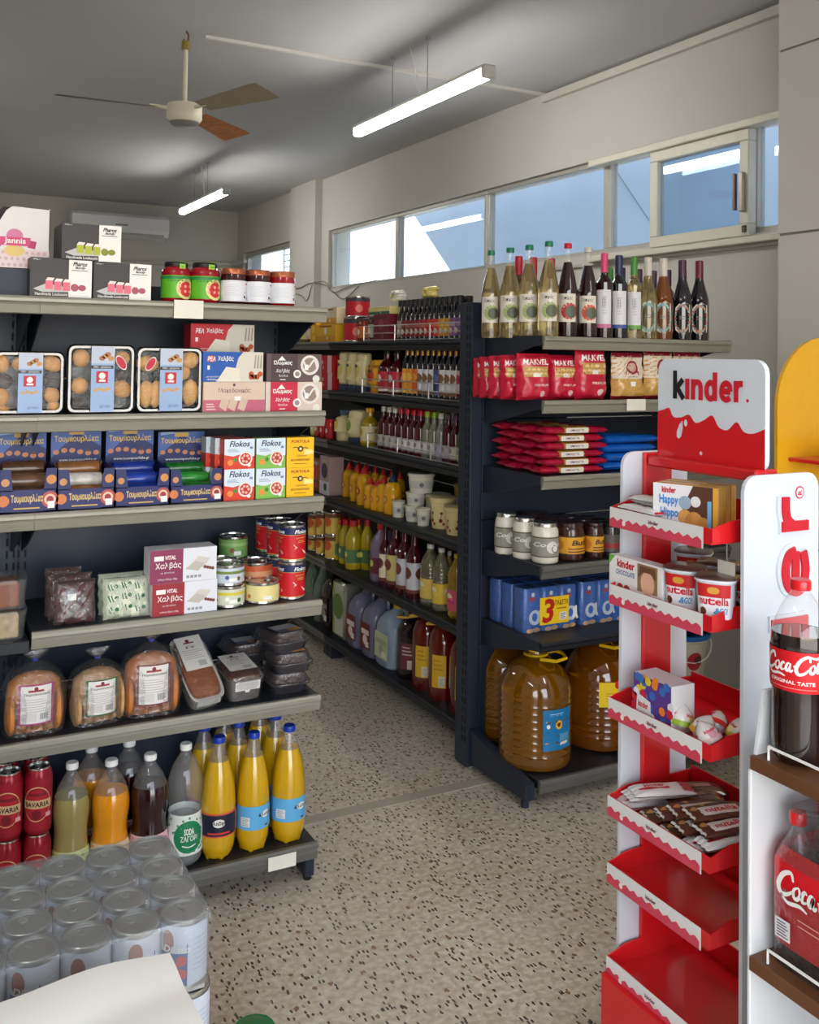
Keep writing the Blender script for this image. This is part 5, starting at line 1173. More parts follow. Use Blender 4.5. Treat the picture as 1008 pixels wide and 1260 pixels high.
# ---- big oil bottles
OIL = mat((176, 112, 14), .08, trans=.65, coat=.8, var=.08, scale=14); OIL2 = mat((160, 88, 12), .08, trans=.6, coat=.8, var=.08, scale=14)
def oil(H, R, blue, liq):
    base = [(R*.8, 0), (R*.96, .01)]
    z = .03
    while z < H*.60: base += [(R, z), (R*.975, z+.012), (R, z+.024)]; z += .024
    base += [(R*.985, H*.66), (R*.9, H*.74), (R*.72, H*.83), (R*.45, H*.90), (R*.24, H*.935), (R*.22, H*.965)]
    ms = mat((236, 190, 20), .4)
    hd = G().tube([(R*.3, 0, H*.93), (R*.55, -.02, H*.945), (R*.62, -.05, H*.94), (R*.5, -.09, H*.93), (R*.1, -.1, H*.925), (-R*.2, -.06, H*.93)], .006, ms, 6)
    rg = G().lathe([(R*.24, H*.925), (R*.34, H*.928), (R*.34, H*.942), (R*.24, H*.945)], ms, 16)
    def dl(p):
        p.rect(0, 0, 1, 1, ink(20, 120, 180) if blue else ink(240, 206, 30)); 
        if blue: p.ell(.5, .62, .11, ink(230, 170, 40), 2); p.ell(.5, .62, .055, ink(80, 50, 30), 3); p.rect(.55, .06, .85, .18, WHITE, 2); p.lines(.2, .78, .8, .92, 3, ink(170, 210, 230), 2, .3); p.ell(.16, .6, .05, WHITE, 2); p.rect(.52, .2, .9, .45, ink(90, 160, 200), 2)
        else: p.ell(.6, .9, .18, ink(200, 30, 40), 2); p.lines(.2, .2, .8, .6, 4, ink(200, 160, 20), 2, .3)
    k = bottle('oil_bottle', base, liq, ms, dl, (H*.2 if blue else H*.42, H*.34 if blue else H*.22), (R*.25, H*.035, H*.962), 1, 22, span=.95, mid=-PI/2+.05, extra=[('carry_handle', hd), ('neck_ring', rg)])
    return k
xc, W, Hh = espan(637, 711.5, 802, 5, YE0+.06)
Hh = min(Hh, EZ[4]-EZ[5]-.04); ko = oil(Hh, W/2, True, OIL); ko2 = oil(Hh*1.0, W/2, False, OIL2)
ko.at((xc, YE0+W/2+.01, EZ[5]), 'large oil bottle with blue sunflower label in front', 'large oil bottles', .02)
ko.at((EX0+W/2+.004, YE0+W*1.5+.012, EZ[5]), 'large oil bottle behind the front one, next to the upright', 'large oil bottles', 2.6)
x2 = xc+W+.055
ko2.at((x2, YE0+W/2+.045, EZ[5]), 'large oil bottle with yellow label beside the sweets stand', 'large oil bottles', -.25)
ko2.at((x2+W*.72, YE0+W*1.5+.04, EZ[5]), 'large oil bottle with yellow cap behind the sweets stand', 'large oil bottles', .2)
# white buckets at the end of the base shelf
def bucket():
    b = G().lathe([(.075, 0), (.08, .006), (.098, .16), (.105, .165), (.105, .18), (.1, .182)], mat((206, 202, 184), .35, coat=.3), 24, cap1=False)
    l = G().lathe([(.107, .172), (.108, .186), (.1, .19), (.094, .186)], mat((36, 110, 190), .35), 24)
    h = G().tube([(.105*math.cos(a), -.03-.06*math.sin(a), .165-.075*math.sin(a)) for a in [PI*i/10 for i in range(11)]], .003, WHITE, 6)
    p = cyl_print(lambda v: .086+.012*v, .05, .09, 1.6); p.ell(.5, .5, .35, ink(170, 30, 40), 1, 1.1); p.ell(.58, .55, .18, ink(90, 40, 30), 2)
    return Kind('bucket', 'bucket', [('bucket_body', b), ('lid', l), ('bail_handle', h), ('print', p)])
kbk = bucket(); bx = EX1-.115
kbk.at((bx, YE0+.115, EZ[5]), 'white bucket with blue lid, lower one behind the sweets stand', 'white buckets with blue lids', -.2)
kbk.at((bx, YE0+.115, EZ[5]+.1905), 'white bucket with blue lid, upper one peeping past the sweets stand', 'white buckets with blue lids', -.2)

# ================================================================== AISLE SHELVING, PRODUCTS
XA0 = XAI+.03
def apt(px, py, dx=0): return on(0, XA0+dx, px, py)
def aspan(x0, x1, yt, k, dx=0):
    """pixel columns (far, near) and top on the plane X -> (centre y, length along y, height above shelf k)"""
    z = AZ[k]; ym = (yt+proj((XA0+dx, on(0, XA0+dx, x0, 600).y, z))[1])/2
    a, b = apt(x0, ym, dx+.03), apt(x1, ym, dx+.03)
    return (a.y+b.y)/2, abs(a.y-b.y), on(0, XA0+dx, (x0+x1)/2, yt).z-z
# ---- top: sauces with black caps
def sauce(R, H, liq, cap, lab, tone):
    pr = smooth_prof([(R*.9, 0), (R, .005), (R, H*.55), (R*.9, H*.64), (R*.5, H*.74), (R*.38, H*.8), (R*.36, H*.86)], 3)
    return bottle('sauce_bottle', pr, liq, cap, lambda p: (p.rect(0, 0, 1, 1, lab), p.rect(0, .55, 1, .8, tone, 2), p.ell(.5, .3, .18, ink(220, 210, 190), 2)), (H*.1, H*.4), (R*.86, H*.15, H*.85), 1, 12, span=2*PI*.8)
labs = [((110, 70, 130), (150, 120, 160)), ((140, 90, 150), (190, 170, 190)), ((196, 140, 40), (220, 190, 110)), ((206, 150, 50), (220, 180, 90)), ((200, 60, 40), (226, 120, 70)), ((190, 40, 40), (220, 110, 80)), ((176, 30, 44), (206, 90, 70)), ((150, 30, 44), (196, 110, 90)), ((130, 26, 40), (176, 90, 80)), ((120, 24, 36), (160, 80, 80)), ((120, 30, 44), (170, 90, 90)), ((110, 30, 40), (150, 80, 80)), ((150, 140, 130), (190, 180, 170))]
ya, yb = apt(487, 400).y, apt(564, 400).y; nb = 13; st = (ya-yb)/nb
Rb = st*.47
ks = [sauce(Rb, on(0, XA0, 520, 367).z-AZ[0], DKW, BLACK, ink(*a), ink(*b)) for a, b in labs]
for i in range(nb):
    for r_ in range(2):
        ks[i].at((XA0+Rb+(2*Rb+.003)*r_, yb+st*(i+.5), AZ[0]), 'black-capped sauce bottle in the %s row, %s from the dark upright' % (('front', 'rear')[r_], ORD[i]), 'black-capped sauce bottles', FACE_X)
def abox(name, cat, x0, x1, yt, k, base, drw, lab, dx=0, dp=.08, z0=None, grp=None):
    y, L, h = aspan(x0, x1, yt, k, dx)
    if z0 is not None: h = on(0, XA0+dx, (x0+x1)/2, yt).z-z0
    carton(name, cat, L*.97, h, dp, mat(base, .45, var=.05), drw).at((XA0+dx+dp/2, y, z0 if z0 is not None else AZ[k]), lab, grp, FACE_X)
    return (z0 if z0 is not None else AZ[k])+h+.0006
def d_misc(a, b, c):
    return lambda p: (p.rect(0, 0, 1, .35, ink(*a), 2), p.ell(.5, .62, .2, ink(*b), 2), p.rect(.2, .82, .8, .92, ink(*c), 2), p.ell(.6, .2, .1, ink(*b), 3))
z = abox('soup_box', 'box', 395, 420, 398.5, 0, (226, 176, 40), d_misc((216, 150, 30), (226, 226, 220), (160, 60, 40)), 'yellow and white soup box, lower one on the top aisle shelf', grp='yellow soup boxes')
abox('soup_box', 'box', 401, 421, 378, 0, (222, 206, 170), d_misc((220, 160, 40), (230, 224, 210), (150, 110, 90)), 'cream and orange soup box stacked on the yellow one', z0=z, grp='yellow soup boxes')
z = abox('soup_box', 'box', 388.5, 395.5, 395, 0, (224, 170, 20), d_misc((230, 180, 30), (240, 210, 90), (160, 60, 40)), 'narrow yellow box left of the soup boxes', grp='yellow soup boxes')
def acan(name, x0, x1, yt, k, drw, lab, dx=0, z0=None, grp=None, rz=0, ring_pull=False):
    y, L, h = aspan(x0, x1, yt, k, dx); R = L*.30
    if z0 is not None: h = on(0, XA0+dx, (x0+x1)/2, yt).z-z0
    zz = z0 if z0 is not None else AZ[k]
    can(name, R, h, drw, ring_pull=ring_pull).at((XA0+dx+R, y, zz), lab, grp, FACE_X+rz)
    return zz+h+.0005
d_tom = lambda p: (p.rect(0, 0, 1, 1, ink(190, 24, 40)), p.rect(0, .8, 1, 1, ink(60, 50, 60), 2), p.ell(.3, .4, .22, ink(226, 120, 110), 2), p.ell(.7, .4, .22, ink(226, 120, 110), 2))
zr = acan('sauce_can', 421, 441.5, 390, 0, d_tom, 'red can with dark rim, lower one on the top aisle shelf', grp='red sauce cans')
acan('sauce_can', 423, 444, 364, 0, d_tom, 'red can with dark rim, upper one on the top aisle shelf', z0=zr, grp='red sauce cans')
def ajar(x0, x1, yt, k, liq, lidm, tone, lab, dx=0, grp=None):
    y, L, h = aspan(x0, x1, yt, k, dx); R = L*.29
    jar('food_jar', R, h, liq, lidm, lambda p: (p.rect(0, 0, 1, 1, ink(*tone)), p.ell(.5, .5, .25, ink(230, 220, 200), 2)), .15, .5, .014, .9, span=PI*1.6).at((XA0+dx+R, y, AZ[k]), lab, grp, FACE_X)
ajar(441, 455, 391, 0, mat((120, 40, 24), .2, coat=.5), mat((70, 60, 60), .4), (206, 110, 40), 'amber jar with orange label beside the red cans', grp='jars on the top aisle shelf')
ajar(454, 468, 388, 0, mat((70, 40, 30), .2, coat=.5), mat((90, 80, 80), .4), (170, 170, 160), 'dark jar with pale label behind the wire guard', grp='jars on the top aisle shelf')
for i in range(4): ajar(347+11*i, 358+11*i, 398-i, 0, mat(((110, 110, 40), (90, 30, 24), (120, 100, 50), (80, 40, 30))[i], .2, coat=.5), mat((190, 186, 170), .35, .5), ((220, 214, 190), (190, 60, 50), (200, 190, 120), (214, 206, 190))[i], 'pickle jar on the far top shelf, %s from the left' % ORD[i], grp='pickle jars on the far top shelf')
z = abox('sauce_carton', 'box', 467, 486, 386, 0, (120, 30, 50), d_misc((110, 24, 44), (160, 60, 80), (90, 20, 40)), 'wine-red carton between jars and sauce bottles', grp=None)
abox('packet_tray', 'box', 460, 487, 377, 0, (226, 214, 140), d_misc((40, 110, 80), (226, 226, 220), (206, 190, 60)), 'pale tray of soup packets lying on the wine-red carton', z0=z+.0, dp=.09)
for i, (x0, x1) in enumerate(((505, 522), (540, 570))):
    p0 = aspan(x0, x1, 360, 0, .12)
    bag('crisp_packet', 'packet', .1, .05, .05, mat(((226, 224, 210), (230, 214, 120))[i], .35, coat=.4, var=.1), lambda p: p.ell(.5, .5, .2, ink(180, 160, 40), 2), 80+i).at((XA0+.05, p0[0], AZ[0]+on(0, XA0, 520, 367).z-AZ[0]+.003), ('white packet lying on the black caps', 'pale yellow packet lying on the black caps by the upright')[i], None, FACE_X, rot=(.0, 0, FACE_X))
# ---- second aisle shelf
d_rb = lambda p: (p.rect(0, 0, .7, 1, ink(190, 20, 34)), p.rect(.7, 0, 1, 1, ink(220, 190, 190)), p.ell(.35, .6, .12, ink(236, 190, 180), 2), p.ell(.4, .3, .1, ink(236, 160, 150), 2))
z = abox('spice_box', 'box', 398, 415.5, 459, 1, (186, 20, 34), d_rb, 'red spice box, lower one on the second aisle shelf', grp='red spice boxes')
abox('spice_box', 'box', 397.5, 415, 437.5, 1, (186, 20, 34), d_rb, 'red spice box, upper one on the second aisle shelf', z0=z, grp='red spice boxes')
def mayo(R, H, body, capc, lab, tone, updown=True, tall=False, name='mayonnaise_bottle'):
    if updown: pr = smooth_prof([(R*.8, H*.16), (R*.98, H*.2), (R, H*.3), (R*.96, H*.6), (R, H*.85), (R*.9, H*.97), (R*.5, H)], 3); cap = (R*.85, H*.17, 0)
    else: pr = smooth_prof([(R*.9, 0), (R, .006), (R, H*.6), (R*.85, H*.72), (R*.5, H*.84)], 3); cap = (R*.6, H*.17, H*.83)
    return bottle(name, pr, body, capc, lambda p: [p.rect(0, .1, 1, .95, body, 1)]+[(p.ell(c, .55, .28, lab, 2, 1.2), p.ell(c, .75, .12, tone, 3, .6)) for c in (.2, .5, .8)], (H*.24, H*.56), cap, 1, 14, span=2*PI, ay=.8)
MAYO = mat((224, 212, 160), .35, coat=.3, var=.03); MUST = mat((222, 158, 20), .35, coat=.3, var=.03); CAPN = mat((50, 62, 84), .4)
for i, (x0, x1, yt) in enumerate(((417, 428, 432), (428, 439, 433), (438.5, 450, 434))):
    y, L, h = aspan(x0, x1, yt, 1); mayo(L*.42, h, MAYO, CAPN, ink(206, 190, 110), ink(60, 60, 70)).at((XA0+L*.45, y, AZ[1]), 'cream squeeze mayonnaise bottle standing on its cap, %s from the red boxes' % ORD[i], 'cream squeeze bottles', FACE_X)
for i, (x0, x1, yt) in enumerate(((444.5, 456, 443), (456, 470, 443))):
    y, L, h = aspan(x0, x1, yt, 1, -.0)
    mayo(L*.42, h, MUST, CAPN if i == 0 else MUST, ink(200, 60, 30), ink(40, 40, 50), i == 0).at((XA0+L*.42+(.0 if i else .045), y, AZ[1]), ('amber mustard bottle tucked beside the cream ones', 'orange mustard bottle in front of dark bottles')[i], 'mustard bottles', FACE_X)
VIN = mat((74, 14, 24), .1, coat=.7, var=.05)
def vine(R, H, liq, cap, lab, tone, caph=.1, goldneck=None, lh_=.44):
    pr = smooth_prof([(R*.9, 0), (R, .005), (R, H*.56), (R*.92, H*.63), (R*.5, H*.74), (R*.4, H*.8), (R*.38, H*.93)], 3)
    sl = G().lathe([(R*.44, H*.74), (R*.42, H*.8), (R*.42, H*.98), (R*.36, H)], goldneck, 12) if goldneck else None
    return bottle('vinegar_bottle', pr, liq, cap, lambda p: (p.rect(0, 0, 1, 1, lab), p.ell(.5, .65, .2, tone, 2), p.rect(0, 0, 1, .12, tone, 2), p.ell(.2, .65, .2, tone, 2), p.ell(.8, .65, .2, tone, 2)), (H*.08, H*lh_), (R*.46, H*caph, H*(1-caph)), 1, 12, span=2*PI, sleeve=sl)
for i, (x0, x1) in enumerate(((467, 480), (481, 493))):
    y, L, h = aspan(x0, x1, 430, 1); vine(L*.4, h, VIN, BLACK, ink(190, 40, 60), ink(230, 220, 210)).at((XA0+L*.42, y, AZ[1]), 'dark bottle with red and white label, %s of two behind the wire guard' % ('far', 'near')[i], 'dark red-labelled bottles', FACE_X)
GNK = mat((176, 132, 62), .3, .5)
gl = [((226, 150, 30), (240, 190, 80))]*2+[((206, 90, 30), (230, 150, 60))]+[((206, 208, 214), (120, 90, 60))]*3+[((50, 62, 110), (90, 100, 150))]+[((214, 214, 216), (130, 90, 60))]*3+[((200, 180, 180), (170, 40, 50))]
ya, yb = apt(493, 450).y, apt(567, 450).y; st = (ya-yb)/11; R = st*.46
for i, (a, b) in enumerate(reversed(gl)):
    vine(R, on(0, XA0, 530, 421).z-AZ[1], DKW, GNK if i else RC, ink(*a), ink(*b), .06, GNK if i else RC).at((XA0+R, yb+st*(i+.5), AZ[1]), 'gold-necked vinegar bottle on the second aisle shelf, %s from the dark upright' % ORD[i] if i else 'red-necked vinegar bottle touching the dark upright', 'gold-necked vinegar bottles', FACE_X)
# ---- third aisle shelf
for i, (x0, x1) in enumerate(((386, 392), (392, 397), (397, 405), (404, 412))):
    ajar(x0, x1, (512, 514, 516, 517)[i], 2, mat(((206, 190, 80), (190, 40, 40), (190, 30, 36), (190, 30, 36))[i], .3, coat=.4), RC, ((220, 210, 150), (200, 60, 50), (196, 30, 40), (186, 24, 34))[i], 'small red-lidded jar on the third aisle shelf, %s from the far end' % ORD[i], grp='small red-lidded jars')
y, L, h = aspan(413, 428, 505, 2); mayo(L*.42, h, MAYO, mat((60, 90, 110), .4), ink(226, 200, 80), ink(40, 60, 110), False).at((XA0+L*.4, y, AZ[2]), 'cream mayonnaise jar with teal lid on the third aisle shelf', 'mayonnaise on the third aisle shelf', FACE_X)
y, L, h = aspan(428, 443, 505.5, 2); mayo(L*.42, h, MAYO, CAPN, ink(130, 150, 70), ink(200, 190, 130)).at((XA0+L*.4, y, AZ[2]), 'cream mayonnaise bottle on a dark cap, third aisle shelf', 'mayonnaise on the third aisle shelf', FACE_X)
y, L, h = aspan(445, 458, 503, 2); vine(L*.38, h, mat((190, 160, 40), .1, trans=.3, coat=.6), MUST, ink(222, 210, 170), ink(206, 170, 40)).at((XA0+L*.4, y, AZ[2]), 'yellow dressing bottle with yellow cap, third aisle shelf', 'salad dressing', FACE_X)
vb = [(WC, VIN, (196, 190, 180)), (WC, VIN, (190, 190, 186)), (WC, VIN, (206, 200, 190)), (RC, VIN, (222, 220, 220)), (RC, VIN, (226, 222, 222)), (RC, VIN, (226, 224, 224)), (RC, VIN, (220, 214, 214)), (mat((150, 180, 50), .35), mat((150, 150, 130), .1, trans=.4, coat=.6), (206, 206, 200)), (mat((140, 186, 50), .35), mat((150, 150, 130), .1, trans=.4, coat=.6), (210, 210, 204)), (WC, mat((150, 140, 140), .1, trans=.3, coat=.6), (170, 170, 196)), (PUC, VIN, (180, 170, 180)), (PUC, VIN, (206, 200, 190)), (mat((160, 170, 60), .35), mat((120, 110, 60), .1, trans=.3, coat=.6), (200, 196, 120))]
ya, yb = apt(461, 540).y, apt(567, 540).y; st = (ya-yb)/13; R = st*.44
capn = {WC: 'white', RC: 'red', PUC: 'purple'}
for i, (cp, lq, lb) in enumerate(reversed(vb)):
    for r_ in range(2):
        vine(R, on(0, XA0, 520, 503).z-AZ[2]-.012, lq, cp, ink(*lb), ink(150, 140, 150), .12, None, .27).at((XA0+.005+R+(2*R+.003)*r_, yb+st*(i+.5), AZ[2]), '%s-capped vinegar bottle in the %s row of the third shelf, %s from the upright' % (capn.get(cp, 'green'), ('front', 'rear')[r_], ORD[i]), 'vinegar bottles on the third aisle shelf', FACE_X)
# ---- fourth aisle shelf
for i, (x0, x1) in enumerate(((390, 400), (400, 412))):
    abox('spice_packet_box', 'box', x0, x1, (566, 563)[i], 3, ((150, 90, 80), (176, 150, 150))[i], d_misc(((120, 60, 50), (206, 206, 214))[i], ((200, 60, 40), (60, 60, 76))[i], (190, 170, 160)), ('brownish packet box by the mustard bottles, far one', 'greyish packet box touching the mustard bottles')[i], grp='packet boxes')
def tipb(R, H, body, tipc, tone):
    pr = smooth_prof([(R*.9, 0), (R, .006), (R*.97, H*.5), (R, H*.62), (R*.8, H*.74), (R*.45, H*.8)], 3)
    return bottle('mustard_bottle', pr, body, tipc, lambda p: [p.rect(0, 0, 1, 1, body, 1)]+[(p.ell(c, .5, .28, tone, 2), p.ell(c, .5, .14, ink(230, 200, 120), 3)) for c in (.2, .5, .8)], (H*.15, H*.4), (R*.52, H*.07, H*.78), 1, 12, span=2*PI, extra=[('nozzle', G().lathe([(R*.42, H*.85), (R*.3, H*.92), (R*.1, H)], tipc, 10))])
TIPR = mat((196, 30, 34), .35); KET = mat((232, 168, 16), .3, coat=.4, var=.03)
rows = [(413, 424, 570, .07), (424, 434, 571, .045), (433, 444, 573, .02), (441, 453, 575, .0), (451, 461, 590, -.012), (459, 469, 592, -.012), (466, 477, 588, .0), (474, 488, 585, .0)]
for i, (x0, x1, yt, dx) in enumerate(rows):
    y, L, h = aspan(x0, x1, yt, 3, dx+.012); tipb(L*.36, h, KET, TIPR if i < 7 else NVC, ink(*((190, 60, 40) if i in (3, 4) else (210, 120, 40)))).at((XA0+.012+dx+L*.36, y, AZ[3]), 'yellow mustard bottle with %s nozzle, %s from the far end, front row' % (('red', 'navy')[i == 7], ORD[i]), 'yellow mustard bottles', FACE_X)
for i in range(7):
    y = apt(425+10*i, 600, .12).y; tipb(.026, .17, KET, TIPR, ink(200, 90, 40)).at((XA0+.15, y, AZ[3]), 'yellow mustard bottle with red nozzle in the back row, %s from the far end' % ORD[i], 'yellow mustard bottles', FACE_X)
PLW = mat((222, 220, 204), .35, coat=.3, var=.02); PLC = mat((226, 210, 150), .4, coat=.2, var=.03)
def tub(R, H, m, flower, lid=None, name='food_tub'):
    b = G().lathe([(R*.84, 0), (R*.86, .004), (R*.98, H*.86), (R*1.04, H*.88), (R*1.06, H*.93), (R*1.05, H), (R*.98, H-.003)], m, 18)
    parts = [('tub', b)]
    if flower:
        p = cyl_print(lambda v: R*(.88+.09*v), H*.1, H*.6, 2*PI)
        for k in range(7):
            c = .08+.14*k
            p.ell(c, .3, .12, ink(130, 36, 30), 1, n=8); p.ell(c+.04, .12, .09, ink(170, 60, 40), 1, n=8); p.stroke([(c, .3), (c+.01, .7)], .03, ink(80, 60, 40), 1); p.ell(c+.01, .72, .09, ink(150, 40, 36), 1, n=7)
        parts.append(('flower_print', p))
    else:
        p = cyl_print(lambda v: R*(.88+.09*v), H*.2, H*.5, 2*PI)
        p.rect(0, .1, 1, .9, ink(200, 200, 192), 1)
        for k in range(4): p.ell(.175+.25*k, .5, .25, ink(120, 110, 120), 2)
        parts.append(('label', p))
    if lid: parts.append(('lid', G().lathe([(R*1.06, H*.96), (R*1.07, H*1.03), (R*.98, H*1.05)], lid, 18)))
    return Kind(name, 'tub', parts)
def atub(x0, x1, yt, k, m, fl, lab, dx=0, z0=None, lid=None, rr=.29):
    y, L, h = aspan(x0, x1, yt, k, dx); R = L*rr
    if z0 is not None: h = on(0, XA0+dx, (x0+x1)/2, yt).z-z0
    h = h/1.05 if lid else h
    zz = AZ[k] if z0 is None else z0
    tub(R, h, m, fl, lid).at((XA0+dx+R*1.06, y, zz), lab, 'food tubs on the fourth aisle shelf', FACE_X); return zz+h*(1.055 if lid else 1.0)+.001
FROST = film((235, 236, 230), clear=.35, rough=.2)
z = atub(497, 516, 624, 3, PLW, False, 'white tub with grey label, bottom of the white stack', .0)
z = atub(498, 518, 608, 3, PLW, False, 'white tub in the middle of the white stack', .0, z)
atub(496, 526, 584, 3, PLW, False, 'wide white tub with clear lid on top of the white stack', .0, z, FROST, .26)
atub(484, 497, 619, 3, PLW, False, 'small plain white tub beside the navy-nozzled bottle', .0)
z = atub(514, 528, 628, 3, PLW, False, 'small white tub with grey label in front of the floral tubs', -.005)
z = atub(516, 548, 610, 3, PLC, False, 'wide pale tub with dark crest behind the floral tubs', .11, None, PLW, .25)
atub(526, 551, 614, 3, PLC, True, 'cream floral tub, farther one of the pair', .02, None, PLC, .31)
atub(542, 572, 626, 3, PLC, True, 'cream floral tub, nearer one next to the upright', .0, None, PLC, .31)
atub(557, 577, 597, 3, mat((206, 170, 90), .4), False, 'ochre tub at the back beside the upright', .2, None, None, .25)
# ---- fifth aisle shelf
d_pc = lambda p: (p.rect(0, 0, 1, 1, ink(226, 190, 90)), p.ell(.2, .4, .25, ink(214, 110, 30), 2), p.ell(.55, .6, .25, ink(206, 90, 40), 2), p.ell(.85, .4, .22, ink(230, 150, 60), 2), p.rect(0, .82, 1, 1, ink(120, 70, 40), 2))
for i, (x0, x1) in enumerate(((381, 391), (391, 401), (401, 414))):
    zz = acan('peach_can', x0, x1, 663-i*1.0, 4, d_pc, 'orange fruit can, %s from the far end, lower layer' % ORD[i], grp='orange fruit cans', dx=.0)
    acan('peach_can', x0, x1, 634-i*.7, 4, d_pc, 'orange fruit can, %s from the far end, upper layer' % ORD[i], z0=zz, grp='orange fruit cans', dx=.0)
LEM = mat((206, 180, 30), .2, trans=.15, coat=.6, var=.05)
def squeeze(R, H, m, cap, tone, name='lemon_bottle'):
    pr = smooth_prof([(R*.88, 0), (R, .008), (R*.96, H*.35), (R, H*.55), (R*.86, H*.7), (R*.5, H*.84), (R*.42, H*.88)], 3)
    return bottle(name, pr, m, cap, lambda p: [p.rect(0, .05, 1, .95, tone, 1)]+[p.ell(c, .6, .2, ink(226, 220, 120), 2) for c in (.2, .5, .8)], (H*.12, H*.3), (R*.5, H*.13, H*.87), 1, 12, span=2*PI)
for i, (x0, x1, yt, dx) in enumerate(((412, 421, 641, .03), (420, 429, 642, .02), (427, 438, 643, 0), (437, 445, 641, .07), (447, 456, 642, .06))):
    y, L, h = aspan(x0, x1, yt, 4, dx); squeeze(L*.4, h, LEM, TIPR, ink(90, 130, 80)).at((XA0+dx+L*.4, y, AZ[4]), 'yellow lemon juice bottle with red cap, %s from the orange cans' % ORD[i], 'yellow lemon juice bottles', FACE_X)
for i in range(4): squeeze(.028, .2, LEM, TIPR, ink(90, 130, 80)).at((XA0+.13, apt(424+9*i, 660, .13).y, AZ[4]), 'yellow lemon juice bottle in the back row, %s from the orange cans' % ORD[i], 'yellow lemon juice bottles', FACE_X)
y, L, h = aspan(452, 475, 646, 4); squeeze(L*.34, h, mat((130, 110, 136), .25, coat=.4), TIPR, ink(110, 40, 60), 'detergent_bottle').at((XA0+L*.36, y, AZ[4]), 'greyish purple bottle with red cap after the lemon juice', 'purple bottle', FACE_X)
kv = [((471, 479), (236, 226, 200), 'dark syrup bottle with cream label', 662), ((478, 491), (206, 190, 120), 'dark round syrup bottle with gold label', 660), ((491, 503), (206, 206, 214), 'tall dark bottle with white strip label, first of two', 663), ((503, 515), (206, 206, 214), 'tall dark bottle with white strip label, second of two', 668)]
for (x0, x1), c, lab, yt in kv:
    y, L, h = aspan(x0, x1, yt-14, 4); vine(L*.4, h, VIN, BLACK, ink(*c), ink(120, 60, 50)).at((XA0+L*.4, y, AZ[4]), lab, 'dark bottles on the fifth aisle shelf', FACE_X)
CLO = mat((196, 190, 150), .05, trans=.75, coat=.5, var=.05); CLY = mat((206, 160, 50), .05, trans=.5, coat=.5, var=.05)
for i, (x0, x1, yt, m, cp, c) in enumerate(((517, 536, 672, CLO, WC, (226, 190, 90)), (533, 550, 677, CLO, WC, (226, 190, 60)), (549, 560, 681, CLY, WC, (220, 110, 60)), (551, 570, 684, CLY, mat((220, 180, 40), .35), (214, 90, 110)))):
    dx = (0, .0, .06, .0)[i]; y, L, h = aspan(x0, x1, yt, 4, dx); R = L*.33
    pr = [(R*.85, 0), (R, .01)]; q = .02
    while q < h*.6: pr += [(R, q), (R*.95, q+.008), (R, q+.016)]; q += .016
    pr += [(R*.98, h*.66), (R*.8, h*.76), (R*.45, h*.86), (R*.3, h*.9), (R*.3, h*.93)]
    bottle('cooking_oil_bottle', pr, m, cp, lambda p: [p.rect(0, 0, 1, 1, ink(*c), 1)]+[(p.ell(k_, .6, .25, ink(240, 230, 200), 2), p.rect(k_-.12, .36, k_+.12, .56, ink(200, 60, 120) if i == 3 else ink(226, 200, 90), 3)) for k_ in (.2, .5, .8)], (h*.12, h*.32), (R*.36, h*.07, h*.92), 1, 14, span=2*PI).at((XA0+dx+R, y, AZ[4]), ('clear oil bottle with white cap, farthest of four', 'clear oil bottle with white cap, second of four', 'amber oil bottle with white cap at the back', 'amber oil bottle with pink and orange label by the upright')[i], 'cooking oil bottles', FACE_X)
# ---- base of the aisle shelving: tins and jugs
def jug(R, D, H, m, cap, lab, tone, name='jug', handle=True):
    R_ = [ring(R*.9, D*.9, 0, 20, e=4), ring(R, D, .01, 20, e=4), ring(R, D, H*.62, 20, e=4), ring(R*.96, D*.94, H*.72, 20, e=3.5), ring(R*.7, D*.7, H*.84, 20, e=3), ring(R*.3, D*.4, H*.9, 20), ring(R*.24, D*.3, H*.95, 20)]
    p = Pr(lambda u, v, l: (-R*.75+u*R*1.5, -D*1.0-.0008-l*EPS, H*.14+v*H*.42), R*1.5, H*.42); p.rect(0, 0, 1, 1, lab); p.rect(.1, .55, .9, .75, tone, 2); p.ell(.5, .35, .2, tone, 2); p.rect(.55, .08, .9, .3, ink(225, 222, 214), 3)
    parts = [('jug_body', G().loft(R_, m)), ('cap', G().lathe([(R*.3, H*.93), (R*.32, H*.94), (R*.32, H*.99), (R*.26, H)], cap, 14)), ('label', p)]
    if handle: parts.append(('handle', G().tube([(R*.28, 0, H*.9), (R*.5, 0, H*.955), (R*.8, 0, H*.93), (R*.9, 0, H*.8), (R*.86, 0, H*.72)], R*.12, m, 8)))
    return Kind(name, 'jug', parts)
def ajug(x0, x1, yt, m, cap, lab, tone, label, dx=0, handle=True, name='jug', rr=.42, dd=.09):
    y, L, h = aspan(x0, x1, yt, 5, dx); jug(L*rr, dd, h, m, cap, ink(*lab), ink(*tone), name, handle).at((XA0+dx+dd, y, AZ[5]), label, 'jugs and tins on the aisle base shelf', FACE_X)
GRV = mat((112, 112, 136), .35, coat=.3, var=.04); GRB = mat((140, 156, 176), .35, coat=.3, var=.04); VRED = mat((104, 22, 14), .1, trans=.15, coat=.7, var=.1)
ajug(398, 413, 706, mat((28, 10, 14), .12, coat=.6), BLACK, (40, 20, 24), (150, 140, 140), 'dark wine demijohn at the far end of the base shelf', handle=False, rr=.4, dd=.075)
y, L, h = aspan(413, 431, 716, 5); tin = G().box((-L*.43, -.11, 0), (L*.43, .11, h-.012), mat((176, 178, 164), .25, .7, var=.05), .012).lathe([(.02, h-.013), (.02, h), (.012, h)], BLACK, 12)
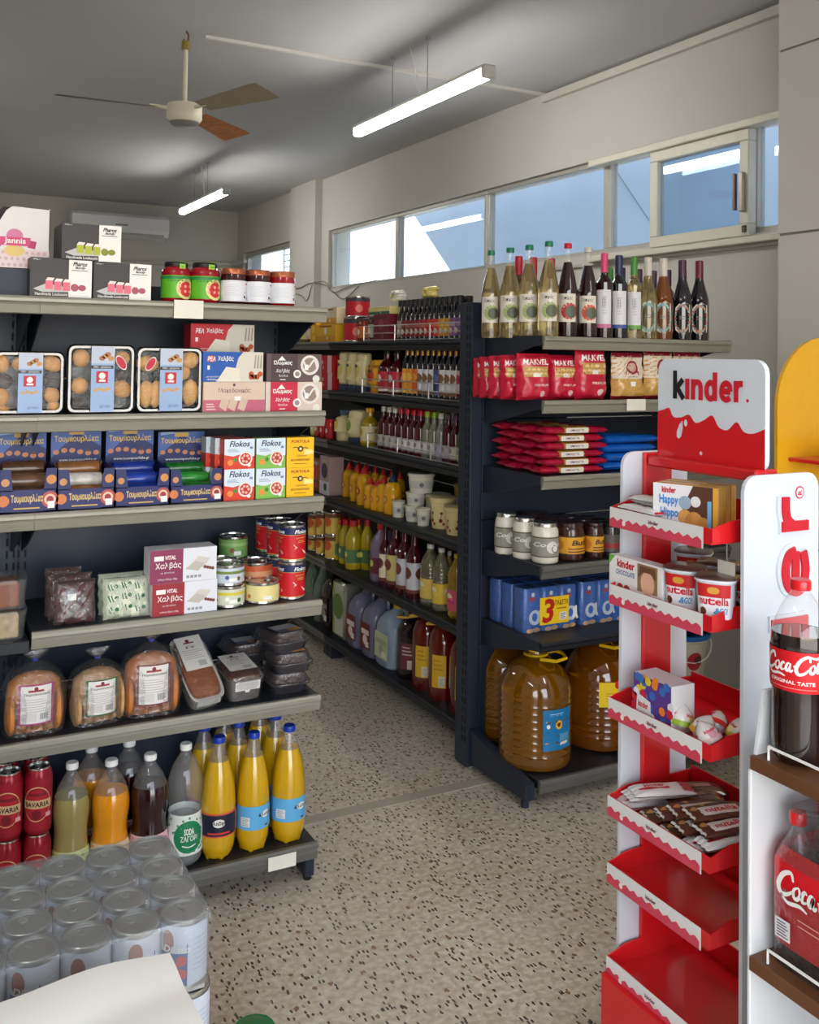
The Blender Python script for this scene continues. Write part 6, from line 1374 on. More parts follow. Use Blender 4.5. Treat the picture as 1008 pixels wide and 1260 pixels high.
p = front_print(L*.78, h*.86, -.11, .02); p.rect(.05, 0, .95, 1, ink(190, 192, 176), 1); p.rect(.05, 0, .2, 1, ink(150, 160, 70), 2); p.ell(.5, .55, .25, ink(90, 120, 60), 3)  # yellow-green band along one edge is a reflection painted into the colour
Kind('olive_oil_tin', 'tin', [('tin_body', tin), ('print', p)]).at((XA0+.115, y, AZ[5]), 'silver olive oil tin with green crest and painted green reflection before the grey jugs', 'jugs and tins on the aisle base shelf', FACE_X)
ajug(430, 448, 727, GRV, TIPR, (110, 34, 40), (226, 214, 206), 'grey-violet jug with red cap, farther of two')
ajug(448, 466, 737, GRV, TIPR, (110, 34, 40), (226, 214, 206), 'grey-violet jug with red cap, nearer of two')
ajug(464, 490, 749, GRB, mat((222, 180, 40), .4), (190, 196, 160), (160, 170, 130), 'pale grey-blue jug with yellow cap')
def wjug(R, H, m, lab, tone, capm):
    pr = smooth_prof([(R*.85, 0), (R, .012), (R, H*.62), (R*.94, H*.74), (R*.66, H*.86), (R*.34, H*.92), (R*.28, H*.96)], 3)
    ms = mat((214, 170, 60), .4); hd = G().tube([(R*.34, 0, H*.94), (R*.6, -.0, H*.955), (R*.62, -.06, H*.95), (R*.2, -.09, H*.945), (-R*.3, -.05, H*.945)], .005, ms, 6)
    return bottle('vinegar_jug', pr, m, capm, lambda p: (p.rect(0, 0, 1, 1, lab), p.lines(.15, .5, .8, .9, 3, tone, 2, .3), p.rect(.5, .04, .92, .36, ink(214, 208, 190), 2), p.lines(.55, .08, .88, .3, 4, GREY, 3, .3)), (H*.16, H*.4), (R*.34, H*.05, H*.945), 1, 20, span=.95, mid=-PI/2+.7, extra=[('carry_handle', hd), ('neck_ring', G().lathe([(R*.3, H*.925), (R*.42, H*.93), (R*.42, H*.945), (R*.3, H*.95)], ms, 14))])
YCAP = mat((206, 164, 50), .4)
for i, (x0, x1, yt, m, lab, tone, cp, label) in enumerate(((487, 509, 757, mat((24, 12, 16), .1, coat=.7), (110, 50, 60), (206, 190, 190), BLACK, 'dark wine jug with pink-framed label'), (507, 527, 754, VRED, (220, 176, 40), (190, 130, 40), YCAP, 'red vinegar jug with yellow label, farthest of three'),
        (527, 548, 764, VRED, (220, 176, 40), (190, 130, 40), YCAP, 'red vinegar jug with yellow label, middle of three'), (550, 580, 776, VRED, (220, 176, 40), (190, 130, 40), YCAP, 'red vinegar jug with yellow label, half hidden by the upright'))):
    y, L, h = aspan(x0, x1, yt, 5); wjug(L*.46, h, m, ink(*lab), ink(*tone), cp).at((XA0+L*.47, y, AZ[5]), label, 'jugs and tins on the aisle base shelf', FACE_X)
# glass bottles on the base shelf of the farther bay
gb = smooth_prof([(.04, 0), (.046, .01), (.046, .17), (.03, .22), (.015, .26), (.014, .3)], 3)
for i, yy in enumerate((4.76, 4.9)):
    bottle('glass_bottle', gb, film((190, 214, 190), clear=.75, rough=.04), CHROME, None, None, (.017, .014, .295), 1, 16).at((XAI+.1, yy, AZ[5]), ('pale green glass bottle on the far base shelf, nearer one', 'pale green glass bottle on the far base shelf, farther one')[i], 'glass bottles on the far base shelf')

# ================================================================== SWEETS STAND (faces the aisle, -X)
def text3d(body, bold=0, depth=.1):
    c = bpy.data.curves.new('t', 'FONT'); c.body = body; c.resolution_u = 3; c.offset = bold; c.extrude = depth
    o = bpy.data.objects.new('t', c); me = bpy.data.meshes.new_from_object(o)
    vs = [tuple(v.co) for v in me.vertices]; fs = [tuple(p.vertices) for p in me.polygons]
    bpy.data.objects.remove(o); bpy.data.curves.remove(c); bpy.data.meshes.remove(me)
    x0, x1 = min(v[0] for v in vs), max(v[0] for v in vs); y0, y1 = min(v[1] for v in vs), max(v[1] for v in vs)
    return [((a-x0)/(x1-x0), (b-y0)/(y1-y0), .5+.5*c_/depth) for a, b, c_ in vs], fs
KW = mat((208, 216, 226), .35, coat=.3, var=.01); KR = mat((206, 22, 30), .32, coat=.4, var=.03, scale=12); KRED = mat((196, 24, 44), .4); KPK = ink(206, 70, 92)
KX0, KX1, KY0, KY1 = 1.385, 1.578, 1.30, 1.617
st = thing('sweets_display_stand', 'white and red chocolate display stand with six trays and a logo header', 'display stand', (1.47, 1.46, 0))
O = (-1.47, -1.46, 0)
def kp(name, g, parent=None):
    o = put(name, g, parent or st); o.location = (0, 0, 0)
    me = o.data
    for v in me.vertices: v.co.x += O[0]; v.co.y += O[1]
    return o
far = G().prism(rrect(KX0, .0, KX1-.01, 1.302, .03), KY1, KY1+.008, KW); fp = kp('side_panel', far)
kp('red_stripe', G().box((1.437, KY1-.012, 0), (1.513, KY1, 1.30), KR, .002), fp)
nearp = G().prism(rrect(KX0+.006, .0, KX1+.012, 1.288, .03), KY0-.01, KY0-.002, KW); npn = kp('side_panel', nearp)
# vertical lettering on the near panel, reading upwards
b0, b1 = on(1, KY0-.01, 992, 700).x, on(1, KY0-.01, 945, 760).x
zt = on(1, KY0-.01, 975, 606).z
GLYPH = {'k': (.74, [([(.16, 0), (.16, .75), (.16, 1.46)], 0), ([(.2, .46), (.42, .74), (.64, 1.02)], 0), ([(.3, .6), (.46, .34), (.68, 0)], 0)]),
         'i': (.36, [([(.17, 0), (.17, .5), (.17, 1.06)], 0)]),
         'n': (.80, [([(.16, 0), (.16, .5), (.16, 1.04)], 0), ([(.16, .62), (.26, .84), (.42, .9), (.56, .8), (.6, .56), (.6, 0)], 0)]),
         'd': (.84, [([(.62, 0), (.62, .7), (.62, 1.42)], 0), ([(.6, .5), (.54, .8), (.36, .9), (.2, .76), (.15, .5), (.2, .23), (.36, .1), (.54, .2)], 1)]),
         'e': (.78, [([(.2, .5), (.4, .5), (.63, .5)], 0), ([(.63, .5), (.58, .78), (.4, .9), (.22, .78), (.15, .5), (.2, .22), (.4, .1), (.62, .2)], 0)]),
         'r': (.56, [([(.16, 0), (.16, .5), (.16, 1.04)], 0), ([(.16, .58), (.24, .82), (.36, .9), (.52, .9)], 0)])}
def logo(p, x0, y0, w, hx, l, cols, wd=.27, wall=0):
    """rounded heavy lower-case lettering drawn with strokes; w: width of the whole word, hx: x-height"""
    tot = sum(GLYPH[c][0] for c in 'kinder'); k = w/tot; x = x0; q = 0
    for c in 'kinder':
        adv, strokes = GLYPH[c]
        for pts, cl in strokes:
            p.stroke([(x+a*k, y0+b*hx) for a, b in pts], wd*hx, cols[c], l+q*.12, bool(cl), 5, wall); q += 1
        x += adv*k
hxw = .63*.29
pf = lambda d: (lambda u, v, l: (b0-(b0-b1)*v-d, KY0-.01-l*.001, zt-.63+.63*u+d*.3))
g = Pr(pf(.0035), .63, b0-b1); logo(g, 0, .03, 1.0, .66, 4, dict.fromkeys('kinder', KW), .44, 1); kp('lettering_surround', g, npn)
g = Pr(pf(0), .63, b0-b1); logo(g, 0, .03, 1.0, .66, 8, dict.fromkeys('kinder', KRED), .28, 1); kp('relief_lettering', g, npn)
cx_, cz_ = on(1, KY0-.012, 985, 606).x, on(1, KY0-.012, 985, 606).z
pr = Pr(lambda u, v, l: (cx_+(u-.5)*.04, KY0-.0105-l*EPS, cz_+(v-.5)*.04), 1, 1); pr.ell(.5, .5, .3, KRED, 1, n=20); pr.ell(.5, .5, .24, KW, 2, n=20)
vs, fs = textmesh('R', .02); pr.add([pr.fn(.64-.28*y, .38+.24*x, 3) for x, y in vs], fs, KRED); kp('registered_mark', pr, npn)
# header board
HX = 1.465
hdY0, hdY1, hz0, hz1 = 1.303, 1.592, 1.285, 1.502
hb = G().prism(rrect(hdY0, hz0, hdY1, hz1, .028), HX-.006, HX+.006, KW, 'yz'); hd = kp('header_board', hb)
def hf(u, v, l): return (HX-.006-l*.0006, hdY1-u*(hdY1-hdY0), hz0+v*(hz1-hz0))
hp = Pr(hf, hdY1-hdY0, hz1-hz0)
wave = catmull([(0, .48), (.06, .5), (.12, .52), (.16, .44), (.24, .44), (.32, .47), (.38, .4), (.46, .43), (.54, .48), (.60, .38), (.68, .36), (.76, .44), (.82, .36), (.9, .35), (1, .4)], 4)
for (x0, y0), (x1, y1) in zip(wave[:-1], wave[1:]): hp.poly([(x0, 0), (x1, 0), (x1, y1), (x0, y0)], KR, 1)
kp('red_wave', hp, hd)
hp = Pr(hf, hdY1-hdY0, hz1-hz0)
hp.poly([(.255, .41), (.26, .34), (.245, .26), (.22, .23), (.2, .25), (.2, .3), (.225, .37)], KW, 2); hp.ell(.29, .39, .022, KW, 3, 1.5); hp.ell(.44, .12, .018, KW, 3); kp('milk_drop', hp, hd)
hp = Pr(hf, hdY1-hdY0, hz1-hz0); logo(hp, .155, .615, .67, .185, 3, dict({c: KRED for c in 'inder'}, k=BLACK), .30); kp('logo_lettering', hp, hd)
hp = Pr(hf, 1, 1); hp.ell(.855, .635, .012, KRED, 2, 1.3); kp('logo_lettering', hp, hd)
kp('header_clip', G().box((HX-.03, hdY0-.0, hz0-.012), (HX+.03, hdY1+.006, hz0+.01), KR, .004), hd)
# trays
TZ = [1.19, 1.03, .796, .595, .458, .268]; TX0, TX1, TY0, TY1 = 1.345, 1.572, 1.325, 1.606
def d_strip(p):
    p.rect(0, 0, 1, 1, ink(222, 222, 222), 1)
    w_ = catmull([(i/22, .42+(.1 if i % 2 else -.06)) for i in range(23)], 2)
    for (x0, y0), (x1, y1) in zip(w_[:-1], w_[1:]): p.poly([(x0, 0), (x1, 0), (x1, y1), (x0, y0)], KPK, 2)
    p.ell(.17, .3, .14, ink(240, 226, 226), 3); p.text('kinder', .45, .56, .56, .76, ink(120, 60, 70), 3, .03)
for i, z in enumerate(TZ):
    zf = z-.026; g = G()
    g.box((TX0, TY0, zf-.004), (TX1, TY1, zf), KR)
    g.box((TX0, TY0, zf), (TX0+.003, TY1, z), KR)
    g.prism([(TX0, zf), (TX0, z), (TX0+.05, z+.012), (TX1, z+.012), (TX1, zf)], TY0-.003, TY0, KR); g.prism([(TX0, zf), (TX0, z), (TX0+.05, z+.012), (TX1, z+.012), (TX1, zf)], TY1, TY1+.003, KR)
    g.box((TX1, TY0, zf), (TX1+.003, TY1, z+.022), KR)
    t_ = kp('tray', g)
    sp = Pr(lambda u, v, l: (TX0-.0006-l*EPS, TY1+.003-u*(TY1-TY0-.02), z-.040+v*.040), TY1-TY0, .04); d_strip(sp)
    kp('price_strip', G().box((TX0-.0006, TY0+.02, z-.04), (TX0, TY1+.003, z+.0), ink(222, 222, 222)), t_); kp('strip_print', sp, t_)
kp('base_cabinet', G().box((TX0-.012, KY0+.006, 0), (KX1-.01, KY1-.004, TZ[5]-.032), KR, .003))
kp('card_holder', G().box((1.41, 1.330, 1.095), (1.412, 1.372, 1.12), CARD).tube([(1.411, 1.35, 1.12), (1.411, 1.35, 1.163)], .0015, WIRE, 5))
# ---- products on the trays
def kpos(px, py, dx=0): return on(0, TX0+.01+dx, px, py)
tz = [z-.026+.0006 for z in TZ]
def d_hippo(p):
    p.rect(0, 0, 1, 1, ink(226, 228, 232)); p.poly([(.5, .0), (.46, .5), (.62, 1), (1, 1), (1, 0)], ink(86, 52, 36), 2); p.text('kinder', .14, .8, .36, .94, KRED, 4, .03); p.text('Happy', .1, .5, .4, .76, ink(70, 140, 210), 4, .06); p.text('Hippo', .12, .22, .4, .48, ink(70, 140, 210), 4, .06)
    for x, y, r, c in ((.5, .3, .17, (214, 160, 90)), (.64, .24, .2, (206, 150, 80)), (.78, .22, .12, (196, 140, 70)), (.5, .62, .15, (150, 170, 190)), (.66, .66, .12, (226, 226, 226))): p.ell(x, y, r, ink(*c), 3)
    p.rect(.84, .05, .9, .7, ink(120, 180, 220), 4); p.rect(.92, 0, 1, 1, ink(226, 170, 60), 4)
def kbox(name, x0, x1, yt, tray, drw, base, lab, dp, dx=0, rz=FACE_X, grp=None, side=None, h=None):
    a, b = kpos(x0, (yt+40), dx), kpos(x1, yt+40, dx); L = abs(a.y-b.y); h = h or kpos((x0+x1)/2, yt, dx).z-tz[tray]
    k = carton(name, 'box', L, h, dp, mat(base, .45, var=.02), drw, side); k.at((TX0+.01+dx+dp/2, (a.y+b.y)/2, tz[tray]), lab, grp, rz); return k, L, h
a, b = kpos(813, 640, .012), kpos(868, 640, .012)
kh, L, h = kbox('biscuit_box', 811, 872, 597, 0, d_hippo, (214, 170, 80), 'biscuit box with blue lettering and golden biscuit picture, front one', .026, .034, rz=FACE_X+.38, grp='biscuit boxes on the top tray')
for r_ in (1, 2): kh.at((TX0+.057+.031*r_*.93, (kpos(811, 640, .034).y+kpos(872, 640, .034).y)/2+.031*r_*.37, tz[0]), 'biscuit box with blue lettering, %s behind the front one' % ('directly', 'second')[r_-1], 'biscuit boxes on the top tray', FACE_X+.38)
def d_bueno(p):
    p.rect(.0, .08, 1, .92, ink(228, 226, 224)); p.poly([(0, .08), (1, .08), (1, .3), (.6, .36), (.3, .26), (0, .32)], KRED, 2); p.text('Bueno', .2, .42, .75, .72, ink(60, 34, 28), 3, .03, .25); p.text('kinder', .3, .74, .55, .86, KRED, 3, .03); p.poly([(.78, .4), (.98, .5), (.95, .7), (.8, .62)], ink(110, 66, 44), 3); p.rect(0, .08, .04, .92, KRED, 3); p.rect(.96, .08, 1, .92, KRED, 3)
def bar(name, L, w_, t_, m, drw, seed): return bag(name, 'chocolate bar', L, w_, t_, m, drw, seed, wr=.0005, sag=0)
WRW = mat((222, 220, 220), .25, coat=.6, var=.05, bump=.2); WRB = mat((96, 56, 44), .25, coat=.6, var=.3, scale=30, bump=.3)
kbu = bar('chocolate_bar', .125, .05, .016, WRW, d_bueno, 5)
for i, (y, x, zz, rz) in enumerate(((1.545, .03, 0, -1.5), (1.54, .085, 0, -1.62), (1.54, .03, .017, -1.65), (1.545, .082, .017, -1.48), (1.535, .06, .034, -1.57))):
    o = kbu.at((TX0+x-.025, y, tz[0]+.009+zz), 'white and red wafer bar on the top tray, %s' % ('bottom front', 'bottom rear', 'second layer front', 'second layer rear', 'topmost')[i], 'white and red wafer bars', rot=(-PI/2, 0, rz))
def d_kch(p):
    p.rect(0, 0, 1, 1, ink(230, 230, 230)); p.text('kinder', .16, .74, .5, .94, KRED, 3, .04); p.text('CHOCOLATE', .14, .56, .5, .68, ink(60, 110, 170), 3, .02); p.poly([(0, 1), (.12, 1), (0, .75)], ink(110, 170, 70), 3); p.rect(.55, .3, .92, .96, ink(150, 120, 90), 2); p.ell(.74, .52, .24, ink(226, 178, 150), 3, 1.2); p.poly([(.57, .62), (.6, .92), (.88, .92), (.9, .64), (.8, .78), (.66, .78)], ink(110, 74, 50), 4)
    for i in range(2): p.ell(.22+.13*i, .22, .13, ink(150, 50, 40), 3)
    for i in range(5): p.rect(.5+.09*i, .06, .55+.09*i, .26, KRED if i % 2 else ink(226, 210, 200), 4)
kk, L, h = kbox('chocolate_box', 750, 815, 690, 1, d_kch, (228, 228, 230), 'white chocolate box with red lettering and a portrait, second tray', .03, .004)
def gotub():
    w_, h_ = .036, .088; m = WRW
    b = G().loft([ring(w_*.82, .026, 0, 20, e=3), ring(w_*.9, .03, .02, 20, e=3), ring(w_, .036, h_-.006, 20, e=3), ring(w_*1.1, .041, h_-.004, 20, e=3), ring(w_*1.1, .041, h_, 20, e=3)], KW)
    l = G().loft([ring(w_*1.11, .0415, h_, 20, e=3), ring(w_*1.1, .041, h_+.0015, 20, e=3), ring(w_*1.02, .038, h_+.003, 20, e=3)], mat((90, 70, 66), .3, coat=.5, var=.2, scale=50))
    def fn(u, v, k_):
        a = -PI/2+(u-.5)*1.8; s_ = .9+.1*v; return (w_*s_*math.copysign(abs(math.cos(a))**(2/3), math.cos(a))+0, -.0335*s_*abs(math.sin(a))**(2/3)-.0022-k_*EPS, .016+v*(h_-.024))
    p = Pr(fn, .07, h_-.018, nx=10); p.rect(0, 0, 1, 1, ink(222, 222, 226)); p.rect(0, .62, 1, 1, ink(190, 30, 34), 2); p.text('nutella', .12, .4, .92, .64, KRED, 3, .03); p.text('&GO!', .5, .14, .9, .34, ink(70, 150, 210), 3, .03, .2); p.ell(.25, .2, .12, ink(90, 50, 36), 3); p.ell(.5, .82, .1, ink(206, 150, 60), 3)
    return Kind('snack_tub', 'tub', [('tub', b), ('foil_lid', l), ('label', p)])
kg = gotub()
for i, (x, y, rz) in enumerate(((.05, 1.431, -.1), (.046, 1.344, .05), (.142, 1.436, .0), (.138, 1.346, .0), (.185, 1.545, .1))):
    kg.at((TX0+x, y+.012, tz[1]), 'red and white hazelnut snack tub on the second tray, %s' % ('front next to the white box', 'front near corner', 'rear middle', 'rear near corner', 'far rear')[i], 'hazelnut snack tubs', FACE_X+.55+rz)
def d_mix(p):
    p.rect(0, 0, 1, 1, ink(90, 60, 140)); rr = random.Random(4)
    for i in range(40): p.ell(rr.random(), rr.random(), .1, ink(*rr.choice(((230, 200, 50), (200, 40, 60), (60, 110, 190), (226, 226, 230), (230, 130, 40)))), 2+(i % 3), n=7)
    p.poly([(.08, .1), (.5, .05), (.48, .5), (.12, .6)], ink(226, 226, 230), 6); p.text('kinder', .15, .32, .42, .46, KRED, 7, .03)
kbox('surprise_box', 780, 826, 836, 2, d_mix, (222, 222, 226), 'colourful egg carton with white ends on the third tray', .06, .006, side=lambda q: q.rect(0, 0, 1, 1, ink(226, 228, 232)))
def egg(c1, c2):
    H = .056; prf = [(.0225*math.sin(PI*(k/10))**.75*(1.06-.22*k/10)+.0005, H*k/10) for k in range(11)]
    b = G().lathe(prf, WRW, 18)
    p = cyl_print(lambda v: .0246-.004*v-.003*abs(v-.4), .014, .026, 2*PI); p.rect(0, 0, 1, .4, ink(*c1), 1)
    for q in (.15, .5, .85): p.ell(q, .55, .32, ink(*c2), 2); p.text('kinder', q-.1, .72, q+.1, .95, KRED, 3, .03)
    return Kind('chocolate_egg', 'egg', [('foil_egg', b), ('print', p)])
for i, (x, y, zz, c1, c2, rot, lab) in enumerate(((.035, 1.440, 0, (150, 180, 50), (226, 206, 90), (0, .3, .3), 'white chocolate egg with lime print touching the carton'), (.035, 1.394, 0, (196, 150, 60), (120, 110, 100), (.5, 0, 1), 'chocolate egg with gold print, middle front of the third tray'), (.036, 1.347, .0, (226, 190, 190), (214, 150, 170), (0, .6, 2), 'mostly white chocolate egg at the near front corner'), (.085, 1.40, 0, (214, 50, 40), (200, 30, 36), (0, .9, .5), 'red and white chocolate egg lying at the back'), (.088, 1.35, 0, (190, 180, 60), (226, 214, 150), (.3, .2, .4), 'chocolate egg with yellow-green print at the back corner'))):
    egg(c1, c2).at((TX0+x, y, tz[2]+zz+.004), lab, 'foil-wrapped chocolate eggs', rot=rot)
def d_nut(p):
    p.rect(0, .05, 1, .95, ink(90, 56, 44)); p.rect(.18, .1, .86, .62, ink(226, 222, 218), 2); p.text('nutella', .26, .22, .8, .52, KRED, 3, .03); p.ell(.12, .6, .14, ink(200, 150, 90), 3); p.ell(.3, .8, .12, ink(206, 160, 100), 3); p.rect(0, .05, .03, .95, ink(200, 196, 190), 3)
def d_plain(p): p.rect(.0, .1, 1, .9, ink(226, 224, 224)); p.rect(.1, .3, .6, .45, KRED, 2); p.text('kinder', .2, .5, .55, .75, KRED, 3, .03); p.rect(.8, .1, 1, .9, ink(180, 60, 70), 2)
kn = bar('biscuit_packet', .125, .05, .017, WRB, d_nut, 9); kpl = bar('biscuit_packet', .13, .045, .017, WRW, d_plain, 11); kdk = bar('biscuit_packet', .12, .05, .016, WRB, lambda p: p.rect(.2, .4, .7, .7, ink(150, 110, 100), 2), 12)
pile = [(kpl, .075, 1.565, .0, -.5), (kpl, .085, 1.555, .018, -.35), (kpl, .08, 1.53, .034, -.6), (kdk, .16, 1.55, 0, -.9), (kdk, .18, 1.53, .016, -.8), (kdk, .14, 1.5, .017, -.7),
        (kn, .075, 1.49, 0, -.55), (kn, .085, 1.46, .017, -.5), (kn, .075, 1.43, .0, -.35), (kn, .09, 1.43, .034, -.45), (kn, .08, 1.405, .017, -.3), (kdk, .13, 1.45, 0, -.4), (kdk, .15, 1.41, .017, -.3), (kn, .09, 1.385, .048, -.3), (kpl, .075, 1.375, .0, -.25), (kn, .085, 1.355, .034, -.15), (kdk, .14, 1.37, 0, -.2), (kpl, .08, 1.345, .017, -.1), (kdk, .15, 1.345, .02, -.1)]
for i, (k_, x, y, zz, rz) in enumerate(pile):
    nm = {id(kpl): 'white wrapped', id(kn): 'brown and white nut-cream', id(kdk): 'dark brown'}[id(k_)]
    k_.at((TX0+x-.004, y-.012, tz[3]+.0095+zz+.0), '%s biscuit packet in the fourth tray heap, %s from the far end' % (nm, (ORD+['seventeenth', 'eighteenth', 'nineteenth'])[i]), 'biscuit packets heaped on the fourth tray', rot=(-PI/2+.05, 0, rz*.5-.05))

# ================================================================== COLA RACK
WOOD = mat((104, 66, 40), .45, var=.25, scale=9, bump=.15); RKW = mat((222, 226, 230), .45, var=.02)
CX0, CX1, CY0, CY1 = 1.30, 1.60, .72, 1.192
rk = thing('drinks_rack', 'white drinks rack with brown wooden shelves and wire rails', 'rack', (CX0, CY1, 0))
def rp(name, g, parent=None):
    o = put(name, g, parent or rk)
    for v in o.data.vertices: v.co.x -= CX0; v.co.y -= CY1
    return o
rp('side_panel', G().box((CX0+.004, CY1, 0), (CX1, CY1+.008, .81), RKW, .002)); rp('side_panel', G().box((CX0+.004, CY0-.008, 0), (CX1, CY0, .81), RKW, .002))
rp('back_panel', G().box((CX1, CY0-.008, 0), (CX1+.008, CY1+.008, .84), RKW, .002))
for z0 in (.812, .480, .14):
    s_ = rp('shelf', G().box((CX0, CY0, z0), (CX1, CY1, z0+.024), WOOD, .002))
    rl = G().tube([(CX0+.012, CY1-.03, z0+.02), (CX0+.012, CY1-.03, z0+.046), (CX0+.012, CY0+.03, z0+.046), (CX0+.012, CY0+.03, z0+.02)], .0026, WHITE, 6)
    rp('wire_rail', rl, s_)
p0 = [on(1, CY1, x, y) for x, y in ((927, 940), (944, 940), (955, 845), (938, 848))]
rp('bracket', G().prism([(p.x, max(p.z, .836)) for p in p0], CY1-.006, CY1, RKW))
COLA = mat((26, 10, 8), .06, coat=.9, var=0); CRED = mat((214, 16, 32), .3, coat=.4, var=.01); CLAB = ink(206, 14, 30)
def cola_script(p, x0, y0, x1, y1, m=WHITE, l=3):
    """flowing white script drawn with strokes, in a box of the label"""
    T = lambda pts: [(x0+(x1-x0)*(a+.22*b*.25), y0+(y1-y0)*b) for a, b in pts]
    w_ = (y1-y0); th = lambda t: w_*(.07+.09*math.sin(PI*t)); tn = lambda t: w_*(.05+.07*math.sin(PI*t))
    p.stroke(T([(.19, .72), (.15, .95), (.06, .8), (.02, .45), (.06, .22), (.13, .24), (.2, .42)]), th, m, l)
    p.stroke(T([(.25, .62), (.21, .5), (.22, .3), (.26, .27), (.29, .42), (.27, .6)]), tn, m, l, True)
    p.stroke(T([(.37, .56), (.34, .62), (.315, .45), (.33, .28), (.38, .34)]), tn, m, l)
    p.stroke(T([(.445, .6), (.41, .6), (.395, .4), (.42, .27), (.45, .45)]), tn, m, l, True); p.stroke(T([(.455, .62), (.45, .35), (.475, .27), (.50, .36)]), tn, m, l)
    p.stroke(T([(.5, .5), (.53, .52)]), w_*.09, m, l)
    p.stroke(T([(.72, .74), (.69, .98), (.59, .82), (.54, .45), (.58, .2), (.66, .24), (.72, .44)]), th, m, l)
    p.stroke(T([(.69, 1.0), (.8, .9), (.88, .98), (.95, .9)]), tn, m, l)
    p.stroke(T([(.77, .62), (.735, .5), (.745, .3), (.78, .27), (.81, .42), (.79, .6)]), tn, m, l, True)
    p.stroke(T([(.86, .9), (.84, .6), (.845, .32), (.87, .28)]), tn, m, l)
    p.stroke(T([(.94, .6), (.91, .58), (.895, .4), (.92, .27), (.95, .45)]), tn, m, l, True); p.stroke(T([(.955, .62), (.95, .35), (.98, .27)]), tn, m, l)
    p.stroke(T([(.06, .2), (.16, .02), (.3, .1), (.4, .02)]), tn, m, l)
H, R = .30, .0475
pr_ = smooth_prof([(R*.7, 0), (R*.92, .008), (R*.98, .03), (R*.97, H*.2), (R*.96, H*.35), (R*.99, H*.42), (R, H*.46), (R, H*.62), (R*1.0, H*.66), (R*.93, H*.74), (R*.6, H*.86), (R*.32, H*.925), (R*.29, H*.95)], 3)
def d_cola(p):
    for c in (.22, .72):
        p.rect(c-.25, 0, c+.25, 1, CLAB, 1); cola_script(p, c-.17, .36, c+.19, .92); p.text('ORIGINAL TASTE', c-.12, .2, c+.13, .29, WHITE, 3, .02); p.lines(c-.13, .08, c+.14, .12, 1, ink(230, 150, 150), 3)
bx, by = 1.362, 1.140
kcola = bottle('cola_bottle', pr_, COLA, CRED, d_cola, (H*.41, H*.22), (R*.36, H*.055, H*.94), .74, 26, span=2*PI)
kcola.at((bx, by, .8365), 'large cola bottle with red cap and label on the upper rack shelf', None, -2.6)
# wrapped multipack on the lower shelf
t = thing('cola_multipack', 'red shrink-wrapped pack of cola bottles on the lower rack shelf', 'drinks pack', (1.395, 1.075, .5045))
small = smooth_prof([(.022, 0), (.03, .006), (.031, .12), (.029, .15), (.02, .19), (.011, .215), (.0105, .23)], 3)
for i in range(3):
    for j in range(2):
        q = put('bottle', G().lathe(small, [COLA if a[1] < .15 else CLEAR for a in small[:-1]], 14, (-.034+.068*j, .068-.068*i)), t)
        put('cap', G().lathe([(.0135, .226), (.014, .23), (.014, .243), (.012, .246)], CRED, 12, (-.034+.068*j, .068-.068*i)), q)
wr = G().loft([ring(.067, .101, .035, 28, e=7), ring(.068, .102, .05, 28, e=7), ring(.068, .102, .165, 28, e=7), ring(.058, .092, .19, 28, e=6)], CRED, False, False); put('red_sleeve', wr, t)
fl = G().loft([ring(.0675, .1015, .0, 28, e=7), ring(.069, .103, .1, 28, e=7), ring(.0665, .1, .175, 28, e=6), ring(.05, .085, .215, 28, e=5), ring(.048, .083, .252, 28, e=5)], film((230, 226, 228), clear=.975, rough=.06, bump=.8, spec=.07)); put('shrink_film', fl, t)
p = Pr(lambda u, v, l: (-.0695-l*EPS, .095-u*.19, .04+v*.125), .19, .125); cola_script(p, .06, .55, .9, .98); p.rect(.06, .04, .22, .3, ink(220, 220, 224), 2); p.lines(.08, .06, .2, .28, 6, ink(60, 60, 64), 3, .4); p.lines(.3, .3, .9, .45, 2, ink(236, 180, 180), 3, .15); put('sleeve_print', p, t)

# ================================================================== CANS, PAPER AND TUB IN FRONT
CR, CH = .0365, .106
SIL = mat((176, 178, 172), .3, .85, var=.06, scale=20)
def d_tomcan(p):
    for c in (.25, .75):
        p.rect(c-.25, 0, c+.25, 1, ink(206, 214, 228), 1); p.rect(c-.2, 0, c-.0, .55, ink(30, 76, 150), 2); p.poly([(c-.2, .55), (c-.0, .7), (c-.0, .5)], ink(30, 76, 150), 3); p.text('Dilitto', c-.17, .56, c+.02, .68, WHITE, 4, .03, .2); p.ell(c-.14, .74, .12, ink(150, 80, 60), 2, 1.6)
        for i in range(4): p.ell(c-.09+.05*(i % 2), .1+.11*i, .09, ink(190, 40, 44), 4)
        p.lines(c+.04, .2, c+.2, .8, 7, ink(180, 190, 206), 2, .2)
kt = can('tomato_can', CR, CH, d_tomcan, SIL, SIL)
px0, py0, sp_ = .439, 1.547, .0748
ZT = .62
for i in range(6):
    for j in range(4):
        kt.at((px0-sp_*i, py0+sp_*j*.985, ZT-CH), 'tomato can in the top tray, %s from the right, %s row from the front' % (ORD[i], ORD[j]), 'shrink-wrapped tomato cans', 1.85+.25*((i*3+j*5) % 4-1.5))
for i in range(6):
    for j in range(4):
        if i == 0 or j == 0: kt.at((px0+.006-sp_*i, py0+sp_*j*.985, ZT-2*CH-.008), 'tomato can in the lower tray, %s from the right, %s row from the front' % (ORD[i], ORD[j]), 'shrink-wrapped tomato cans', 1.5)
cxm, cym = px0-sp_*2.5, py0+sp_*1.5*.985; hw, hd_ = sp_*3+.0015, sp_*2+.001
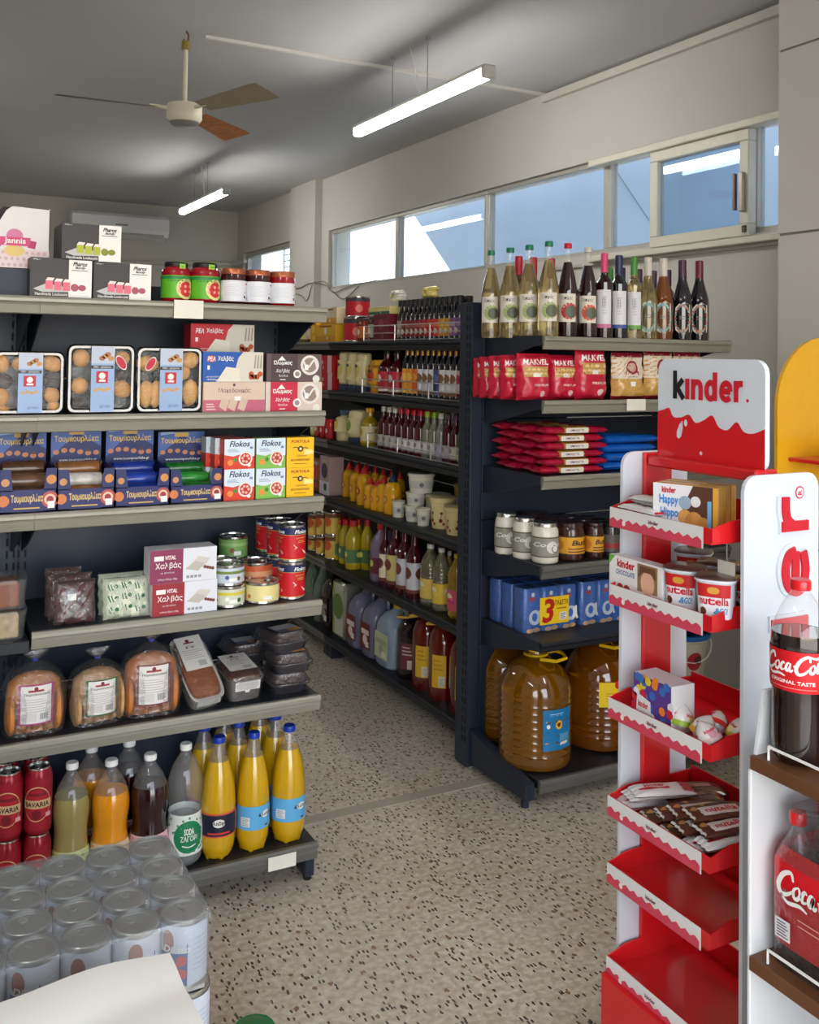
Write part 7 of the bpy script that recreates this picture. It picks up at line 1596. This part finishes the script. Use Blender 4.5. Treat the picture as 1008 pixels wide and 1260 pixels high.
def film_top():
    g = G(); R_ = []
    for z, k_ in ((ZT-CH-.002, 1.0), (ZT-CH*.5, 1.004), (ZT-.004, 1.0), (ZT+.0015, .985)): R_.append(ring(hw*k_, hd_*k_, z, 48, cxm, cym, 12))
    g.loft(R_, SHRINK, False, False)
    def top(u, v):
        x = cxm+(u-.5)*2*hw*.985; y = cym+(v-.5)*2*hd_*.985
        d = min(math.hypot(x-(px0-sp_*i), y-(py0+sp_*j*.985)) for i in range(6) for j in range(4))
        return (x, y, ZT+.0016-max(0, d-CR)*.5+.0006*math.sin(60*x+30*y))
    g.grid(top, 60, 40, SHRINK); return g
o = put('shrink_film', film_top()); o['label'] = 'cloudy shrink film stretched over the top tray of tomato cans'; o['category'] = 'plastic film'
o = put('cardboard_sheet', G().box((cxm-hw+.012, cym-hd_+.012, ZT-CH-.0075), (cxm+hw-.012, cym+hd_-.012, ZT-CH-.0006), mat((190, 188, 182), .7))); o['label'] = 'thin cardboard sheet between the two layers of tomato cans'; o['category'] = 'cardboard'
def closed_box(name, label, x0, x1, y0, y1, z1, m):
    t = thing(name, label, 'box', ((x0+x1)/2, (y0+y1)/2, 0)); W, D = (x1-x0)/2, (y1-y0)/2
    put('carton_body', G().box((-W, -D, 0), (W, D, z1-.002), m, .003), t); put('flap', G().box((-W, -D, z1-.002), (W, -.002, z1), m), t); put('flap', G().box((-W, .002, z1-.002), (W, D, z1), m), t)
closed_box('cardboard_carton', 'brown cardboard carton carrying the trays of tomato cans', cxm-hw, cxm+hw+.006, cym-hd_, cym+hd_, ZT-2*CH-.009, CARDB)
pc = [on(2, .66, *q) for q in ((0, 1220), (208, 1172), (245, 1260))]
PAPER = mat((232, 230, 226), .8, var=.02, bump=.25, scale=9)
closed_box('white_carton', 'white carton in front of the tomato cans, under the sheet of paper', -.34, pc[1].x-.012, .86, pc[1].y-.014, .652, mat((214, 212, 206), .7, var=.03))
def ppr(u, v):
    x = -.36+(pc[1].x+.36)*u; y = .84+(pc[1].y-.84)*v
    return (x, y+.004*math.sin(17*u)*v, .654+.006*abs(math.sin(6*u+2.6*v))+.005*abs(math.sin(12*v-4*u))+.002*math.sin(23*u))
g = G().grid(ppr, 40, 30, PAPER); g.grid(lambda u, v: (ppr(u, v)[0], ppr(u, v)[1], ppr(u, v)[2]-.0008), 40, 30, PAPER, flip=True)
o = put('paper_sheet', g); o['label'] = 'creased white paper sheet in the bottom left corner'; o['category'] = 'paper'
gx = on(2, .1, 313, 1264)
k = Kind('lidded_tub', 'tub', [('tub', G().lathe([(.036, 0), (.038, .004), (.042, .085), (.043, .09)], KW, 22)), ('lid', G().lathe([(.0445, .084), (.045, .096), (.042, .1), (.038, .099), (.036, .1)], mat((24, 120, 70), .35, coat=.3), 24))])
k.at((gx.x, gx.y, 0), 'small white tub with green lid on the floor at the bottom edge')

# ================================================================== SWEETS RACK BEHIND, AT THE RIGHT EDGE
YS = 2.05
c0 = on(1, YS, 957, 500); c1 = on(1, YS, 1075, 500); top = on(1, YS, 1010, 415).z
t = thing('candy_rack', 'yellow-backed candy rack with red shelves behind the display stand', 'display stand', ((c0.x+c1.x)/2, YS, 0)); W = (c1.x-c0.x)/2
put('back_board', G().prism(rrect(-W, 0, W, top, W*.97, 10), 0, .012, mat((222, 166, 24), .35, coat=.4, var=.03)), t)
for i, z in enumerate((.35, .65, .95, 1.2)):
    put('shelf', G().box((-W*.8, -.16, z), (W, -.001, z+.012), KR, .003).box((-W*.8, -.163, z), (W, -.16, z+.05), KR), t)
pz = on(1, YS-.165, 1004, 592).z
p = Pr(lambda u, v, l: (-W*.15+u*W*1.1, -.164-l*EPS, pz-.03+v*.06), W*1.1, .06); p.rect(0, 0, 1, 1, ink(236, 226, 206), 1); p.rect(.02, .08, .98, .92, ink(176, 24, 40), 2); p.text('B', .2, .2, .36, .8, WHITE, 3, .05); put('sign_plate', p, t)
cols = ((120, 60, 140), (200, 150, 30), (190, 40, 50), (90, 60, 50), (206, 120, 40), (70, 50, 110))
for i, z in enumerate((.362, .662, .962)):
    for j in range(4):
        c = cols[(i*2+j) % 6]
        bag('candy_bag', 'candy bag', .085, .13, .04, mat(c, .3, coat=.5, var=.2, scale=40), lambda p: (p.ell(.5, .55, .25, ink(240, 220, 150), 2), p.rect(.1, .78, .9, .9, ink(230, 60, 70), 2)), 100+i*4+j).at((t.location.x-W*.6+j*.1, YS-.09, z+.0005), 'candy bag on the yellow-backed rack, %s shelf from below, %s from the left' % (ORD[i], ORD[j]), 'candy bags on the yellow-backed rack', .05*j)
